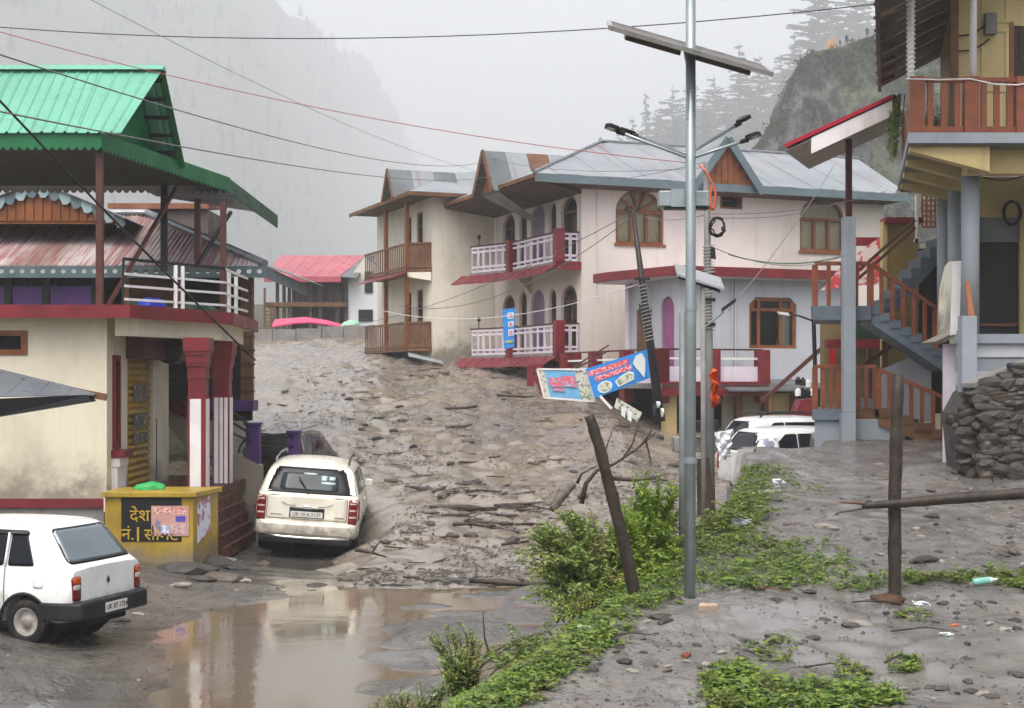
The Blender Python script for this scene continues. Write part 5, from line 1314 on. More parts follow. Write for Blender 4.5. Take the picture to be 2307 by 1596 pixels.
# pillar and red steel post above it
p = M(); p.box(sx(1897, 29.2), sx(1928, 29.2), 29.2, 29.45, 1.3, sz(930, 29.2)); p.build('pillar', greyb, stw)
p = M(); p.box(sx(1901, 29.2), sx(1929, 29.2), 29.22, 29.45, sz(930, 29.2), sz(488, 29.2)); p.build('pillar', greyb, stw, bev=.01)
p = M(); p.box(sx(1909, 29.2), sx(1922, 29.2), 29.28, 29.39, sz(488, 29.2), sz(312, 29.2)); p.build('steel_post', mat('dark red steel', (0.10, 0.02, 0.025), .4, .2, 3, .05, 30), stw)
def flight(x0, z0, x1, z1, n, ya, yb, mt, solid=.20):
    dx = (x1 - x0) / n; dz = (z1 - z0) / n
    for k in range(n):
        xa, xb = x0 + dx * k, x0 + dx * (k + 1); zt_ = z0 + dz * (k + 1)
        s = M(); s.box(min(xa, xb), max(xa, xb), ya, yb, zt_ - abs(dz) - .02, zt_); s.build('step', mt, stw)
    s = M(); s.slab([(x0, ya + .03, z0 - .02), (x1, ya + .03, z1 - .02), (x1, ya + .03, z1 - .02 - solid - .1), (x0, ya + .03, z0 - .02 - solid - .1)], (0, yb - ya - .06, 0)); s.build('stair_slab', mt, stw)
# F3 front: from the right up to the upper landing, F4 behind: from upper landing up to the right
flight(sx(2125), sz(800), sx(1958), zu, 7, YF, YF + 1.0, slate)
flight(sx(1990, YF + 1.2), zu, sx(2135, YF + 1.2), sz(535, YF + 1.2), 7, YF + 1.15, YF + 2.15, slate)
flight(sx(2135), sz(985), sx(1978), zl, 4, YF - .1, YF + .9, woodb)
flight(sx(1965, YF + 1.2), zl, sx(2110, YF + 1.2), sz(790, YF + 1.2), 6, YF + 1.15, YF + 2.15, slate)
def railing(P, Q, n, h=.86, y=None, bars=True, wd=.075, par=stw, mt=rail, posts=(0, 1)):
    P = Vector(P); Q = Vector(Q); U = Vector((0, 0, 1))
    s = M(); s.beam(P + U * h, Q + U * h, .085, .075); ro = s.build('handrail', mt, par)
    for k in range(n + 1):
        c = P.lerp(Q, k / n); w_ = wd * (1.5 if k in (0, n) and posts else 1)
        s = M(); s.box(c.x - w_ / 2, c.x + w_ / 2, c.y - .03, c.y + .03, c.z, c.z + h - .03); s.build('baluster', mt, par)
railing((sx(1836), YF, zl), (sx(1890), YF, zl), 3, wd=.07)
railing((sx(1932), YF + .1, zl), (sx(1976), YF + .1, zl), 2)
railing((sx(1978), YF - .05, zl), (sx(2125), YF - .05, sz(985)), 6, .80)
railing((sx(1836), YF, zu), (sx(1960), YF, zu), 4)
railing((sx(1962), YF + .02, zu), (sx(2108), YF + .02, sz(800) + .1), 6, .86)
for k in (0, .16):
    s = M(); s.beam((sx(1935, YF + 1.15), YF + 1.15, sz(618) + k), (sx(2062, YF + 1.15), YF + 1.15, sz(500) + k), .05, .06); s.build('handrail', woodb, stw)
    s = M(); s.beam((sx(1925, YF + 1.1), YF + 1.1, sz(838) + k * .2), (sx(2045, YF + 1.1), YF + 1.1, sz(752) + k * .2), .05, .06); s.build('handrail', woodb, stw)
for u in (1990, 2025): s = M(); s.box(sx(u) - .05, sx(u) + .05, YF + 1.1, YF + 1.2, sz(900), sz(785 if u == 1990 else 765)); s.build('baluster', woodb, stw)
# wall behind the stairs, pale yellow, and the lilac side wall below
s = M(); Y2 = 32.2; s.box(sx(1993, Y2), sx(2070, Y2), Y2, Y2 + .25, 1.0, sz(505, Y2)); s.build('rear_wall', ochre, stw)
s = M(); s.box(sx(1990, Y2) - .02, sx(1998, Y2), Y2 - .04, Y2 + .2, 1.0, sz(500, Y2)); s.build('corner_pier', yellow_h, stw)
s = M(); s.box(sx(2070, Y2), sx(2140, Y2), Y2 + .02, Y2 + .2, 2.2, sz(560, Y2)); s.build('recess_shade', dark, stw)  # flat dark panel, the shade of the void put into its colour
s = M(); s.slab([(sx(2010), YF + 1.0, sz(930)), (sx(2130), YF + 1.0, sz(955)), (sx(2130), YF + 1.0, sz(785)), (sx(2020), YF + 1.0, sz(830))], (0, .1, 0)); s.build('lilac_wall', lilac, stw)
s = M(); s.box(sx(1990, Y2), sx(2075, Y2), Y2 - .2, Y2 + .3, sz(505, Y2), sz(492, Y2)); s.build('coping', redp, stw)
# sloping canopy over the stairs, red edge and white fascia
sc_ = root('stair_canopy', (8, 29, 7), 'sloping canopy with thin red edge and white fascia over the outdoor stairs', 'canopy')
A = at(1770, 332, 28.5); B = at(2010, 220, 28.5); D = Vector((0.95, 2.4, .0))
for k in range(4):
    a = A.lerp(B, k / 4); b = A.lerp(B, (k + 1) / 4 - .004); s = M(); s.slab([a, b, b + D, a + D], (0, 0, .03)); s.build('roof_sheet', pinkroof, sc_)
s = M(); s.beam(A + Vector((-.02, -.02, .02)), B + Vector((0, -.02, .02)), .04, .07); s.build('red_edge', mat('crimson edge paint', (0.42, 0.02, 0.06), .4, .1, 3, .05, 20), sc_)
a = A.lerp(B, .24); s = M(); s.slab([a + Vector((0, -.01, -.05)), B + Vector((0, -.01, -.05)), B + Vector((0, -.01, -.36)), a + Vector((0, -.01, -.36))], (0, .03, 0)); s.build('fascia', whitep, sc_)
pale = mat('pale grey soffit board', (0.44, 0.40, 0.37), .6, .1, 2, .1, 20, (0.26, 0.23, 0.2), .4, 1.0)
for k in range(7):
    f0, f1 = k / 7, (k + 1) / 7 - .01
    s = M(); s.slab([A + D * f0 + Vector((0, .03, -.06)), B + D * f0 + Vector((0, .03, -.06)), B + D * f1 + Vector((0, .03, -.06)), A + D * f1 + Vector((0, .03, -.06))], (0, 0, -.02)); s.build('soffit_board', pale, sc_)

# red striped tarpaulin behind the stairs
stripe = print_mat('red white striped cloth', (0.50, 0.06, 0.07), (0.60, 0.50, 0.48), 3.0, 3.0, .52)
s = M(); Yr = 33.5; s.slab([at(1850, 655, Yr), at(1905, 590, Yr), at(1990, 530, Yr), at(1990, 640, Yr), at(1910, 645, Yr)], (0, .04, 0)); tag(s.build('striped_tarpaulin', stripe, None), 'red and white striped tarpaulin hung behind the stair railings', 'tarpaulin')
s = M(); s.box(atx(1930, 34), atx(1996, 34), 34, 34.3, atz(552, 34), atz(535, 34)); tag(s.build('red_roof_edge', redp, None), 'dark red roof edge behind the striped tarpaulin', 'roof')
# shop things behind lower landing: red counter and stacked dark goods, green board
s = M(); Yq = 33.2; s.box(atx(1865, Yq), atx(1990, Yq), Yq, Yq + .3, atz(785, Yq), atz(765, Yq)); ro_ = s.build('red_shelf', redp, None); tag(ro_, 'red painted shelf edge seen under the upper stair flight', 'shelf')
s = M(); s.box(atx(1868, Yq), atx(1882, Yq), Yq - .02, Yq, atz(830, Yq), atz(787, Yq)); tag(s.build('red_banner', mat('crimson cloth', (0.45, 0.01, 0.05), .6, .1, 3, .1, 20), None), 'small crimson banner hanging below the red shelf', 'banner')
s = M(); s.box(atx(1935, Yq), atx(1990, Yq), Yq + .3, Yq + .4, atz(764, Yq), atz(712, Yq)); tag(s.build('green_board', tarpg, None), 'dark green board above the red shelf', 'board')
s = M(); s.box(atx(1860, Yq), atx(1996, Yq), Yq + .5, Yq + .6, atz(920, Yq), atz(690, Yq)); tag(s.build('booth_wall', mat('dim ochre booth wall', (0.22, 0.17, 0.09), .7, .2, 2, .1, 20), None), 'dim ochre booth wall behind the stair landing', 'wall')
q = random.Random(4)
for k in range(7):
    u = 1798 + (k % 4) * 11; v = 885 - (k // 4) * 24 + q.uniform(-3, 3); p = at(u, v, 36.0); s = M(); s.lathe([(0, .07), (.14, .08), (.16, .04), (.2, .04)], (p.x, p.y, p.z - .1), (0, 0, 1), 8)
    tag(s.build('jar', carblack if k % 3 else whitep, None), 'small black jar stacked on the red stall beside the stair base' if k % 3 else 'small white jar among the black jars on the red stall', 'jar', 'jars stacked on the red stall')
s = M(); p0 = at(1790, 912, 36); s.slab([(p0.x - .1, 35.9, p0.z - .5), (p0.x + .55, 35.9, p0.z - .5), (p0.x + .55, 35.9, p0.z + .15), (p0.x + .15, 35.9, p0.z + .12)], (0, .8, 0)); tag(s.build('red_stall', redp, None), 'slanted red stall box between the white cars and the stairs', 'stall')
# dark handrail of the stair leading up to the annexe
s = M(); s.beam(at(1718, 903, 38), at(1868, 770, 38), .10, .10); ho = s.build('ramp_rail', maroonm, None); tag(ho, 'long dark wooden rail slanting up to the right behind the white cars', 'rail')
s = M(); s.beam(at(1868, 770, 38), at(1868, 860, 38), .08); s.build('post', woodb, ho); s = M(); s.beam(at(1735, 886, 38), at(1735, 935, 38), .08); s.build('post', woodb, ho)

# ------------------------------------------------------------------ yellow house on the right with the wooden balcony
yh = root('yellow_house', (9, 26, 3.6), 'yellow plastered house with brown wooden balcony and grey columns at the right', 'house')
BXL = lambda y: 6.49 + (y - 24) * .234
zb = 6.98
s = M(); s.slab([(BXL(24), 24, zb - .17), (16, 24, zb - .17), (16, 25.7, zb - .17), (BXL(25.7) + 1.1, 25.7, zb - .17), (BXL(30) + 1.1, 30, zb - .17), (BXL(30), 30, zb - .17)], (0, 0, .17)); s.build('balcony_floor', greyb, yh)
s = M(); s.slab([(BXL(24) + .05, 24.06, zb - .20), (16, 24.06, zb - .20), (16, 25.7, zb - .20), (BXL(25.7) + 1.1, 25.7, zb - .20), (BXL(30) + 1.1, 30, zb - .20), (BXL(30) + .05, 30, zb - .20)], (0, 0, .029)); s.build('balcony_ceiling', mat('shadow grey balcony underside', (0.20, 0.195, 0.175), .7, .12, 1.5, .1, 20), yh)  # grey paints in the shadow between the brackets
for y in (24.15, 25.6, 27.1, 28.6):
    x0 = BXL(y) + .04; x1 = BXL(y) + 1.15
    s = M(); s.slab([(x0, y, zb - .201), (x1 + .2, y, zb - .201), (x1 + .2, y, zb - .62), (x0, y, zb - .28)], (.05, .30, 0)); s.build('bracket', yellow_h, yh)
s = M(); s.box(7.62, 16, 24.5, 24.8, zb - .60, zb - .201); s.build('front_beam', yellow_h, yh)
# upper wall with door and panels
wy = 25.65; wx = 7.72
dd = (atx(2283, wy), atx(2400, wy), zb + .0, zb + 2.15)
s = M(); s.plate(rect(wx, 16, zb, 11.5), [rect(dd[0], dd[1], zb + .02, dd[3])], .22, FRY(wy)); s.build('wall', yellow_h, yh)
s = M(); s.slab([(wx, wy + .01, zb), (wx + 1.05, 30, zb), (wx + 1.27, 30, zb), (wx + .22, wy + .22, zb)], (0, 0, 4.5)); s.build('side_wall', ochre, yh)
s = M(); s.box(wx - .07, wx + .07, wy - .10, wy - .01, zb, 11.4); s.build('corner_pilaster', woodb, yh)
for (z0, z1) in ((zb + .12, zb + 1.05), (zb + 1.15, zb + 2.1), (zb + 2.2, zb + 3.4)):
    s = M(); x0, x1 = atx(2210, wy), atx(2272, wy); s.plate(rect(x0, x1, z0, z1), [rect(x0 + .06, x1 - .06, z0 + .06, z1 - .06)], .02, FRY(wy - .021)); s.build('wall_moulding', yellow_h, yh)
s = M(); s.box(dd[0] + .01, dd[1], wy + .05, wy + .1, zb + .02, dd[3] - .01); do = s.build('door', mat('dark brown door', (0.055, 0.025, 0.02), .4, .2, 3, .1, 30), yh)
for k in range(3): s = M(); s.box(dd[0] + .12, dd[0] + .75, wy + .03, wy + .049, zb + .2 + k * .66, zb + .72 + k * .66); s.build('panel', MATS['dark brown door'], do)
s = M(); s.box(dd[0] - .07, dd[0] - .001, wy - .03, wy - .001, zb, dd[3] + .06); s.build('door_frame', wood, yh)
s = M(); s.box(atx(2215, wy), atx(2240, wy), wy - .16, wy - .002, zb + 1.98, zb + 2.34); s.build('meter_box', conc, yh)
for k in range(2): s = M(); s.tube(catenary((wx - .1, wy - .05, zb + 2.0 - .25 * k), (atx(2225, wy), wy - .08, zb + 2.2 - .3 * k), .12, 10), .015, 5); s.build('conduit', wire_b, yh)
# railing
def wrail(P, Q, n, thick):
    P = Vector(P); Q = Vector(Q); U = Vector((0, 0, 1))
    s = M(); s.beam(P + U * .88, Q + U * .88, .09, .07); s.build('handrail', rail, yh)
    s = M(); s.beam(P + U * .06, Q + U * .06, .08, .10); s.build('bottom_rail', rail, yh)
    for k in range(1, n):
        c = P.lerp(Q, k / n); s = M(); s.box(c.x - .045, c.x + .045, c.y - .03, c.y + .03, zb + .11, zb + .85); s.build('baluster', rail, yh)
pts = [(BXL(24.1) + .14, 24.1), (atx(2187, 24.1), 24.1), (atx(2303, 24.1), 24.1), (atx(2420, 24.1), 24.1)]
for (p, q, n) in ((pts[0], pts[1], 4), (pts[1], pts[2], 4), (pts[2], pts[3], 4)): wrail((*p, zb), (*q, zb), n, .09)
for (x, y) in pts: s = M(); s.box(x - .12, x + .12, y - .08, y + .08, zb, zb + .93); s.build('rail_post', rail, yh)
wrail((BXL(24.3) + .12, 24.3, zb), (BXL(29.5) + .12, 29.5, zb), 14, .08)
s = M(); s.tube([at(2040, 178, 24.02)] + [at(u, v, 24.0) for u, v in ((2120, 180), (2185, 178), (2240, 190), (2290, 192), (2340, 185))], .012, 5); s.build('hanging_wire', whitep, yh)
# white posts to the roof, one wound with rope
s = M(); x = atx(2053, 24.1); s.tube([(x, 24.12, zb + .9), (x, 24.12, 10.5)], .055, 8); po = s.build('roof_post', whitep, yh)
s = M(); s.tube([(x + .066 * math.cos(t * .7), 24.12 + .066 * math.sin(t * .7), zb + .95 + t * .0085) for t in range(0, 330)], .016, 4); s.build('rope', whitep, po)
s = M(); x = atx(2193, 24.1); s.tube([(x, 24.12, zb + .9), (x, 24.12, 10.5)], .06, 10); s.build('roof_post', whitep, yh, smooth=True)
# brown roof lining falling to the left, black gutter edge
browns = mat('brown grey roof lining', (0.15, 0.125, 0.105), .6, .2, 1.2, .15, 16, (0.09, 0.07, 0.06), .5, .9, .4)
E0, E1 = Vector((5.55, 22.3, 8.95)), Vector((7.58, 30.2, 8.95)); I0, I1 = E0 + Vector((2.3, 0, 1.15)), E1 + Vector((2.3, 0, 1.15))
for k in range(8):
    f0, f1 = k / 8, (k + 1) / 8 - .006; s = M(); s.slab([E0.lerp(E1, f0), E0.lerp(E1, f1), I0.lerp(I1, f1), I0.lerp(I1, f0)], (0, 0, .03)); s.build('roof_lining', browns, yh)
s = M(); s.beam(E0, E1, .07, .16); s.build('gutter', blackm, yh)
for k in range(9):
    c = E0.lerp(E1, (k + .3) / 9); s = M(); s.beam(c + Vector((-.06, 0, -.02)), c + Vector((.3, 0, .12)), .05, .05); s.build('rafter_end', woodb, yh)
s = M(); s.box(wx + .2, 16, wy - .9, 31, 10.2, 10.3); s.build('roof_ceiling', browns, yh)
# ground floor: columns, rear wall, door, plinth
zp_ = atz(752, 25.0)
def rcol(u, Y, r, mt, z0=zp_, z1=zb - .25):
    s = M(); x = atx(u, Y); s.tube([(x, Y, z0), (x, Y, z1)], r, 24); return s.build('column', mt, yh, smooth=True)
rcol(2186, 25.0, .15, greyb); rcol(2150, 27.3, .12, greyb); rcol(2124, 28.9, .11, greyb)
s = M(); Yb = 28.2; d0, d1 = atx(2206, Yb), atx(2298, Yb)
s.plate(rect(8.75, 17, zp_ - .1, zb - .2), [rect(d0, d1, zp_ - .05, atz(490, Yb))], .2, FRY(Yb)); s.build('ground_wall', yellow_h, yh)
s = M(); s.box(d0, d1, Yb + .1, Yb + .2, zp_, atz(545, Yb)); s.build('door', mat('black brown doors', (0.016, 0.015, 0.016), .45, .3, 2, .1, 20), yh)
s = M(); s.box(d0, d1, Yb + .06, Yb + .18, atz(545, Yb), atz(490, Yb)); s.build('door_lintel', tind, yh)
for z in (zp_ + .25,): s = M(); s.box(d0 + .05, d1 - .05, Yb + .04, Yb + .08, z, z + .05); s.build('door_bar', wood, yh)
s = M(); s.box(8.8, 17, Yb - .06, Yb - .002, atz(425, Yb), atz(400, Yb)); s.build('wall_band', yellow_h, yh)
s = M(); pw = at(2280, 480, 28.0); s.tube([pw + Vector((.16 * math.cos(t), 0, .22 * math.sin(t))) for t in [i * .35 for i in range(19)]], .035, 6); s.build('cable_coil', dark, yh)
s = M(); s.tube(catenary(at(2215, 400, 25.2), at(2330, 385, 25.2), .10, 10), .012, 5); s.build('hanging_wire', wire_b, yh)
s = M(); s.slab([(7.62, 25.2, zp_ - .16), (17, 25.2, zp_ - .16), (17, 28.2, zp_ - .16), (8.6, 28.2, zp_ - .16)], (0, 0, .16)); s.build('veranda_floor', greyb, yh)
for k in range(4):
    z1 = zp_ - .162 - k * .24; s = M(); s.slab([(7.68, 25.28 + .03 * (k % 2), z1 - .236), (17, 25.28 + .03 * (k % 2), z1 - .236), (17, 28, z1 - .236), (8.4, 28, z1 - .236)], (0, 0, .236)); s.build('plinth_course', lilac if k % 2 == 0 else greyb, yh)
s = M(); s.slab([(7.70, 25.5, .8), (17, 25.5, .8), (17, 28, .8), (8.4, 28, .8)], (0, 0, zp_ - 1.92)); s.build('plinth_base', greyb, yh)
s = M(); s.box(atx(2166, 24.75), atx(2199, 24.75), 24.70, 24.95, zp_ - 1.0, atz(712, 24.75)); s.build('pier', greyb, yh)
s = M(); s.slab([at(2176, 634, 24.7), at(2183, 632, 24.7), at(2196, 712, 24.7), at(2182, 712, 24.7)], (0, .05, 0)); s.build('leaning_plank', mat('raw orange plank', (0.40, 0.19, 0.10), .6, .2, 3, .1, 30), yh)
s = M(); s.slab([at(2130, 600, 26.2), at(2138, 590, 26.2), at(2165, 588, 25.4), at(2160, 750, 25.4), at(2112, 770, 26.2), at(2118, 650, 26.2)], (.02, .12, 0)); s.build('white_panel', creamw, yh)
s = M(); s.slab([at(2146, 592, 25.3), at(2166, 590, 25.3), at(2162, 752, 25.3), at(2141, 756, 25.3)], (.01, .06, 0)); s.build('white_board', whitep, yh)
s = M(); s.slab([at(2108, 770, 25.7), at(2165, 742, 25.2), at(2165, 752, 25.2), at(2120, 775, 25.7)], (0, .9, 0)); s.build('ledge', creamw, yh)
s = M(); s.box(atx(2131, 25.9), atx(2152, 25.9), 25.85, 26.1, 1.4, atz(775, 25.9)); s.build('end_pier', lilacw, yh)
# lattice glimpsed at the head of the stairs
s = M(); Yl = 33.0; xs_ = lin(atx(2078, Yl), atx(2136, Yl), .09)
for k, x in enumerate(xs_):
    s = M(); s.box(x - .02, x + .02, Yl, Yl + .03, atz(512, Yl), atz(440, Yl)); s.build('lattice_bar', woodb, yh)
for k in range(7):
    z = lerp(atz(512, Yl), atz(440, Yl), k / 6); s = M(); s.box(xs_[0], xs_[-1], Yl - .02, Yl + .0, z - .025, z + .025); s.build('lattice_bar', wood, yh)
s = M(); s.box(atx(2064, 31.8), atx(2140, 31.8), 31.8, 32.0, atz(545, 31.8), atz(538, 31.8)); s.box(atx(2064, 31.8), atx(2069, 31.8), 31.8, 31.9, atz(545, 31.8), atz(440, 31.8)); s.build('white_pipe', whitep, yh)

# ------------------------------------------------------------------ dry stone retaining wall, stone by stone
rw = root('stone_retaining_wall', (8, 24, 1.4), 'dark rough stone retaining wall below the yellow house', 'retaining wall')
def wall_front(x, z):  # leans back with height, left end turns away
    return 23.55 + (z - 1.3) * .22 + .55 * sm(7.7, 7.25, x) + .08 * fbm(x * 1.4, z * 1.4, 3, 2)
TOP = [(7.25, 2.40), (7.45, 2.80), (7.9, 3.02), (8.4, 3.30), (9.5, 3.65), (12, 4.2)]
back = M(); back.slab([(7.5, 24.3, .9), (7.42, 24.5, 2.35), (7.62, 24.5, 2.72), (8.4, 24.5, 3.08), (9.5, 24.5, 3.5), (13, 24.5, 3.9), (13, 24.3, .9)], (0, .8, 0)); back.build('core', stone, rw)
bm = bmesh.new(); bmesh.ops.create_icosphere(bm, subdivisions=2, radius=1)
ico_v = [v.co.copy() for v in bm.verts]; ico_f = [tuple(v.index for v in f.verts) for f in bm.faces]; bm.free()
STM = []
for k in range(10):
    q = random.Random(k); me = bpy.data.meshes.new('stone')
    me.from_pydata([Vector((math.copysign(abs(v.x) ** .7, v.x), math.copysign(abs(v.y) ** .7, v.y), math.copysign(abs(v.z) ** .75, v.z))) * (1 + .30 * noise.noise(v * 1.3 + Vector((k * 4.1, 0, 0)))) for v in ico_v], [], ico_f)
    me.materials.append(stone if k % 4 else mat('brown wet stone', (0.075, 0.062, 0.05), .55, .3, 3, .5, 14, (0.05, 0.045, 0.04), .5, 2)); STM.append(me)
q = random.Random(12); n_st = 0; z = 1.05
Mi = FR[rw].inverted()
while z < 4.1:
    hgt = q.uniform(.075, .14); x = 7.18 + q.uniform(0, .15)
    while x < 8.9:
        wd = q.uniform(.13, .34)
        if z + hgt * .5 < interp(TOP, x) and z > z_yardplane(x, 23.6) - .25 and n_st < 300:
            o = bpy.data.objects.new('stone', q.choice(STM)); COL.objects.link(o); o.parent = rw
            c = Vector((x + wd / 2, wall_front(x + wd / 2, z) + q.uniform(-.05, .06), z + hgt / 2))
            o.matrix_local = Mi @ Matrix.Translation(c) @ Matrix.Rotation(q.uniform(-.22, .22), 4, 'Y') @ Matrix.Rotation(q.uniform(-.3, .3), 4, 'X') @ Matrix.Diagonal((wd * .66, .13, hgt * .78, 1)); n_st += 1
        x += wd * .92
    z += hgt * .86
s = M(); s.slab([(7.55, 23.95, 2.80), (8.4, 24.05, 3.15), (9.5, 24.1, 3.55), (9.5, 24.7, 3.55), (7.55, 24.7, 2.80)], (0, 0, .07)); s.build('coping', conc, rw)

# ------------------------------------------------------------------ cars (local: y forward from the tail, x right, z up)
def chaikin(p, n=2):
    for _ in range(n):
        r = []
        for i in range(len(p)):
            a, b = Vector(p[i]), Vector(p[(i + 1) % len(p)]); r += [tuple(a * .78 + b * .22), tuple(a * .22 + b * .78)]
        p = r
    return p
def roundp(p, r, n=4):
    out = []
    for i in range(len(p)):
        a, b, c = Vector(p[i - 1]), Vector(p[i]), Vector(p[(i + 1) % len(p)])
        u_, v_ = (a - b), (c - b); rr = min(r, u_.length * .45, v_.length * .45); s_, e_ = b + u_.normalized() * rr, b + v_.normalized() * rr
        for k in range(n + 1): t = k / n; out.append(tuple(s_ * (1 - t) ** 2 + b * 2 * t * (1 - t) + e_ * t * t))
    # subdivide the long edges so that the panel follows the body
    res = []
    for i in range(len(out)):
        a, b = Vector(out[i]), Vector(out[(i + 1) % len(out)]); m_ = max(1, int((b - a).length / .12))
        res += [tuple(a.lerp(b, k / m_)) for k in range(m_)]
    return res
def car(name, label, W, spec, paint, group=None):
    rt = root(name, None, label, 'car', group, M4=W)
    st = spec['st']; m = M(); n = len(st[0][1]); ring = 2 * n - 1
    for y, half in st:
        L = [(-x, y, z) for x, z in half]; Rr = [(x, y, z) for x, z in half[:-1]][::-1]
        m.v += [Vector(p) for p in L + Rr]
    for i in range(len(st) - 1):
        for k in range(ring - 1): m.f.append((i * ring + k, i * ring + k + 1, (i + 1) * ring + k + 1, (i + 1) * ring + k))
        m.f.append((i * ring + ring - 1, i * ring, (i + 1) * ring, (i + 1) * ring + ring - 1))
    # end caps as strips
    for b, o in ((0, 0), ((len(st) - 1) * ring, 1)):
        for k in range(n - 1):
            f = (b + k, b + k + 1, b + ring - 2 - k, b + ring - 1 - k); f = tuple(dict.fromkeys(f))
            if len(f) >= 3: m.f.append(f[::-1] if o else f)
    me = bpy.data.meshes.new('body'); me.from_pydata(m.v, [], m.f)
    bm = bmesh.new(); bm.from_mesh(me); bmesh.ops.remove_doubles(bm, verts=bm.verts, dist=1e-4); bmesh.ops.recalc_face_normals(bm, faces=bm.faces); bm.to_mesh(me); bm.free()
    cr = me.attributes.new('crease_edge', 'FLOAT', 'EDGE'); ysr = sorted(set(round(y, 3) for y, _ in st))[:2]
    beltz = {round(y, 3): h[4][1] for y, h in st}
    for e_ in me.edges:
        a_, b_ = me.vertices[e_.vertices[0]].co, me.vertices[e_.vertices[1]].co
        if round(a_.y, 3) in ysr and round(b_.y, 3) == round(a_.y, 3): cr.data[e_.index].value = .45
        elif round(a_.y, 3) != round(b_.y, 3) and abs(a_.z - beltz.get(round(a_.y, 3), -9)) < .004 and abs(b_.z - beltz.get(round(b_.y, 3), -9)) < .004: cr.data[e_.index].value = .5
    o = bpy.data.objects.new('body', me); COL.objects.link(o); me.materials.append(paint)
    sub = o.modifiers.new('s', 'SUBSURF'); sub.levels = 2; sub.render_levels = 2
    # wheel arches
    cuts = M()
    for yy in spec['axles']:
        cuts.lathe([(-1.2, spec['arch']), (1.2, spec['arch'])], (0, yy, spec['wr']), (1, 0, 0), 24)
    cm = bpy.data.meshes.new('c'); cm.from_pydata(cuts.v, [], cuts.f)
    bm = bmesh.new(); bm.from_mesh(cm); bmesh.ops.recalc_face_normals(bm, faces=bm.faces); bm.to_mesh(cm); bm.free()
    co = bpy.data.objects.new('c', cm); COL.objects.link(co)
    bo = o.modifiers.new('b', 'BOOLEAN'); bo.operation = 'DIFFERENCE'; bo.object = co; bo.solver = 'EXACT'
    dg = bpy.context.evaluated_depsgraph_get(); nm = bpy.data.meshes.new_from_object(o.evaluated_get(dg))
    o.modifiers.clear(); o.data = nm; bpy.data.objects.remove(co)
    for p in nm.polygons: p.use_smooth = True
    if not nm.materials: nm.materials.append(paint)
    o.parent = rt; FR[o] = W
    try: nm.set_sharp_from_angle(angle=R(38))
    except Exception: pass
    bvh = BVHTree.FromPolygons([v.co for v in nm.vertices], [tuple(p.vertices) for p in nm.polygons])
    def decal(nm_, poly, axis, mt, off=.006, rnd_=2, rings=5, par=None):
        """panel hugging the body: poly in (y,z) for the sides (axis 'L','R') or (x,z) for the tail ('B')"""
        P = roundp(poly, .035 * rnd_) if rnd_ else roundp(poly, .002, 1)
        c = Vector((sum(p[0] for p in P) / len(P), sum(p[1] for p in P) / len(P))); d = M(W); N_ = len(P); vs = []
        def proj(p, inward=0):
            if axis == 'B': h = bvh.ray_cast(Vector((p[0], -3, p[1])), Vector((0, 1, 0))); return Vector((p[0], (h[0].y if h[0] else 0) - off + inward, p[1]))
            sg = -1 if axis == 'L' else 1
            h = bvh.ray_cast(Vector((sg * 3, p[0], p[1])), Vector((-sg, 0, 0))); return Vector(((h[0].x if h[0] else sg * .6) + sg * (off - inward), p[0], p[1]))
        for r_ in range(rings, 0, -1):
            for p in P: vs.append(proj(c + (Vector(p) - c) * (r_ / rings)))
        vs.append(proj(c)); fs = []
        for r_ in range(rings - 1):
            for k in range(N_): fs.append((r_ * N_ + k, r_ * N_ + (k + 1) % N_, (r_ + 1) * N_ + (k + 1) % N_, (r_ + 1) * N_ + k))
        for k in range(N_): fs.append(((rings - 1) * N_ + k, (rings - 1) * N_ + (k + 1) % N_, len(vs) - 1))
        b0 = len(vs)
        for p in P: vs.append(proj(p, off + .012))
        for k in range(N_): fs.append((k, b0 + k, b0 + (k + 1) % N_, (k + 1) % N_))
        d.add(vs, fs)
        return d.build(nm_, mt, par or rt, smooth=True)
    def lnz(pts, r, mt, nm_, par=None, n_=6): d = M(W); d.tube(pts, r, n_); return d.build(nm_, mt, par or rt, smooth=True)
    wr, tw = spec['wr'], spec['tw']
    for yy in spec['axles']:
        for sg in (-1, 1):
            c = (sg * spec['track'], yy, wr); ax = (sg, 0, 0); h = tw / 2
            d = M(W); d.lathe([(-h, wr * .62), (-h, wr * .92), (-h * .7, wr), (h * .7, wr), (h, wr * .93), (h * 1.02, wr * .66), (h * .8, wr * .60)], c, ax, 28, False); to = d.build('tyre', rubber, rt, smooth=True)
            d = M(W); d.lathe([(-h * .5, wr * .60), (h * .86, wr * .63), (h * .9, wr * .58), (h * .35, wr * .5), (h * .4, wr * .26), (h * .75, wr * .22), (h * .8, wr * .05)], c, ax, 20); d.build('rim', steelw, to, smooth=True)
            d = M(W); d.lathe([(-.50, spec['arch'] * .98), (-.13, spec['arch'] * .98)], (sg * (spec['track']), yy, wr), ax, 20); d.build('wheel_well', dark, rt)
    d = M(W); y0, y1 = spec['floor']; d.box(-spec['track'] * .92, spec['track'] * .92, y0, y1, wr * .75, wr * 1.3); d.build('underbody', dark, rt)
    return rt, decal, lnz, W

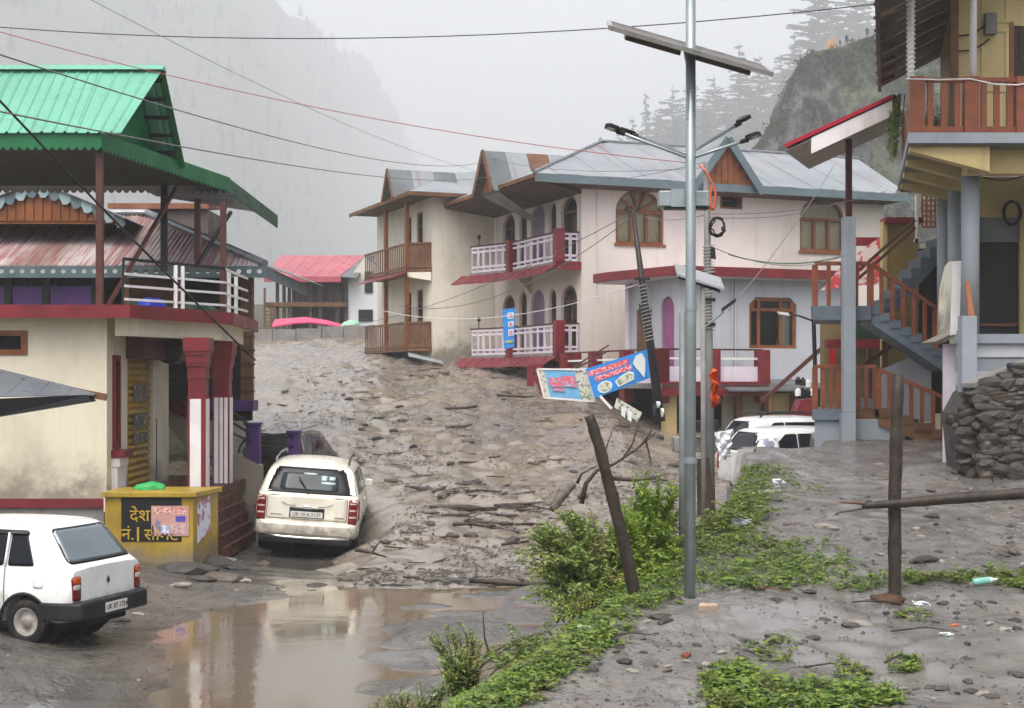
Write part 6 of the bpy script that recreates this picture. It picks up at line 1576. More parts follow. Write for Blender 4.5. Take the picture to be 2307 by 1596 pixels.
hatch_spec = dict(wr=.265, tw=.15, track=.615, axles=(.62, 2.80), arch=.325, floor=(.2, 3.1), st=[
    (-.01, [(.48, .34), (.62, .36), (.66, .48), (.665, .62), (.645, .82), (.60, .865), (.46, .875), (0, .885)]),
    (.03, [(.50, .28), (.66, .30), (.695, .46), (.70, .62), (.68, .83), (.62, .885), (.48, .90), (0, .91)]),
    (.12, [(.50, .24), (.68, .26), (.71, .45), (.715, .62), (.69, .85), (.63, .93), (.50, .955), (0, .965)]),
    (.40, [(.50, .22), (.69, .25), (.715, .45), (.72, .62), (.695, .865), (.59, 1.26), (.51, 1.345), (0, 1.37)]),
    (.52, [(.50, .22), (.69, .25), (.715, .45), (.72, .62), (.695, .868), (.585, 1.30), (.51, 1.385), (0, 1.40)]),
    (1.25, [(.50, .22), (.69, .25), (.715, .45), (.72, .62), (.695, .87), (.585, 1.32), (.51, 1.40), (0, 1.42)]),
    (1.95, [(.50, .22), (.69, .25), (.715, .45), (.72, .62), (.69, .86), (.575, 1.30), (.50, 1.38), (0, 1.40)]),
    (2.10, [(.50, .22), (.69, .25), (.715, .45), (.72, .62), (.69, .86), (.59, 1.23), (.51, 1.30), (0, 1.33)]),
    (2.55, [(.50, .22), (.69, .25), (.715, .45), (.715, .62), (.68, .84), (.62, .90), (.50, .92), (0, .94)]),
    (3.15, [(.48, .24), (.66, .26), (.69, .45), (.69, .60), (.64, .74), (.58, .77), (.46, .785), (0, .80)]),
    (3.28, [(.46, .28), (.62, .30), (.65, .45), (.65, .56), (.60, .66), (.54, .68), (.44, .69), (0, .70)])])
# near hatchback: rear left wheel touches the road near (-5.45, 17.1)
hang = R(71)                                            # heading, turned left from straight ahead
Wh = Matrix.Translation((-4.74, 17.15, z_road(-5.3, 17.2) + .0)) @ Matrix.Rotation(hang, 4, 'Z') 
hb, dc_, ln_, W_ = car('hatchback_car', 'small old white hatchback with black bumper parked at the left edge', Wh, hatch_spec, carw)
gk = mat('black rubber seal', (0.02, 0.02, 0.02), .6, .1, 3, 0, 10)
dc_('rear_window_seal', [(-.60, .925), (.60, .925), (.50, 1.315), (-.50, 1.315)], 'B', gk, .004, 2)
rwn = dc_('rear_window', [(-.57, .945), (.57, .945), (.475, 1.295), (-.475, 1.295)], 'B', rearglass, .009, 2)
for ax in 'LR':
    dc_('quarter_window', [(.50, .905), (.86, .90), (.86, 1.27), (.66, 1.27)], ax, carglass, .006, 1)
    dc_('door_window', [(.92, .90), (1.62, .89), (1.62, 1.285), (.92, 1.275)], ax, carglass, .006, 1)
    dc_('front_window', [(1.68, .89), (2.42, .885), (2.08, 1.25), (1.68, 1.28)], ax, carglass, .006, 1)
    dc_('rain_visor', [(.62, 1.255), (2.0, 1.265), (2.0, 1.31), (.66, 1.30)], ax, plast, .03, 1, 2)
    sg = -1 if ax == 'L' else 1
    ln_([(sg * .655, .885, z) + () if False else (sg * lerp(.70, .60, (z - .88) / .42), .89, z) for z in (.89, 1.0, 1.1, 1.2, 1.27)], .018, carw, 'door_frame')
    dc_('door_handle', [(.98, .745), (1.14, .745), (1.14, .79), (.98, .79)], ax, plast, .018, 1, 2)
    for yy in (.89, 1.65): ln_([(sg * x, yy, z) for x, z in ((.719, .33), (.722, .45), (.727, .62), (.712, .80), (.70, .87))], .004, gk, 'door_seam')
    dc_('fuel_flap' , [(.36, .66), (.50, .66), (.50, .78), (.36, .78)], ax, carw, .004, 1, 2)
    s = M(W_); s.tube([(sg * .708, .62 + .33 * math.cos(t), .265 + .33 * math.sin(t)) for t in [PI * k / 14 for k in range(15)]], .022, 6); s.build('arch_trim', plast, hb, smooth=True)
    ln_([(sg * .727, 1.0, .50), (sg * .727, 2.4, .50)], .012, plast, 'side_strip')
    x0, x1 = (-.672, -.535) if ax == 'L' else (.535, .672)
    tl_ = dc_('tail_lamp', [(x0, .52), (x1, .52), (x1, .80), (x0, .80)], 'B', redlens, .012, 1, 3)
    dc_('tail_lamp_amber', [(x0 + .01, .715), (x1 - .01, .715), (x1 - .01, .79), (x0 + .01, .79)], 'B', ambl, .016, 1, 2, tl_)
    dc_('tail_lamp_clear', [(x0 + .01, .645), (x1 - .01, .645), (x1 - .01, .705), (x0 + .01, .705)], 'B', whl, .016, 1, 2, tl_)
    zq = [(.08, .50), (.08, .82)]
s = M(W_); s.slab([(-.73, .42, .30), (-.73, -.02, .30), (-.66, -.12, .30), (.66, -.12, .30), (.73, -.02, .30), (.73, .42, .30), (.60, .42, .30), (.60, .10, .30), (-.60, .10, .30), (-.60, .42, .30)], (0, 0, .21)); s.build('rear_bumper', plast, hb, bev=.03)
s = M(W_); s.box(-.21, .21, -.135, -.124, .345, .455); pl_ = s.build('number_plate', platew, hb)
TB = lambda x, y, z: W_ @ Matrix.Translation((x, y, z)) @ Matrix.Rotation(PI / 2, 4, 'X')
blk = mat('black plate lettering', (0.03, 0.03, 0.03), .5, .1, 3, 0, 10)
text_mesh('UK 07 1724', .085, TB(0, -.138, .40), blk, 'plate_lettering', pl_, .001)
dc_('tail_badge', [(-.03, .69), (0, .655), (.03, .69), (0, .745)], 'B', plast, .01, 0, 2)
ln_([(-.52, -.005, .545), (.52, -.005, .545)], .004, gk, 'hatch_seam')
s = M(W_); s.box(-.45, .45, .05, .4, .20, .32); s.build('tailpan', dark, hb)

suv_spec = dict(wr=.36, tw=.235, track=.79, axles=(.95, 3.65), arch=.43, floor=(.25, 4.2), st=[
    (-.02, [(.55, .46), (.78, .48), (.86, .62), (.875, .84), (.845, 1.06), (.80, 1.115), (.62, 1.125), (0, 1.13)]),
    (.04, [(.58, .40), (.83, .43), (.90, .62), (.915, .84), (.885, 1.07), (.835, 1.13), (.65, 1.145), (0, 1.15)]),
    (.14, [(.60, .37), (.86, .40), (.93, .62), (.94, .85), (.905, 1.10), (.84, 1.19), (.68, 1.21), (0, 1.22)]),
    (.36, [(.60, .35), (.87, .38), (.94, .62), (.95, .86), (.915, 1.12), (.785, 1.50), (.68, 1.60), (0, 1.63)]),
    (.50, [(.60, .34), (.87, .37), (.94, .62), (.95, .86), (.915, 1.12), (.775, 1.56), (.68, 1.665), (0, 1.70)]),
    (1.40, [(.60, .33), (.87, .36), (.945, .60), (.955, .86), (.915, 1.11), (.775, 1.60), (.67, 1.70), (0, 1.745)]),
    (2.40, [(.60, .33), (.87, .36), (.945, .60), (.95, .86), (.905, 1.10), (.765, 1.57), (.66, 1.67), (0, 1.715)]),
    (2.75, [(.60, .33), (.87, .36), (.94, .60), (.95, .86), (.90, 1.09), (.785, 1.46), (.68, 1.54), (0, 1.58)]),
    (3.45, [(.60, .33), (.87, .36), (.94, .60), (.94, .86), (.88, 1.04), (.80, 1.10), (.66, 1.13), (0, 1.17)]),
    (4.35, [(.58, .36), (.83, .40), (.90, .60), (.89, .80), (.80, .92), (.72, .95), (.58, .97), (0, .99)]),
    (4.55, [(.54, .42), (.75, .46), (.82, .60), (.80, .76), (.72, .85), (.64, .87), (.5, .88), (0, .89)])])
sp = Vector((atx(684, 26.2), 26.2, -.27))
Ws = Matrix.Translation(sp) @ Matrix.Rotation(R(3.0), 4, 'Z') @ Matrix.Rotation(R(4.2), 4, 'Y') @ Matrix.Rotation(R(1.5), 4, 'X')
sv, dc_, ln_, W_ = car('sport_utility_car', 'cream white sport utility car stuck tilted in the edge of the mud', Ws, suv_spec, carcream)
dc_('rear_window', [(-.86, 1.165), (.86, 1.165), (.745, 1.60), (-.745, 1.60)], 'B', carglass, .008, 1, 6)
dc_('rear_window_light', [(-.53, 1.21), (.53, 1.21), (.50, 1.51), (-.50, 1.51)], 'B', mat('greyish clear glass', (0.055, 0.075, 0.085), .12, .2, 2, 0, 10, spec=.2), .013, 2, 4)
for (x0, x1, z0, z1) in ((.20, .46, 1.335, 1.375), (.20, .30, 1.39, 1.48), (.34, .45, 1.41, 1.47), (-.12, .12, 1.485, 1.515)): dc_('window_sticker', [(x0, z0), (x1, z0), (x1, z1), (x0, z1)], 'B', mat('pale sticker', (0.42, 0.50, 0.50), .4, .15, 9, 0, 10), .018, 0, 2)
for ax in 'LR':
    sg = -1 if ax == 'L' else 1
    dc_('quarter_window', [(.30, 1.18), (1.15, 1.15), (1.15, 1.56), (.62, 1.55)], ax, carglass, .006, 1)
    dc_('door_window', [(1.20, 1.15), (2.05, 1.14), (2.05, 1.56), (1.20, 1.57)], ax, carglass, .006, 1)
    dc_('front_window', [(2.10, 1.14), (3.15, 1.12), (2.72, 1.44), (2.10, 1.55)], ax, carglass, .006, 1)
    x0, x1 = (-.895, -.735) if ax == 'L' else (.735, .895)
    tl_ = dc_('tail_lamp', [(x0, .66), (x1, .66), (x1, 1.11), (x0, 1.11)], 'B', redlens, .014, 1, 4)
    for zc in (.78, .90, 1.02): dc_('tail_lamp_bar', [(x0 + .02, zc), (x1 - .02, zc), (x1 - .02, zc + .028), (x0 + .02, zc + .028)], 'B', whl, .02, 0, 2, tl_)
    dc_('tail_lamp_side', [(.03, .72), (.16, .74), (.22, 1.08), (.08, 1.10)], ax, redlens, .008, 1, 3, tl_)
    rr = ln_([(sg * .66, .55, 1.675), (sg * .66, .62, 1.735), (sg * .655, 1.3, 1.785), (sg * .645, 2.2, 1.775), (sg * .645, 2.35, 1.70)], .018, steel if ax == 'L' else plast, 'roof_rail')
    s = M(W_); s.slab([(sg * .84, 2.75, 1.10), (sg * 1.02, 2.78, 1.10), (sg * 1.03, 2.78, 1.23), (sg * .90, 2.75, 1.25)], (0, .10, 0)); s.build('door_mirror', carcream if sg > 0 else plast, sv, bev=.02)
    dc_('door_handle', [(1.30, .99), (1.50, .99), (1.50, 1.03), (1.30, 1.03)], ax, carcream, .03, 1, 2)
    for yy in (1.17, 2.08): ln_([(sg * x, yy, z) for x, z in ((.945, .45), (.956, .62), (.962, .86), (.93, 1.06))], .004, gk, 'door_seam')
dc_('tailgate_seam', [(-.72, .70), (.72, .70), (.715, 1.12), (-.715, 1.12)], 'B', gk, .003, 1, 3)
dc_('tailgate', [(-.712, .708), (.712, .708), (.705, 1.128), (-.705, 1.128)], 'B', carcream, .007, 1, 6)
dc_('plate_recess', [(-.31, .735), (.31, .735), (.31, .915), (-.31, .915)], 'B', plast, .014, 0, 3)
s = M(W_); yb_ = -.07; s.box(-.285, .285, yb_, yb_ + .02, .752, .85); pl_ = s.build('number_plate', platew, sv)
text_mesh('UK 10 A 2137', .085, W_ @ Matrix.Translation((0, yb_ - .003, .80)) @ Matrix.Rotation(PI / 2, 4, 'X'), blk, 'plate_lettering', pl_, .001)
dc_('emblem', [(-.08, .90), (.08, .90), (.05, .96), (-.05, .96)], 'B', chrome, .03, 2, 2)
dc_('model_badge', [(-.64, .765), (-.44, .765), (-.44, .785), (-.64, .785)], 'B', steelw, .012, 0, 2)
dc_('model_badge', [(.50, .755), (.66, .755), (.66, .78), (.50, .78)], 'B', steelw, .012, 0, 2)
ln_([(-.45, -.045, 1.00), (-.35, -.055, .955), (-.2, -.055, .94)], .006, gk, 'crease'); ln_([(.45, -.045, 1.00), (.35, -.055, .955), (.2, -.055, .94)], .006, gk, 'crease')
ln_([(.0, .02, 1.16), (-.05, .10, 1.25), (-.20, .18, 1.44)], .012, plast, 'wiper')
s = M(W_); s.slab([(-.93, .55, .40), (-.91, .0, .40), (-.80, -.12, .40), (.80, -.12, .40), (.91, .0, .40), (.93, .55, .40), (.8, .55, .40), (.8, .1, .40), (-.8, .1, .40), (-.8, .55, .40)], (0, 0, .27)); s.build('rear_bumper', carcream, sv, bev=.06)
s = M(W_); s.box(-.82, .82, -.09, .12, .28, .40); s.build('bumper_skirt', plast, sv, bev=.03)
ln_([(-.78, -.135, .415), (-.4, -.15, .40), (0, -.155, .395), (.4, -.15, .40), (.78, -.135, .415)], .022, chrome, 'chrome_strip')

wag = dict(suv_spec)
wag['st'] = [(y * .93, [(x * .93, z * .93) for x, z in h]) for y, h in suv_spec['st']]; wag['axles'] = (.80, 3.4)
zc_ = .55
Ww = Matrix.Translation((atx(1646, 31.4), 31.6, zc_)) @ Matrix.Rotation(R(-64), 4, 'Z')
for k, (u, Y, dz, lb_, ang) in enumerate(((1652, 31.0, .36, 'white hatchback car with taped window half hidden behind the earth bank', -74), (1640, 34.6, .50, 'white car with black roof rails standing behind the taped white car', -76))):
    Ww = Matrix.Translation((atx(u, Y), Y, dz)) @ Matrix.Rotation(R(ang), 4, 'Z')
    cw_, dc_, ln_, W_ = car('parked_car', lb_, Ww, wag, carw)
    dc_('rear_window', [(-.76, 1.09), (.76, 1.09), (.66, 1.47), (-.66, 1.47)], 'B', carglass, .008, 1, 4)
    for ax in 'LR':
        dc_('quarter_window', [(.42, 1.08), (1.10, 1.07), (1.10, 1.45), (.85, 1.44)], ax, carglass, .006, 1)
        dc_('door_window', [(1.12, 1.07), (1.95, 1.06), (1.95, 1.45), (1.12, 1.45)], ax, carglass, .006, 1)
        dc_('front_window', [(1.98, 1.06), (2.95, 1.04), (2.50, 1.36), (1.98, 1.44)], ax, carglass, .006, 1)
        x0, x1 = (-.83, -.70) if ax == 'L' else (.70, .83)
        dc_('tail_lamp', [(x0, .66), (x1, .66), (x1, 1.02), (x0, 1.02)], 'B', redlens, .014, 1, 3)
        dc_('tail_lamp_side', [(.03, .80), (.14, .80), (.16, 1.02), (.06, 1.02)], ax, redlens, .008, 1, 3)
        if k == 1: sg = -1 if ax == 'L' else 1; ln_([(sg * .6, .55, 1.57), (sg * .6, .7, 1.66), (sg * .6, 2.2, 1.66), (sg * .6, 2.3, 1.56)], .02, plast, 'roof_rail')
    if k == 0:
        dc_('window_paper', [(.30, 1.06), (.66, 1.06), (.66, 1.36), (.30, 1.36)], 'R', print_mat('taped newspaper', (0.62, 0.62, 0.64), (0.22, 0.22, 0.30), 8, 8, .5), .02, 0, 3)
        dc_('mud_patch', [(.20, .84), (.85, .80), (.80, 1.0), (.22, 1.03)], 'R', mat('dried mud', (0.16, 0.13, 0.10), .8, .2, 5, .2, 30), .012, 2, 3)
Wb = Matrix.Translation((atx(618, 31.5), 31.5, .22)) @ Matrix.Rotation(R(-4), 4, 'Z') @ Matrix.Rotation(R(-5), 4, 'Y')
cb_, dc_, ln_, W_ = car('buried_car', 'black car buried in mud behind the purple fence posts', Wb, wag, carblack)
for ax in 'LR':
    dc_('door_window', [(.55, 1.08), (1.95, 1.06), (1.95, 1.45), (.85, 1.44)], ax, carglass, .006, 1); ln_([((-1 if ax == 'L' else 1) * .6, .6, 1.60), ((-1 if ax == 'L' else 1) * .6, 2.2, 1.62)], .02, steel, 'roof_rail')

# ------------------------------------------------------------------ poles and lamps
sp_ = root('solar_street_lamp', at(1556, 1352, 14.3), 'tall galvanised steel lamp pole with four arms and a solar panel in the foreground', 'street lamp')
Yp = 14.3; xp = atx(1556, Yp); zb_ = z_yard(xp, Yp)
s = M(); s.tube([(xp - .01, Yp, zb_ - .2), (xp, Yp, 3.6), (xp, Yp, 3.7), (xp, Yp, 7.6)], [.056, .054, .050, .048], 20); s.build('pole', steel, sp_, smooth=True)
s = M(); s.lathe([(0, .066), (.06, .066)], (xp, Yp, atz(1045, Yp)), (0, 0, 1), 20); s.lathe([(0, .06), (.05, .06)], (xp, Yp, atz(700, Yp)), (0, 0, 1), 20); s.build('collar', steel, sp_)
s = M(); s.box(xp - .1, xp + .1, Yp - .1, Yp + .1, zb_ - .1, zb_ + .02); s.build('footing', conc, sp_)
# battery box
bx_ = M(); bx_.box(atx(1486, Yp), atx(1600, Yp), Yp + .06, Yp + .26, atz(463, Yp), atz(428, Yp)); bo_ = bx_.build('battery_box', steel, sp_, bev=.008)
s = M(); s.box(atx(1513, Yp), atx(1547, Yp), Yp + .05, Yp + .058, atz(465, Yp), atz(424, Yp)); s.build('box_door', steel, bo_)
s = M(); s.box(atx(1500, Yp), atx(1600, Yp), Yp + .08, Yp + .24, atz(468, Yp), atz(464, Yp)); s.build('box_bracket', blackm, sp_)
# solar panel, tilted, seen from below
pc = at(1551, 108, Yp + .12); ux = (at(1733, 160, Yp + .25) - at(1367, 55, Yp + .0)).normalized(); uy = Vector((.05, .93, .28)).normalized(); un = ux.cross(uy).normalized()
def pq(a, b, c=0): return pc + ux * a + uy * b + un * c
wp, hp = .82, .46
s = M(); s.slab([pq(-wp, -hp), pq(wp, -hp), pq(wp, hp), pq(-wp, hp)], un * .012); s.build('solar_panel', mat('solar panel backing', (0.16, 0.14, 0.13), .5, .1, 3, .05, 20), sp_)
pf_ = mat('aluminium frame', (0.55, 0.55, 0.55), .35, .08, 3, .03, 20, metal=.8)
s = M(); c4 = [pq(-wp, -hp), pq(wp, -hp), pq(wp, hp), pq(-wp, hp)]
for a, b in zip(c4, c4[1:] + c4[:1]): s.beam(a, b, .035, .045, un)
s.build('panel_frame', pf_, sp_)
for (a0, a1) in ((-.62, -.10), (.10, .62)):
    s = M(); cc = [pq(a0, -.28, -.06), pq(a1, -.28, -.06), pq(a1, .22, -.06), pq(a0, .22, -.06)]
    for a, b in zip(cc, cc[1:] + cc[:1]): s.beam(a, b, .04, .04, un)
    s.build('mount_frame', woodb if False else mat('brown mount steel', (0.14, 0.11, 0.09), .5, .15, 3, .05, 20), sp_)
s = M(); s.beam((xp, Yp, pc.z - .25), pq(0, .1, -.03), .06); s.build('panel_bracket', blackm, sp_)
for (u0, v0, u1, v1, dy, tip_dy) in ((1540, 352, 1400, 300, .0, -.25), (1540, 345, 1432, 306, .1, .35), (1572, 335, 1660, 282, .1, .30), (1572, 352, 1675, 318, -.05, -.2)):
    a = at(u0, v0, Yp + dy * .3); b = at(u1, v1, Yp + tip_dy); d = (b - a).normalized()
    s = M(); s.tube([Vector((xp, Yp, a.z - .03)), a, b], .016, 8); ar = s.build('lamp_arm', steel, sp_, smooth=True)
    e = b + d * .16; side = d.cross(Vector((0, 0, 1))).normalized(); upv = side.cross(d).normalized()
    s = M(); s.tube([b - d * .03, b + d * .05], [.022, .026], 8); s.build('lamp_neck', blackm, ar)
    s = M(); s.slab([b + d * .03 - side * .03, b + d * .08 - side * .065, e - side * .062, e + d * .02, e + side * .062, b + d * .08 + side * .065, b + d * .03 + side * .03], upv * .035); ho_ = s.build('lamp_head', blackm, ar)
    s = M(); s.slab([b + d * .09 - side * .05 - upv * .004, e - side * .05 - upv * .004, e + side * .05 - upv * .004, b + d * .09 + side * .05 - upv * .004], upv * .003); s.build('lamp_lens', whl, ho_)

p2 = root('service_pole', at(1592, 1150, 22), 'grey service pole wound with cables behind the steel lamp pole', 'pole')
Y2p = 22.0; x2 = atx(1594, Y2p); zt2 = atz(368, Y2p)
s = M(); s.tube([(x2 + .06, Y2p, .2), (x2 + .03, Y2p, 3), (x2 - .02, Y2p, zt2)], [.068, .060, .045], 14); s.build('pole', mat('dark grey pole', (0.20, 0.20, 0.195), .6, .15, 2, .1, 20, (0.12, .12, .11), .5, 1.5, .3), p2, smooth=True)
s = M(); s.tube([(x2 + .02 + .085 * math.cos(t * .55), Y2p + .085 * math.sin(t * .55), atz(745, Y2p) + t * .0043) for t in range(0, 300)], .007, 4); s.build('wound_cable', mat('grey white cable', (0.42, 0.42, 0.40), .5, .1, 3, 0, 10), p2)
for k in range(3): s = M(); z = atz(735 - k * 55, Y2p); s.lathe([(0, .10), (.05, .10)], (x2 + .02, Y2p, z), (0, 0, 1), 14); s.build('clamp', blackm, p2)
s = M(); cc = at(1617, 511, Y2p - .1)
for k in range(4): s.tube([cc + Vector((rnd.uniform(-.02, .02) + (.085 + .010 * k) * math.cos(t), .02 * k, (.12 + .010 * k) * math.sin(t))) for t in [i * .33 for i in range(20)]], .012, 5)
s.build('cable_coil', wire_b, p2)
s = M(); cc = at(1606, 445, Y2p - .1)
for k in range(3): s.tube([cc + Vector(((.035 + .010 * k) * math.cos(t), .02 * k, (.16 + .015 * k) * math.sin(t))) for t in [i * .33 for i in range(20)]], .012, 5)
s.tube([at(1575, 372, Y2p), at(1590, 385, Y2p - .1), at(1600, 405, Y2p - .1), cc + Vector((0, 0, .2))], .016, 5); s.build('orange_coil', wire_o, p2)
s = M(); q0 = at(1608, 568, Y2p - .1); s.slab([q0 + Vector((-.035, 0, -.09)), q0 + Vector((.035, 0, -.11)), q0 + Vector((.02, 0, .06)), q0 + Vector((-.04, 0, .08))], (0, .05, 0)); s.build('junction_box', blackm, p2)
p3 = root('small_solar_lamp', at(1583, 1080, 19.5), 'thin steel pole with small solar panel right of the tall lamp pole', 'street lamp')
Y3 = 19.5; x3 = atx(1583, Y3)
s = M(); s.tube([(x3 + .02, Y3, .3), (x3, Y3, atz(640, Y3))], .034, 12); s.build('pole', conc, p3, smooth=True)
a = at(1525, 622, Y3 - .3); b = at(1632, 655, Y3 + .1); dn = Vector((.02, .5, .18)); s = M(); s.slab([a, b, b + dn, a + dn], (0, 0, .03)); s.build('solar_panel', pf_, p3)
s = M(); s.slab([a + Vector((.02, .02, -.03)), b + Vector((-.05, .02, -.03)), b + dn * .9 + Vector((-.05, 0, -.03)), a + dn * .9 + Vector((.02, 0, -.03))], (0, 0, .02)); s.build('panel_back', blackm, p3)
s = M(); a = at(1583, 742, Y3); b = at(1630, 703, Y3 - .1); s.tube([a, b], .014, 8); s.build('lamp_arm', steel, p3)
d = (b - a).normalized(); s = M(); s.slab([b - Vector((.02, .06, 0)), b + d * .2 - Vector((0, .06, 0)), b + d * .2 + Vector((0, .06, 0)), b - Vector((.02, -.06, 0))], (0, 0, .05)); s.build('lamp_head', blackm, p3)
p4 = M(); x4 = atx(1538, 17.0); p4.tube([(x4, 17.0, .2), (x4, 17.0, atz(706, 17.0))], .043, 14); tag(p4.build('steel_post', mat('dull weathered steel', (0.24, 0.26, 0.265), .5, .15, 3, .1, 30, (0.14, 0.14, 0.13), .4, 2.0, .3, metal=.3), None, smooth=True), 'short plain steel post directly left of the tall lamp pole', 'post')
bp = root('leaning_power_pole', at(1485, 935, 40), 'black power pole leaning left with white spiral cable behind the blue banners', 'pole')
A, B = at(1488, 950, 40), at(1425, 470, 40)
s = M(); s.tube([A, A.lerp(B, .45), B], [.14, .11, .055], 10); s.build('pole', mat('tarred steel pole', (0.03, 0.025, 0.025), .5, .2, 3, .1, 20), bp, smooth=True)
ax_ = (B - A).normalized(); e1 = ax_.cross(Vector((0, 1, 0))).normalized(); e2 = ax_.cross(e1)
s = M(); s.tube([A.lerp(B, .38 + .27 * t / 200) + (e1 * math.cos(t * .5) + e2 * math.sin(t * .5)) * .13 for t in range(201)], .012, 4); s.build('spiral_cable', MATS['grey white cable'], bp)
for (du, dv) in ((-14, 0), (14, 0)): s = M(); s.beam(B + Vector((0, 0, -.1)), B + Vector((du * .012, 0, -.08)), .05); s.lathe([(0, .04), (.1, .05), (.14, .02)], B + Vector((du * .012, 0, -.06)), (0, 0, 1), 8); s.build('insulator', blackm, bp)
s = M(); s.box(A.lerp(B, .67).x - .22, A.lerp(B, .67).x + .22, 39.9, 40.1, A.lerp(B, .67).z - .03, A.lerp(B, .67).z + .03); s.build('cross_arm', blackm, bp)
lp = root('path_lamp', at(1835, 830, 34), 'slim black path lamp with white head reaching left over the lilac wall', 'street lamp')
s = M(); s.tube([at(1838, 880, 34), at(1832, 690, 34)], .05, 8); s.build('pole', blackm, lp); s = M(); s.tube([at(1833, 724, 34), at(1800, 712, 34), at(1778, 708, 34)], .025, 6); s.build('lamp_arm', blackm, lp)
s = M(); s.slab([at(1752, 702, 34), at(1775, 705, 34), at(1782, 712, 34), at(1758, 708, 34)], (0, .2, 0)); s.build('lamp_head', whitep, lp)

# ------------------------------------------------------------------ banners
def banner(name, label, corners, Y, base, prints, frame=True):
    rt = root(name, at(*corners[0], Y), label, 'banner')
    P = [at(u, v, Y if not isinstance(Y, list) else Y[i]) for i, (u, v) in enumerate(corners)]
    s = M(); s.slab(P, (0, .03, 0)); s.build('sheet', base, rt)
    def q(a, b, d=0): return P[0].lerp(P[1], a).lerp(P[3].lerp(P[2], a), b) + Vector((0, -d, 0))
    for k, (shape, mt) in enumerate(prints):
        s = M(); s.slab([q(a, b, .008 + .006 * k) for a, b in shape], (0, .005, 0)); s.build('print', mt, rt)
    if frame:
        s = M()
        for a, b in zip(P, P[1:] + P[:1]): s.beam(a, b, .05, .05)
        s.build('frame', whitep, rt)
    return rt
redtxt = print_mat('red banner lettering', (0.66, 0.42, 0.50), (0.55, 0.06, 0.08), 14, 20, .47)
redtxt2 = print_mat('faded red banner lettering', (0.30, 0.36, 0.55), (0.58, 0.10, 0.14), 13, 18, .46)
food = print_mat('printed picture pale', (0.52, 0.55, 0.42), (0.20, 0.24, 0.18), 12, 12, .52)
food2 = print_mat('printed picture grey', (0.50, 0.50, 0.42), (0.12, 0.13, 0.11), 9, 9, .55)
wht = mat('printed white', (0.66, 0.70, 0.70), .45, .06, 4, 0, 10)
R4 = lambda a0, a1, b0, b1: [(a0, b0), (a1, b0), (a1, b1), (a0, b1)]
circ = lambda a, b, ra, rb: [(a + ra * math.cos(t * .628), b + rb * math.sin(t * .628)) for t in range(10)]
banner('shop_banner', 'faded light blue banner hanging lower left at the flooded porch', [(1210, 832), (1322, 833), (1340, 905), (1226, 896)], 41.5, signl,
       [(R4(.02, .13, .03, .97), food2), (R4(.74, .985, .03, .50), food2), (R4(.74, .985, .52, .97), food), (R4(.18, .42, .28, .60), redtxt2), (R4(.44, .72, .22, .58), redtxt2), (R4(.22, .45, .64, .74), redtxt2)])
banner('shop_banner', 'bright blue banner with red lettering tilted upward at the flooded porch', [(1319, 832), (1459, 787), (1464, 852), (1340, 898)], 41.0, signb,
       [(R4(.02, .68, .10, .28), redtxt), (R4(.10, .72, .33, .50), redtxt), (circ(.22, .76, .13, .20), wht), (circ(.22, .76, .10, .15), food), ([(.40, .70), (.50, .60), (.66, .52), (.74, .62), (.72, .86), (.44, .92)], wht), ([(.43, .70), (.52, .63), (.66, .58), (.71, .66), (.69, .82), (.46, .88)], food),
        ([(.80, .10), (.90, .06), (.95, .30), (.93, .70), (.90, .92), (.84, .70), (.78, .50), (.74, .30)], wht)], False)
yb1 = at(1132, 700, 49.6)
banner('vertical_sign', 'narrow upright blue sign tied to the lower balcony railing', [(1132, 697), (1160, 695), (1159, 782), (1135, 787)], 49.3, signb,
       [(R4(.40, .90, .10, .26), wht), (R4(.44, .92, .33, .47), wht), (R4(.44, .92, .53, .70), wht), (R4(.15, .9, .80, .87), print_mat('green sign lettering', (0.08, 0.32, 0.42), (0.36, 0.40, 0.10), 6, 8, .45)), (R4(.5, .8, .13, .22), redtxt), (R4(.52, .8, .36, .43), redtxt), (R4(.52, .8, .57, .66), redtxt)], False)
s = M(); s.slab([at(1390, 897, 40), at(1447, 930, 40), at(1436, 950, 40), at(1384, 918, 40)], (0, .1, 0)); tb = s.build('fallen_board', food2, None); tag(tb, 'fallen grey green sign board sticking out of the mud below the banners', 'board')
for k in range(2): s = M(); s.slab([at(1400 + 14 * k, 915 + 9 * k, 39.9), at(1410 + 14 * k, 919 + 9 * k, 39.9), at(1408 + 14 * k, 942 + 9 * k, 39.9), at(1400 + 14 * k, 936 + 9 * k, 39.9)], (0, .04, 0)); s.build('torn_paper', wht, tb)
s = M(); s.beam(at(1352, 893, 40), at(1378, 921, 40), .07); tag(s.build('white_pipe', whitep, None), 'short white pipe sticking up from the mud under the banners', 'pipe')
for k in range(2): s = M(); s.beam(at(1285 + 10 * k, 832, 42.5), at(1372, 778 + 12 * k, 42.5), .05); tag(s.build('stair_rail', maroonm, None), 'thin dark stair rail slanting behind the blue banners', 'rail', 'stair rails behind the banners')
for (u0, u1, v0, v1) in ((1187, 1203, 823, 870), (1204, 1222, 820, 842)):
    s = M(); Yk = 43.5; s.box(atx(u0, Yk), atx(u1, Yk), Yk, Yk + .3, atz(v1, Yk), atz(v0, Yk)); tag(s.build('red_gatepost', redp, None), 'dark red gatepost left of the faded blue banner' if u0 < 1200 else 'short dark red stub beside the gatepost', 'post')
s = M(); s.beam(at(1205, 845, 43), at(1222, 890, 43), .10); tag(s.build('fallen_rail', redp, None), 'dark red rail leaning behind the left edge of the faded banner', 'rail')
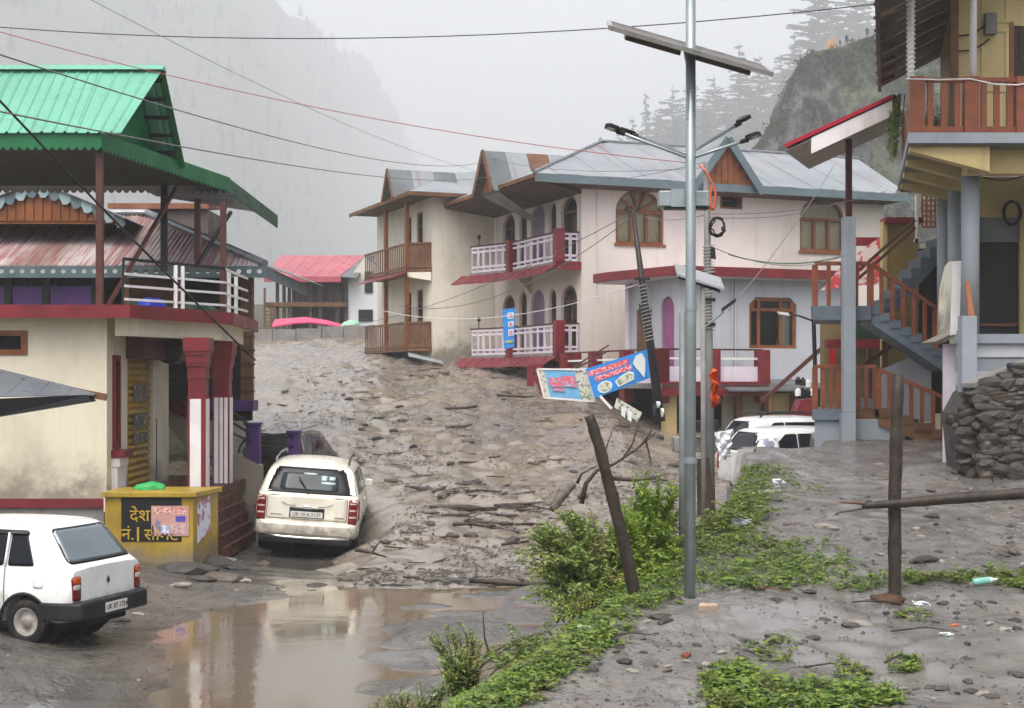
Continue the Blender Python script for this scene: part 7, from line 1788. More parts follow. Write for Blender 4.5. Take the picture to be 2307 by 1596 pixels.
# hanging cloth and rags at the annexe porch
for (u, v, w_, h_, mt, lb_) in ((1474, 925, 5, 26, MATS['dark clothing'], 'dark cloth hanging from the porch by the cream pillar'), (1492, 930, 4, 20, plastic_w, 'pale rag hanging beside the dark cloth at the porch'), (1483, 912, 5, 14, plastic_w, 'white scrap of cloth above the pale rag')):
    s = M(); Yc = 38.5; s.slab([at(u - w_, v - h_ / 2, Yc), at(u + w_ * .8, v - h_ / 2, Yc), at(u + w_, v, Yc - .1), at(u + w_ * .5, v + h_ / 2, Yc), at(u - w_ * .4, v + h_ / 2, Yc), at(u - w_ * .8, v, Yc + .1)], (0, .06, 0)); tag(s.build('hanging_cloth', mt, None), lb_, 'cloth')
# orange flag on the service pole
s = M(); fl0 = [(1604, 828), (1612, 830), (1616, 870), (1618, 890), (1622, 918), (1612, 912), (1610, 925), (1602, 920), (1606, 880), (1603, 850)]
crumple_flag = True
# plastic sheet over a post, leaning rusty board, stump
def crumple(name, poly, Y, mt, label, cat, amp=.12, seed=1, thick=.03, n=9):
    """creased sheet spanned by four photo corners at a real depth"""
    m_ = M(); P = [at(u, v, Y) for u, v in poly]; vs = []
    for j in range(n + 1):
        for i in range(n + 1):
            p = P[0].lerp(P[1], i / n).lerp(P[3].lerp(P[2], i / n), j / n)
            f = fbm(i * .45 + seed * 5, j * .45, seed, 3); vs.append(p + Vector((amp * .5 * fbm(j * .4, i * .4, seed + 4, 2), -amp * 1.6 * f, amp * .4 * f)))
    r = n + 1; fs = [(j * r + i, j * r + i + 1, (j + 1) * r + i + 1, (j + 1) * r + i) for j in range(n) for i in range(n)]
    m_.add(vs, fs); o = m_.build(name, mt, None, flip=False)
    so_ = o.modifiers.new('s', 'SOLIDIFY'); so_.thickness = thick
    return tag(o, label, cat)
crumple('flag', [(1604, 835), (1611, 836), (1619, 915), (1601, 918)], 21.6, orangec, 'limp orange flag hanging on the service pole', 'flag', .16, 8, .01)
crumple('plastic_sheet', [(1612, 975), (1650, 968), (1645, 1030), (1620, 1038)], 27.5, plastic_w, 'crumpled white plastic sheet hanging beside the taped white car', 'plastic sheet', .10, 3)
s = M(); s.slab([at(1570, 1035, 20.5), at(1598, 1030, 20.5), at(1614, 1165, 20.5), at(1572, 1165, 20.5)], (0, .06, 0)); tag(s.build('leaning_board', mat('rusty brown board', (0.075, 0.05, 0.04), .6, .25, 3, .15, 20, (0.13, 0.08, 0.05), .5, 3), None), 'rusty brown board leaning on the service pole above the weeds', 'board')
s = M(); s.slab([at(1566, 950, 29), at(1620, 948, 29), at(1618, 972, 29), at(1566, 975, 29)], (0, .5, 0)); tag(s.build('black_box', blackm, None), 'black box standing behind the service pole', 'box')
s = M(); s.slab([at(1520, 985, 29.5), at(1640, 985, 29.5), at(1640, 1018, 29.5), at(1520, 1020, 29.5)], (0, .6, 0)); tag(s.build('concrete_block', conc, None, bev=.03), 'pale concrete block in the mud behind the poles', 'block')
# concrete retaining end of the earth bank by the parked car
s = M(); s.slab([at(1662, 1012, 27.2), at(1700, 1010, 27.4), at(1672, 1095, 25.8), at(1648, 1092, 25.6)], (.25, .8, -.1)); tag(s.build('bank_edging', conc, None), 'concrete edging at the end of the earth bank beside the taped white car', 'edging')

# ------------------------------------------------------------------ timber posts in the foreground
def log(name, pts, rs, mt, label, cat, n=9, rough=.15, group=None):
    m_ = M(); P = []; Rr = []
    for i in range(len(pts) - 1):
        for k in range(6): P.append(Vector(pts[i]).lerp(Vector(pts[i + 1]), k / 6)); Rr.append(lerp(rs[i], rs[i + 1], k / 6) * (1 + rough * nz(len(P) * .9, i * 3.1 + rs[0] * 50)))
    P.append(Vector(pts[-1])); Rr.append(rs[-1])
    m_.tube(P, Rr, n)
    for i, v in enumerate(m_.v): m_.v[i] = v + Vector((nz(v.x * 9, v.y * 9, v.z * 9), nz(v.y * 9, v.z * 9, v.x * 9), 0)) * rs[0] * rough * .8 + Vector((nz(v.z * 27, v.x * 27), nz(v.x * 27, v.y * 27), nz(v.y * 27, v.z * 27))) * rs[0] * rough * .9
    o = m_.build(name, mt, None, smooth=True)
    return tag(o, label, cat, group)
pb = at(1440, 1350, 14.4); pb.z = z_yard(pb.x, 14.4) - .15
log('leaning_post', [pb, at(1395, 1180, 14.35), at(1348, 1000, 14.3), at(1328, 937, 14.3)], [.070, .060, .056, .054], bark, 'broken dark timber post leaning left beside the steel lamp pole', 'post')
xq = atx(2016, 14.5)
log('fence_post', [(xq, 14.5, z_yard(xq, 14.5) - .2), (xq + .0, 14.5, 1.6), (xq + .03, 14.5, atz(842, 14.5))], [.066, .062, .058], bark, 'upright dark timber fence post at the right', 'post')
rl = log('broken_rail', [at(1942, 1140, 14.38), at(2040, 1133, 14.36), at(2160, 1122, 14.34), at(2420, 1105, 14.3)], [.03, .05, .055, .058], bark, 'broken horizontal timber rail fixed across the upright post', 'rail')
for (u0, v0, u1, v1, r) in ((1945, 1134, 1888, 1132, .022), (1945, 1145, 1880, 1158, .014), (1895, 1153, 1875, 1165, .008)):
    s = M(); s.tube([at(u0, v0, 14.38), at(u1, v1, 14.38)], [r, r * .25], 6); s.build('splinter', bark if v0 > 1140 else woodb, rl)
sb = at(2015, 1345, 14.2); bundle('rock', (sb.x - .05, 14.25, z_yard(sb.x, 14.25) + .01), .17, 0, mat('rust brown sodden block', (0.10, 0.055, 0.035), .65, .3, 5, .4, 20), 'rusty brown block at the foot of the upright fence post', .35, 9)

# ------------------------------------------------------------------ driftwood, stump and boulders in the mud
stump = at(1270, 1120, 25.5); stump.z = z_mud(stump.x, 25.5)
log('driftwood_stump', [at(1245, 1148, 25.2), at(1262, 1120, 25.4), at(1293, 1092, 25.6)], [.06, .095, .055], mat('dark sodden log', (0.15, 0.135, 0.12), .6, .45, 9, .8, 25, (0.05, 0.042, 0.036), .7, 7), 'thick grey broken stump lying in the mud behind the shrub', 'stump', 12, .22)
def branch(pts, r0, mt, label, group=None, twigs=()):
    m_ = M(); k = len(pts); m_.tube(pts, [lerp(r0, r0 * .25, i / (k - 1)) for i in range(k)], 6); o = m_.build('driftwood_branch', mt, None, smooth=True); tag(o, label, 'branch', group)
    for tw_ in twigs: s = M(); s.tube(tw_, [r0 * .45, r0 * .3, r0 * .12][:len(tw_)], 5); s.build('twig', mt, o)
    return o
B_ = lambda L, Y: [at(u, v, Y) for u, v in L]
branch(B_([(1310, 1135), (1320, 1090), (1345, 1060), (1385, 1045), (1430, 1015), (1478, 975)], 25.0), .05, bark, 'long bare branch rising to the right behind the leaning post', None,
       [B_([(1400, 1038), (1425, 1000), (1445, 935)], 25), B_([(1440, 1008), (1462, 980), (1470, 965)], 25), B_([(1352, 1055), (1362, 1020), (1380, 970)], 25), B_([(1455, 995), (1462, 1020), (1468, 1055)], 25)])
branch(B_([(1300, 1090), (1310, 1068), (1345, 1050)], 25.3), .035, bark, 'short curved branch hooked over the grey stump')
branch(B_([(1380, 1078), (1430, 1082), (1470, 1078), (1510, 1085)], 24.6), .045, bark, 'low crooked branch lying right of the leaning post', None, [B_([(1470, 1078), (1490, 1070), (1505, 1078)], 24.6)])
branch(B_([(1020, 1182), (1060, 1180), (1118, 1192)], 25.7), .04, bark, 'forked dark branch on the mud right of the sport utility car', None, [B_([(1045, 1180), (1060, 1165), (1085, 1158)], 25.7), B_([(1060, 1180), (1062, 1190)], 25.7)])
branch(B_([(800, 1238), (840, 1246), (872, 1256)], 23.9), .04, bark, 'dark forked stick at the rear wheel of the sport utility car', None, [B_([(838, 1245), (850, 1228), (860, 1215)], 23.9)])
q = random.Random(21)
def on_mud():
    while True:
        y = 22.3 + 30 * q.random() ** 1.3; x = q.uniform(-5.2, 3.6) * (.9 + .02 * (y - 22))
        u = CX + x / y * F
        if x > interp(CREST, min(y, 40)) - 1.6 and y < 32: continue
        if abs(x + 3.8) < 1.4 and 26 < y < 32: continue
        if x < -4.4 and y < 34: continue
        L = HI @ Vector((x, y, 0))
        if L.x > -1.2 and L.y > -7.5: continue
        if L.x > -4 and L.y > 7.0: continue
        return x, y
DW = []
for k in range(9):
    qq = random.Random(k + 50); m_ = M(); n_ = 5; pts = [Vector((lerp(-.5, .5, i / n_), .10 * nz(i * .8, k * 3.3) , .03 * nz(i * .9, k * 1.7, 4) + .01)) for i in range(n_ + 1)]
    m_.tube(pts, [.055 * qq.uniform(.6, 1.2) * (1 - .5 * abs(i / n_ - .4)) for i in range(n_ + 1)], 6)
    for j in range(2 if k % 2 else 0): p = pts[qq.randrange(1, n_)]; m_.tube([p, p + Vector((qq.uniform(-.15, .25), qq.uniform(-.2, .2), qq.uniform(.02, .14)))], [.025, .006], 5)
    me = bpy.data.meshes.new('driftwood'); me.from_pydata(m_.v, [], m_.f); me.polygons.foreach_set('use_smooth', [True] * len(me.polygons)); me.materials.append((bark, barkg, bark)[k % 3]); DW.append(me)
CLU = [(1170, 1150, 60, 22), (1010, 1150, 60, 12), (1060, 1110, 70, 14), (960, 1000, 90, 14), (720, 900, 110, 22), (1120, 1175, 60, 12)]
DPT = [on_mud() for _ in range(130)]
for (cu, cv, cr_, cn_) in CLU:
    for _ in range(cn_):
        u = q.gauss(cu, cr_ * .6); v = q.gauss(cv, 9); Y = 28.0
        for _i in range(30): Y += (F * (H - z_mud(atx(u, Y), Y, False)) / max(40, v - HY) - Y) * .5
        if 21.5 < Y < 60: DPT.append((atx(u, Y), Y))
for x, y in DPT:
    o = bpy.data.objects.new('driftwood', q.choice(DW)); COL.objects.link(o)
    L = q.uniform(.15, .6) * (1 + 1.3 * (q.random() < .10)); o.location = (x, y, z_mud(x, y) + .015); o.rotation_euler = (q.uniform(-.15, .15), q.uniform(-.12, .12), q.gauss(0, .75)); o.scale = (L, L * q.uniform(.7, 1.3), L * q.uniform(.5, 1.0))
    tag(o, 'long dark broken log lying flat on the brown mud flow' if L > .6 else 'short piece of dark broken wood lying flat on the brown mud flow', 'driftwood', 'wood debris scattered over the mud flow')
def rock_mesh(k, mt):
    qq = random.Random(k + 9); me = bpy.data.meshes.new('rock'); bm = bmesh.new(); bmesh.ops.create_icosphere(bm, subdivisions=2, radius=1)
    for v in bm.verts: v.co = Vector((v.co.x, v.co.y * .8, v.co.z * .6)) * (1 + .45 * noise.noise(v.co * 1.1 + Vector((k * 3.1, 0, 0)))) 
    bm.to_mesh(me); bm.free(); me.materials.append(mt); return me
RK = [rock_mesh(k, (stone, stonep, stone, mat('muddy rock', (0.14, 0.12, 0.10), .5, .3, 4, .4, 18))[k % 4]) for k in range(8)]
for k in range(90):
    x, y = on_mud(); o = bpy.data.objects.new('rock', q.choice(RK)); COL.objects.link(o); r = q.uniform(.05, .17)
    o.location = (x, y, z_mud(x, y) + r * .1); o.rotation_euler = (0, 0, q.uniform(0, 6)); o.scale = (r * 1.3, r, r * .8)
    tag(o, 'small muddy rock bedded in the brown mud flow', 'rock', 'rocks bedded in the mud flow')
# fine bark and twig litter over the mud: too much to count
fl_ = M()
for k in range(7500):
    x, y = on_mud()
    if fbm(x * .6, y * .5, 8, 2) < -.05: continue
    a = q.gauss(0, .9); L = q.uniform(.012, .06) * (1.7 if q.random() < .15 else 1); c = Vector((x, y, z_mud(x, y) + .012)); d = Vector((math.cos(a), math.sin(a), q.uniform(-.15, .2))) * L; n_ = Vector((-math.sin(a), math.cos(a), 0)) * q.uniform(.006, .018)
    fl_.add([c - d - n_, c + d - n_ * .5, c + d + n_ * .5, c - d + n_, c + Vector((0, 0, .015))], [(0, 1, 4), (1, 2, 4), (2, 3, 4), (3, 0, 4)])
tag(fl_.build('bark_litter', bark, None, flip=False), 'fine dark bark and twig litter over the mud flow', 'litter', kind='stuff')

# ------------------------------------------------------------------ stones and litter on the earth yard and by the roadside
q = random.Random(33)
def yard_pt(u, v):
    """point of the yard surface seen at a photo position"""
    Y = 12.0
    for _ in range(40):
        x = atx(u, Y); z = z_yard(x, Y, False); Y = Y + (F * (H - z) / (v - HY) - Y) * .6
    return Vector((atx(u, Y), Y, z_yard(atx(u, Y), Y)))
def put(mesh_or, name, p, sc, rz, label, cat, group=None, dz=0):
    o = bpy.data.objects.new(name, mesh_or); COL.objects.link(o); o.location = p + Vector((0, 0, dz)); o.rotation_euler = (q.uniform(-.1, .1), q.uniform(-.1, .1), rz); o.scale = sc
    return tag(o, label, cat, group)
n_ = 0
while n_ < 260:
    u = q.uniform(1250, 2320); v = 1015 + 575 * q.random() ** .9
    if u < 1560 and v < 1400 or (v < 1330 and u < 1700): continue
    if v > HY + 30:
        p = yard_pt(u, v)
        if p.y > 27.5 or p.x < interp(CREST, p.y) - .3: continue
        dens = fbm(p.x * .8, p.y * .8, 2, 2) + (.35 if u > 1950 and v < 1330 else 0)
        if dens < -.1: continue
        r = q.uniform(.015, .05) * (1.6 if q.random() < .12 else 1)
        put(q.choice(RK), 'stone', p, (r * 1.3, r, r * .7), q.uniform(0, 6), 'small loose stone on the wet grey earth yard', 'stone', 'loose stones on the earth yard', r * .15); n_ += 1
for (u, v, r, mi, lb) in ((2080, 1278, .11, 0, 'flat dark slab of rock right of the upright fence post'), (1735, 1112, .13, 5, 'pale rock at the corner of the weedy bank'), (1740, 1128, .12, 4, 'dark rock under the pale rock at the weedy bank'), (2192, 1556, .045, 2, 'dark round stone at the lower right'), (2212, 1560, .045, 1, 'pale yellowish round stone beside the dark stone at the lower right'),
                         (1493, 1400, .09, 0, 'dark jagged stone below the weeds left of the steel pole'), (1500, 1412, .06, 2, 'small dark stone under the jagged stone'), (1480, 1392, .05, 1, 'white pebble beside the jagged dark stone'), (1860, 1190, .11, 5, 'pale grey rock on the yard behind the fence post'),
                         (1330, 1510, .06, 0, 'dark flat stone near the bottom edge of the weeds'), (2270, 1245, .10, 3, 'muddy rock at the right edge of the yard'), (1395, 1470, .05, 0, 'dark stone right of the broken brick')):
    p = yard_pt(u, v); put(RK[mi], 'rock', p, (r * 1.5, r, r * .8), q.uniform(0, 6), lb, 'rock', None, r * .1)
def brick(u, v, L, rz, label, mt=brickm, cat='brick'):
    p = yard_pt(u, v); m_ = M(Matrix.Translation(p) @ Matrix.Rotation(rz, 4, 'Z') @ Matrix.Rotation(.15, 4, 'X'))
    m_.slab([(-L, -L * .45, -.01), (L * .8, -L * .5, -.01), (L, L * .3, -.01), (-L * .7, L * .5, -.01)], (0, 0, L * .55)); return tag(m_.build('broken_' + cat, mt, None, bev=.006), label, cat)
brick(1332, 1475, .075, .3, 'broken orange brick at the edge of the weeds'); brick(1545, 1490, .065, 1.2, 'reddish brown brick fragment half sunk in the earth', mat('dark brick clay', (0.20, 0.075, 0.04), .65, .2, 6, .3, 30))
brick(1595, 1378, .10, .1, 'pale orange plank end lying below the steel pole', mat('pale raw wood', (0.42, 0.33, 0.25), .6, .2, 5, .2, 30), 'plank'); brick(2150, 1412, .05, .8, 'small pink brick chip on the yard'); 
crumple_y = lambda nm, u, v, w_, h_, mt, lb, cat, seed: crumple(nm, [(u - w_, v - h_), (u + w_ * .8, v - h_ * .8), (u + w_, v + h_ * .6), (u - w_ * .7, v + h_)], yard_pt(u, v + h_).y, mt, lb, cat, .05, seed, .012, 7)
crumple_y('plastic_litter', 1672, 1180, 26, 12, mat('grey plastic wrapper', (0.34, 0.36, 0.38), .3, .2, 8, .2, 20), 'grey and blue plastic wrapper on the green weeds by the steel pole', 'wrapper', 2)
crumple_y('plastic_litter', 1320, 1418, 20, 9, mat('pale green plastic', (0.42, 0.48, 0.40), .3, .15, 8, .2, 20), 'pale green plastic scrap in the weeds', 'plastic scrap', 4)
crumple_y('plastic_litter', 1370, 1448, 28, 8, mat('dark purple rag', (0.06, 0.03, 0.06), .6, .3, 8, .2, 20), 'dark purple rag on the earth above the broken brick', 'rag', 5)
crumple_y('plastic_litter', 2075, 1362, 20, 6, plastic_w, 'white plastic scrap right of the fence post foot', 'plastic scrap', 6)
crumple_y('plastic_litter', 2130, 1430, 14, 5, wht, 'white paper scrap on the earth at the right', 'paper scrap', 7)
crumple_y('plastic_litter', 1755, 1090, 14, 10, plastic_w, 'white crumpled plastic on the rock pile by the bank', 'plastic scrap', 8)
p = yard_pt(2215, 1325); m_ = M(); m_.lathe([(-.12, .018), (-.10, .036), (.06, .036), (.10, .024), (.13, .013), (.16, .014)], p + Vector((0, 0, .05)), (1, .25, .08), 12); bo_ = m_.build('plastic_bottle', plastic_g, None, smooth=True); tag(bo_, 'teal and white plastic bottle lying in the grass at the right', 'bottle')
m_ = M(); m_.lathe([(.06, .0365), (.10, .0245), (.13, .0135), (.161, .0145)], p + Vector((0, 0, .05)), (1, .25, .08), 12); m_.build('bottle_neck', plastic_w, bo_, smooth=True)
for k, (u, v, L, a, lb) in enumerate(((1870, 1498, .35, .1, 'thin bent twig on the earth near the lower weeds'), (2085, 1425, .30, 0, 'straight thin stick on the earth at the right'), (1990, 1365, .3, -.2, 'thin stick left of the fence post foot'), (2030, 1490, .22, .4, 'short dark stick at the lower right'), (1740, 1345, .35, -.5, 'pale stick lying below the steel pole'), (1420, 1450, .25, .2, 'curved dark twig beside the purple rag'))):
    p = yard_pt(u, v); d = Vector((math.cos(a), math.sin(a) * 2, 0)).normalized() * L
    s = M(); s.tube([p - d + Vector((0, 0, .02)), p + Vector((0, .03, .05)), p + d + Vector((0, 0, .015))], [.010, .008, .003], 5); tag(s.build('stick', bark if k != 4 else woodb, None), lb, 'stick')
# rubble in the gutter in front of the counter and the steps
GR = [(475, 1272, .28, 'stone', 0, 'long dark rock in the gutter in front of the yellow counter'), (425, 1290, .30, 'stone', 2, 'dark rock under the corner of the yellow counter'), (505, 1265, .13, 'stone', 5, 'pale broken rock at the foot of the red steps'), (535, 1283, .14, 'stone', 0, 'dark round rock left of the sport utility car'), (500, 1308, .24, 'stone', 3, 'muddy wet rock in the gutter centre'), (455, 1308, .14, 'stone', 4, 'dark rock left of the muddy gutter rock'), (540, 1312, .12, 'stone', 1, 'pale pebble heap beside the mud edge'),
      (720, 1325, .14, 'stone', 0, 'dark wood clump on the mud edge below the sport utility car'), (705, 1335, .08, 'stone', 2, 'small dark clump left on the mud edge'), (265, 1400, .10, 'stone', 2, 'dark stone by the rear wheel of the hatchback'), (312, 1385, .06, 'stone', 1, 'pale stone on the wet road right of the hatchback'), (404, 1322, .11, 'stone', 5, 'white stone on the wet road before the gutter')]
for (u, v, r, nm, mi, lb) in GR:
    Y = 20.0
    for _ in range(30):
        x = atx(u, Y); z = max(z_road(x, Y), z_mud(x, Y, False)); Y += (F * (H - z) / (v - HY) - Y) * .6
    x = atx(u, Y); put(RK[mi], 'rock', Vector((x, Y, z)), (r * 1.5, r * 1.1, r * .7), q.uniform(-.3, .3), lb, 'rock', None, r * .15)
n_ = 0
while n_ < 70:
    x = q.uniform(-6.4, -3.2); y = q.uniform(14, 24)
    z = z_road(x, y)
    if z < ZW + .01: continue
    r = q.uniform(.012, .04); put(q.choice(RK), 'stone', Vector((x, y, z)), (r * 1.3, r, r * .6), q.uniform(0, 6), 'small pebble on the wet silty road', 'stone', 'pebbles on the wet road', 0); n_ += 1

# gravel and clods strewn over yard and road: too fine to count
gv = M(); q = random.Random(91); n_ = 0
while n_ < 9000:
    if q.random() < .72:
        y = 9.6 + 18 * q.random() ** 1.6; x = q.uniform(-.5, 8.8) * (y / 22 + .25)
        if x < interp(CREST, y) or fbm(x * .9, y * .7, 12, 3) < -.12: n_ += 1; continue
        z = z_yard(x, y)
    else:
        y = 13.5 + 10 * q.random(); x = q.uniform(-6.6, -3.0); z = z_road(x, y)
        if z < ZW or fbm(x * .9, y * .7, 12, 3) < .0: n_ += 1; continue
    n_ += 1; r = q.uniform(.004, .014) * (1 + (q.random() < .08)); a = q.uniform(0, 6.28); o = len(gv.v)
    gv.v += [Vector((x + r * 1.5 * math.cos(a + t), y + r * 1.5 * math.sin(a + t), z - .003)) for t in (0, 1.7, 3.3, 4.9)] + [Vector((x + q.uniform(-.3, .3) * r, y, z + r * q.uniform(.6, 1.3)))]
    gv.f += [(o, o + 1, o + 4), (o + 1, o + 2, o + 4), (o + 2, o + 3, o + 4), (o + 3, o, o + 4)]
tag(gv.build('gravel', stone, None, flip=False), 'fine dark gravel and clods over the yard and the road', 'gravel', kind='stuff')

# ------------------------------------------------------------------ vegetation
def leafmat(name, c0, c1, c2, tr=.3):
    k = N(name)
    c = k.mix(k.ramp(k.noise(11, 3, .6), .35, .65), c0, c1); c = k.mix(k.ramp(k.noise(2.2, 4, .6), .52, .68), c, c2)
    k.l(c, k.b.inputs['Base Color']); k.b.inputs['Roughness'].default_value = .38
    t = k.n('BsdfTranslucent'); k.l(c, t.inputs['Color']); mx = k.n('MixShader'); mx.inputs[0].default_value = tr
    k.l(k.b.outputs[0], mx.inputs[1]); k.l(t.outputs[0], mx.inputs[2]); k.l(mx.outputs[0], k.o.inputs['Surface']); return k.m
WEED = leafmat('fresh weed leaves', (0.06, 0.125, 0.018), (0.20, 0.27, 0.04), (0.16, 0.17, 0.045))
SHRUB = leafmat('shrub leaves', (0.12, 0.20, 0.04), (0.28, 0.34, 0.09), (0.34, 0.26, 0.10))
SHRUB2 = leafmat('young yellow green leaves', (0.13, 0.24, 0.02), (0.24, 0.34, 0.03), (0.30, 0.22, 0.05))
STEM = mat('green brown stems', (0.09, 0.075, 0.035), .6, .3, 6, .1, 30)
q = random.Random(77)
def weed_density(x, y):
    u = CX + x / y * F; z = z_yard(x, y, False); v = HY + (H - z) / y * F
    xc = interp(CREST, y); d = x - xc; n_ = fbm(x * 1.3, y * 1.0, 9, 3)
    if y < 16.3:
        up_ = 0.10 + .35 * nz(y * .9, 4.4)
        a = sm(up_ + .35, up_ - .15, d) * sm(-2.3, -1.9, d + .2 * n_)
    else:
        a = sm(1.0, .2, d + .7 * n_) * sm(-1.9, -1.5, d)
        if y > 24: a *= sm(25.5, 24.3, y)
    # strip along the fence line, right of the steel pole
    b = sm(.42, .15, abs(y - (14.95 + .10 * (x - 2)) + .25 * n_)) * sm(1.2, 1.8, x) * (.55 + .6 * n_ + .5 * sm(3.7, 4.2, x) + .4 * sm(3.2, 2.6, x))
    c = sm(1.9, .4, math.hypot((x - 2.6) / .75, (y - 16.4)) + 1.0 * n_) * .8
    # patches near the bottom edge
    e = sm(1.0, .55, math.hypot((u - 1690) / 150, (v - 1560) / 62) + .45 * n_) + sm(1.0, .5, math.hypot((u - 1880) / 190, (v - 1560) / 48) + .45 * n_) + .9 * sm(1.0, .5, math.hypot((u - 2030) / 42, (v - 1495) / 18) + .3 * n_) + .5 * sm(1, .5, math.hypot((u - 1910) / 50, (v - 1500) / 30) + .4 * n_)
    f = .35 * sm(1.0, .5, math.hypot((u - 1740) / 60, (v - 1470) / 22) + .4 * n_) + .5 * sm(1, .4, math.hypot((u - 2060) / 60, (v - 1385) / 26) + .4 * n_)
    return min(1, max(a, b, c, e, f))
wm = M(); cnt = 0; tries = 0
while cnt < 12500 and tries < 120000:
    tries += 1
    y = 9.4 + 16.5 * q.random() ** 1.5; x = q.uniform(-2.6, 8.5) if y > 13 else q.uniform(-2.8, 4.5)
    u = CX + x / y * F
    if u > 2340 or u < 760: continue
    if q.random() > weed_density(x, y): continue
    zz = z_yard(x, y)
    if zz < ZW + .02: continue
    cnt += 1; c = Vector((x, y, zz)); hgt = q.uniform(.02, .09) * (1 + .8 * max(0, fbm(x * 1.5, y * 1.5, 3, 2)))
    if q.random() < .10:                                   # tuft of grass blades
        for k in range(6):
            a = q.uniform(0, 2 * PI); L = q.uniform(.05, .12); leaf(wm, c, Vector((math.cos(a) * .5, math.sin(a) * .5, 1)), Vector((q.uniform(-1, 1), q.uniform(-1, 1), .2)), L, L * .09)
        continue
    ls = q.choice((.55, .8, 1.0, 1.0, 1.5))
    for k in range(q.choice((3, 4, 5, 6))):
        a = q.uniform(0, 2 * PI); d = Vector((math.cos(a), math.sin(a), q.uniform(-.1, .5)))
        leaf(wm, c + Vector((q.uniform(-.03, .03), q.uniform(-.03, .03), hgt * q.uniform(.2, 1))), d, Vector((q.uniform(-.3, .3), q.uniform(-.3, .3), 1)), ls * q.uniform(.03, .065), ls * q.uniform(.028, .055))
tag(wm.build('weeds', WEED, None, flip=False), 'bright green ground weeds covering the bank and yard edge', 'weeds', kind='stuff')

def shrub(name, label, base, stems, mt, leafL, seed, droop=.5, width=.08):
    """bushy plant of arching stems; stems: list of (tip position, how many)"""
    qq = random.Random(seed); rt = root(name, base, label, 'shrub'); fo = M(); stm = M(); base = Vector(base)
    for tip, n, spr in stems:
        for i in range(int(n * 1.6)):
            e = Vector(tip) + Vector((qq.gauss(0, spr), qq.gauss(0, spr), qq.gauss(0, spr * .8))); b0 = base + Vector((qq.gauss(0, width), qq.gauss(0, width), 0))
            L = (e - b0).length; top = b0.lerp(e, .55) + Vector((0, 0, L * droop * qq.uniform(.3, .7)))
            pts = []
            for k in range(9):
                t = k / 8; pts.append(b0 * (1 - t) ** 2 + top * 2 * t * (1 - t) + e * t * t)
            stm.tube(pts, [lerp(.011, .002, k / 8) for k in range(9)], 4)
            nl = max(6, int(L / .030)); sc_ = qq.uniform(.75, 1.3)
            for k in range(nl):
                t = .25 + .78 * k / nl; t = min(t, 1); p = b0 * (1 - t) ** 2 + top * 2 * t * (1 - t) + e * t * t
                d = ((top - b0) * (1 - t) + (e - top) * t).normalized(); side = d.cross(Vector((qq.gauss(0, .3), qq.gauss(0, .3), 1)))
                if side.length < .05: side = Vector((1, 0, 0))
                side.normalize()
                for sg in (-1, 1):
                    ld = side * sg + d * qq.uniform(.2, .9) + Vector((0, 0, qq.uniform(-.7, .25))); l_ = leafL * sc_ * qq.uniform(.6, 1.3) * (1.1 - .5 * t)
                    leaf(fo, p + Vector((qq.gauss(0, .01), qq.gauss(0, .01), qq.gauss(0, .01))), ld, Vector((qq.gauss(0, .4), qq.gauss(0, .4), 1)), l_, l_ * qq.uniform(.3, .5))
    fo.build('foliage', mt, rt, flip=False)['kind'] = 'stuff'; stm.build('stem', STEM, rt, smooth=True)
    return rt
def cl(u, v, Y, n, spr=.10): return (at(u, v, Y), n, spr)
bz = lambda u, Y: Vector((atx(u, Y), Y, z_yard(atx(u, Y), Y) - .02))
shrub('leafy_shrub', 'large drooping shrub with reddish tips left of the leaning post', bz(1345, 16.1), [cl(1200, 1215, 15.8, 7), cl(1225, 1190, 16.0, 7), cl(1270, 1165, 16.2, 8), cl(1320, 1170, 16.3, 8), cl(1195, 1275, 15.7, 8), cl(1225, 1320, 15.5, 8), cl(1270, 1255, 15.7, 10, .14), cl(1330, 1235, 16.0, 10, .15), cl(1385, 1215, 16.4, 8), cl(1290, 1330, 15.5, 8), cl(1360, 1300, 15.9, 10, .14), cl(1245, 1370, 15.4, 5), cl(1410, 1270, 16.3, 7)], SHRUB, .10, 1, .55)
shrub('leafy_shrub', 'loose yellow green shrub growing between the leaning post and the steel pole', bz(1470, 17.0), [cl(1440, 1075, 17.0, 6), cl(1475, 1105, 17.1, 8), cl(1420, 1130, 17.1, 8), cl(1515, 1110, 17.2, 7), cl(1450, 1175, 16.8, 10, .15), cl(1510, 1190, 16.8, 10, .15), cl(1545, 1150, 17.4, 6), cl(1415, 1210, 16.9, 8), cl(1480, 1250, 16.5, 9, .15), cl(1530, 1260, 16.5, 8)], SHRUB2, .095, 2, .35)
shrub('leafy_shrub', 'low green bush behind the steel pole at the bank crest', bz(1640, 18.8), [cl(1640, 1150, 19.0, 6), cl(1690, 1120, 20.0, 6), cl(1720, 1150, 19.8, 6), cl(1600, 1200, 18.4, 7), cl(1660, 1200, 18.6, 8, .18), cl(1580, 1170, 18.2, 5)], WEED, .075, 3, .25, .2)
shrub('leafy_shrub', 'small drooping bush at the water edge, lower centre', bz(1050, 14.2), [cl(985, 1440, 14.1, 5, .05), cl(1020, 1425, 14.2, 6, .06), cl(1060, 1430, 14.3, 6, .06), cl(1000, 1480, 14.0, 6, .06), cl(1050, 1475, 14.0, 7, .07), cl(1085, 1470, 14.1, 5, .06), cl(1010, 1515, 13.9, 4, .05)], SHRUB, .06, 4, .5)
shrub('leafy_shrub', 'low green plant at the bottom edge by the flood water', bz(920, 12.9), [cl(870, 1575, 12.9, 5, .05), cl(920, 1560, 12.9, 6, .06), cl(975, 1555, 12.8, 6, .06), cl(840, 1595, 13, 4, .05), cl(1000, 1540, 12.8, 4, .05)], WEED, .06, 5, .3, .15)
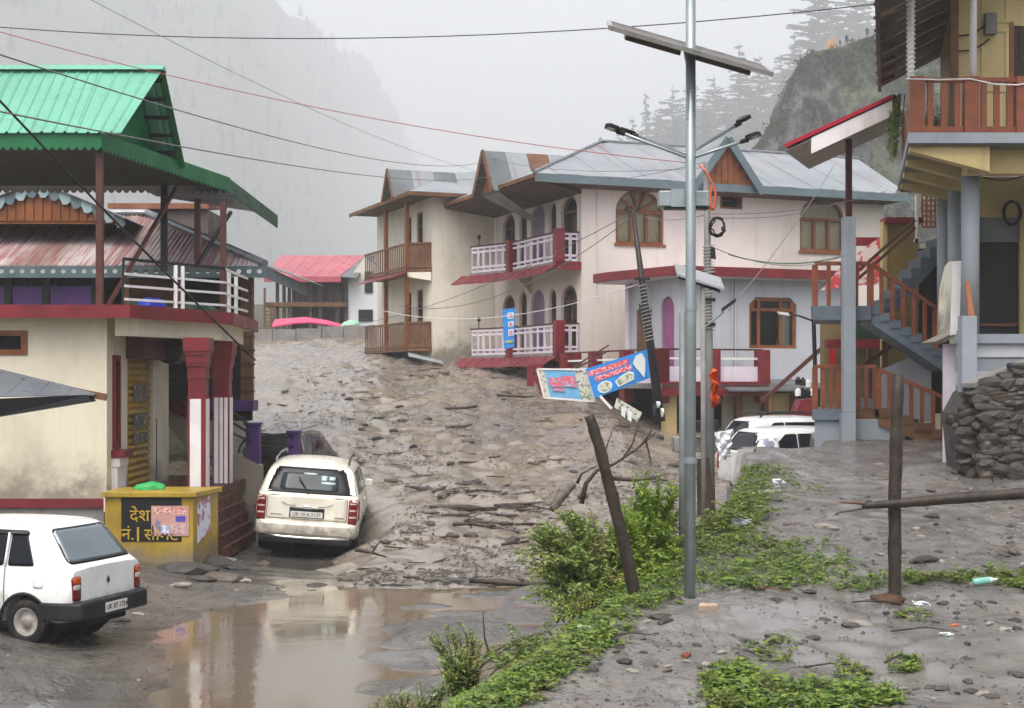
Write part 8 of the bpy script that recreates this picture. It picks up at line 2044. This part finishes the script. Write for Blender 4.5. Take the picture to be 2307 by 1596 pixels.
shrub('leafy_shrub', 'bright leafy shrub filling the gap directly behind the leaning post', bz(1420, 16.4), [cl(1375, 1200, 16.4, 6), cl(1405, 1165, 16.6, 7), cl(1440, 1190, 16.5, 7), cl(1390, 1255, 16.2, 8, .12), cl(1430, 1260, 16.2, 8, .12), cl(1350, 1240, 16.3, 6), cl(1460, 1290, 16.0, 7), cl(1400, 1310, 15.9, 7)], SHRUB2, .09, 11, .35, .15)
shrub('leafy_shrub', 'low leafy tangle below the leaning post on the bank slope', bz(1400, 15.2), [cl(1290, 1375, 15.0, 6, .08), cl(1340, 1345, 15.2, 7, .1), cl(1400, 1330, 15.4, 7, .1), cl(1260, 1400, 14.8, 5, .07), cl(1370, 1385, 14.8, 6, .08)], SHRUB2, .07, 8, .25, .25)
shrub('leafy_shrub', 'low leafy patch halfway down the weedy bank', bz(1190, 13.4), [cl(1120, 1480, 13.4, 6, .08), cl(1170, 1450, 13.6, 6, .08), cl(1230, 1425, 13.8, 6, .08), cl(1150, 1515, 13.1, 6, .08), cl(1220, 1470, 13.2, 6, .08)], WEED, .065, 9, .25, .3)
shrub('hanging_vine', 'green vine hanging from the corner of the yellow house', at(2020, 215, 28.6), [cl(2020, 260, 28.5, 3, .05), cl(2014, 300, 28.5, 4, .06), cl(2012, 345, 28.4, 5, .06), cl(2006, 365, 28.4, 3, .05)], SHRUB, .085, 6, .15)
shrub('potted_plant', 'dark potted plant behind the balcony railing of the yellow house', Vector((atx(2108, 25), 25.0, zb)), [cl(2090, 255, 25.0, 4, .05), cl(2122, 262, 25.1, 4, .05), cl(2105, 245, 25.0, 3, .05)], SHRUB, .07, 7, .4)
# bare stick standing in the small bush, wire fence remains
s = M(); s.tube([at(1105, 1480, 13.9), at(1092, 1440, 13.9), at(1088, 1378, 13.9)], [.012, .009, .004], 5); tag(s.build('stick', bark, None), 'bare dark stick standing beside the small drooping bush', 'stick')
wf = root('wire_netting', bz(1400, 14.2), 'sagging rusty wire netting in the weeds around the leaning post', 'netting')
for k in range(9):
    a = at(1250 + k * 22, 1330 + 5 * math.sin(k), 14.8); b = at(1290 + k * 20, 1375 + 6 * math.cos(k * 2), 14.0); s = M(); s.tube(catenary(a, b, .05, 6), .004, 4); s.build('wire', bark, wf)
    a = at(1245 + k * 22, 1378 - k * 1.5, 14.1); b = at(1300 + k * 20, 1325, 14.7); s = M(); s.tube(catenary(a, b, .04, 6), .004, 4); s.build('wire', bark, wf)
for k in range(7):
    a = at(1620 + k * 40, 1330, 14.9); b = at(1680 + k * 42, 1285 + 20 * math.sin(k), 15.3); s = M(); s.tube(catenary(a, b, .04, 6), .005, 4); s.build('wire', bark, wf)

# ------------------------------------------------------------------ overhead cables
def cable(p, q_, sag, r, mt, label):
    s = M(); s.tube(catenary(p, q_, sag, 28), r, 5); tag(s.build('overhead_cable', mt, None, smooth=True), label, 'cable', 'overhead cables')
pt_ = at(1592, 372, 22)
cable(at(-80, 55, 30), at(2030, 3, 25), .45, .010, wire_b, 'topmost dark cable crossing the whole sky')
cable(at(-80, 50, 20), at(1560, 368, 22), .25, .006, wire_r, 'thin red cable slanting down to the lamp pole')
cable(at(130, -40, 24), at(1112, 395, 60), .4, .006, wire_g, 'pale thin cable falling steeply from the top left')
cable(at(-80, 98, 10), at(1120, 358, 50), .5, .007, wire_g, 'grey cable running from the left above the green roof to the pink house')
cable(at(-60, 240, 10), at(1110, 397, 50), .3, .007, wire_g, 'low grey cable crossing the green roof to the side dormer')
cable(at(1112, 358, 50), at(1590, 378, 22), .2, .006, wire_g, 'short grey cable between the side dormer and the service pole')
cable(at(1205, 405, 46), at(1590, 365, 22), .2, .006, wire_g, 'thin cable in front of the grey tin roof')
cable(at(-40, 185, 20), at(575, 812, 25.0), .06, .018, wire_b, 'thick black cable dropping across the terrace canopy')
cable(at(1425, 478, 40), at(780, 735, 64), .5, .012, wire_g, 'upper cable from the leaning pole down to the left')
cable(at(1425, 488, 40), at(900, 690, 56), .9, .012, wire_g, 'slack cable from the leaning pole across the balconies')
cable(at(1440, 640, 40), at(860, 700, 56), .6, .012, whitep, 'pale cable below the balconies to the ivory house')
cable(at(1425, 476, 40), at(1592, 484, 22), .15, .007, wire_g, 'short cable between the leaning pole and the service pole')
cable(at(1596, 482, 22), at(1995, 432, 26), .12, .006, wire_g, 'thin cable from the service pole to the yellow house')
cable(at(1597, 490, 22), at(1900, 455, 29), .12, .006, wire_g, 'second thin cable from the service pole to the stair pillar')
cable(at(1640, 700, 19.5), at(1880, 372, 28), .1, .006, wire_g, 'steep thin cable from the small lamp to the stair canopy')
cable(at(1600, 555, 22), at(1905, 575, 29), .25, .006, wire_g, 'slack dark cable crossing the pale pink wall')
cable(at(1640, 573, 41), at(1905, 575, 41), .25, .02, mat('green hose', (0.10, 0.20, 0.14), .5, .2, 3, 0, 10), 'green hose line along the wall above the red slab edge')

# ------------------------------------------------------------------ mist: one even box of air round the whole scene
hz_ = M(); hz_.box(-1900, 1150, -60, 4420, -40, 1250)
hz_o = hz_.build('haze', mat('x', (1, 1, 1)), None)
k = bpy.data.materials.new('mist'); k.use_nodes = True; nt = k.node_tree
for n in list(nt.nodes):
    if n.type != 'OUTPUT_MATERIAL': nt.nodes.remove(n)
pv = nt.nodes.new('ShaderNodeVolumePrincipled'); pv.inputs['Color'].default_value = (0.965, 0.98, 1.0, 1); pv.inputs['Density'].default_value = 0.00072; pv.inputs['Anisotropy'].default_value = 0.0
nt.links.new(pv.outputs[0], [n for n in nt.nodes if n.type == 'OUTPUT_MATERIAL'][0].inputs['Volume'])
hz_o.data.materials.clear(); hz_o.data.materials.append(k); tag(hz_o, 'grey mist filling the valley', 'mist', kind='stuff')
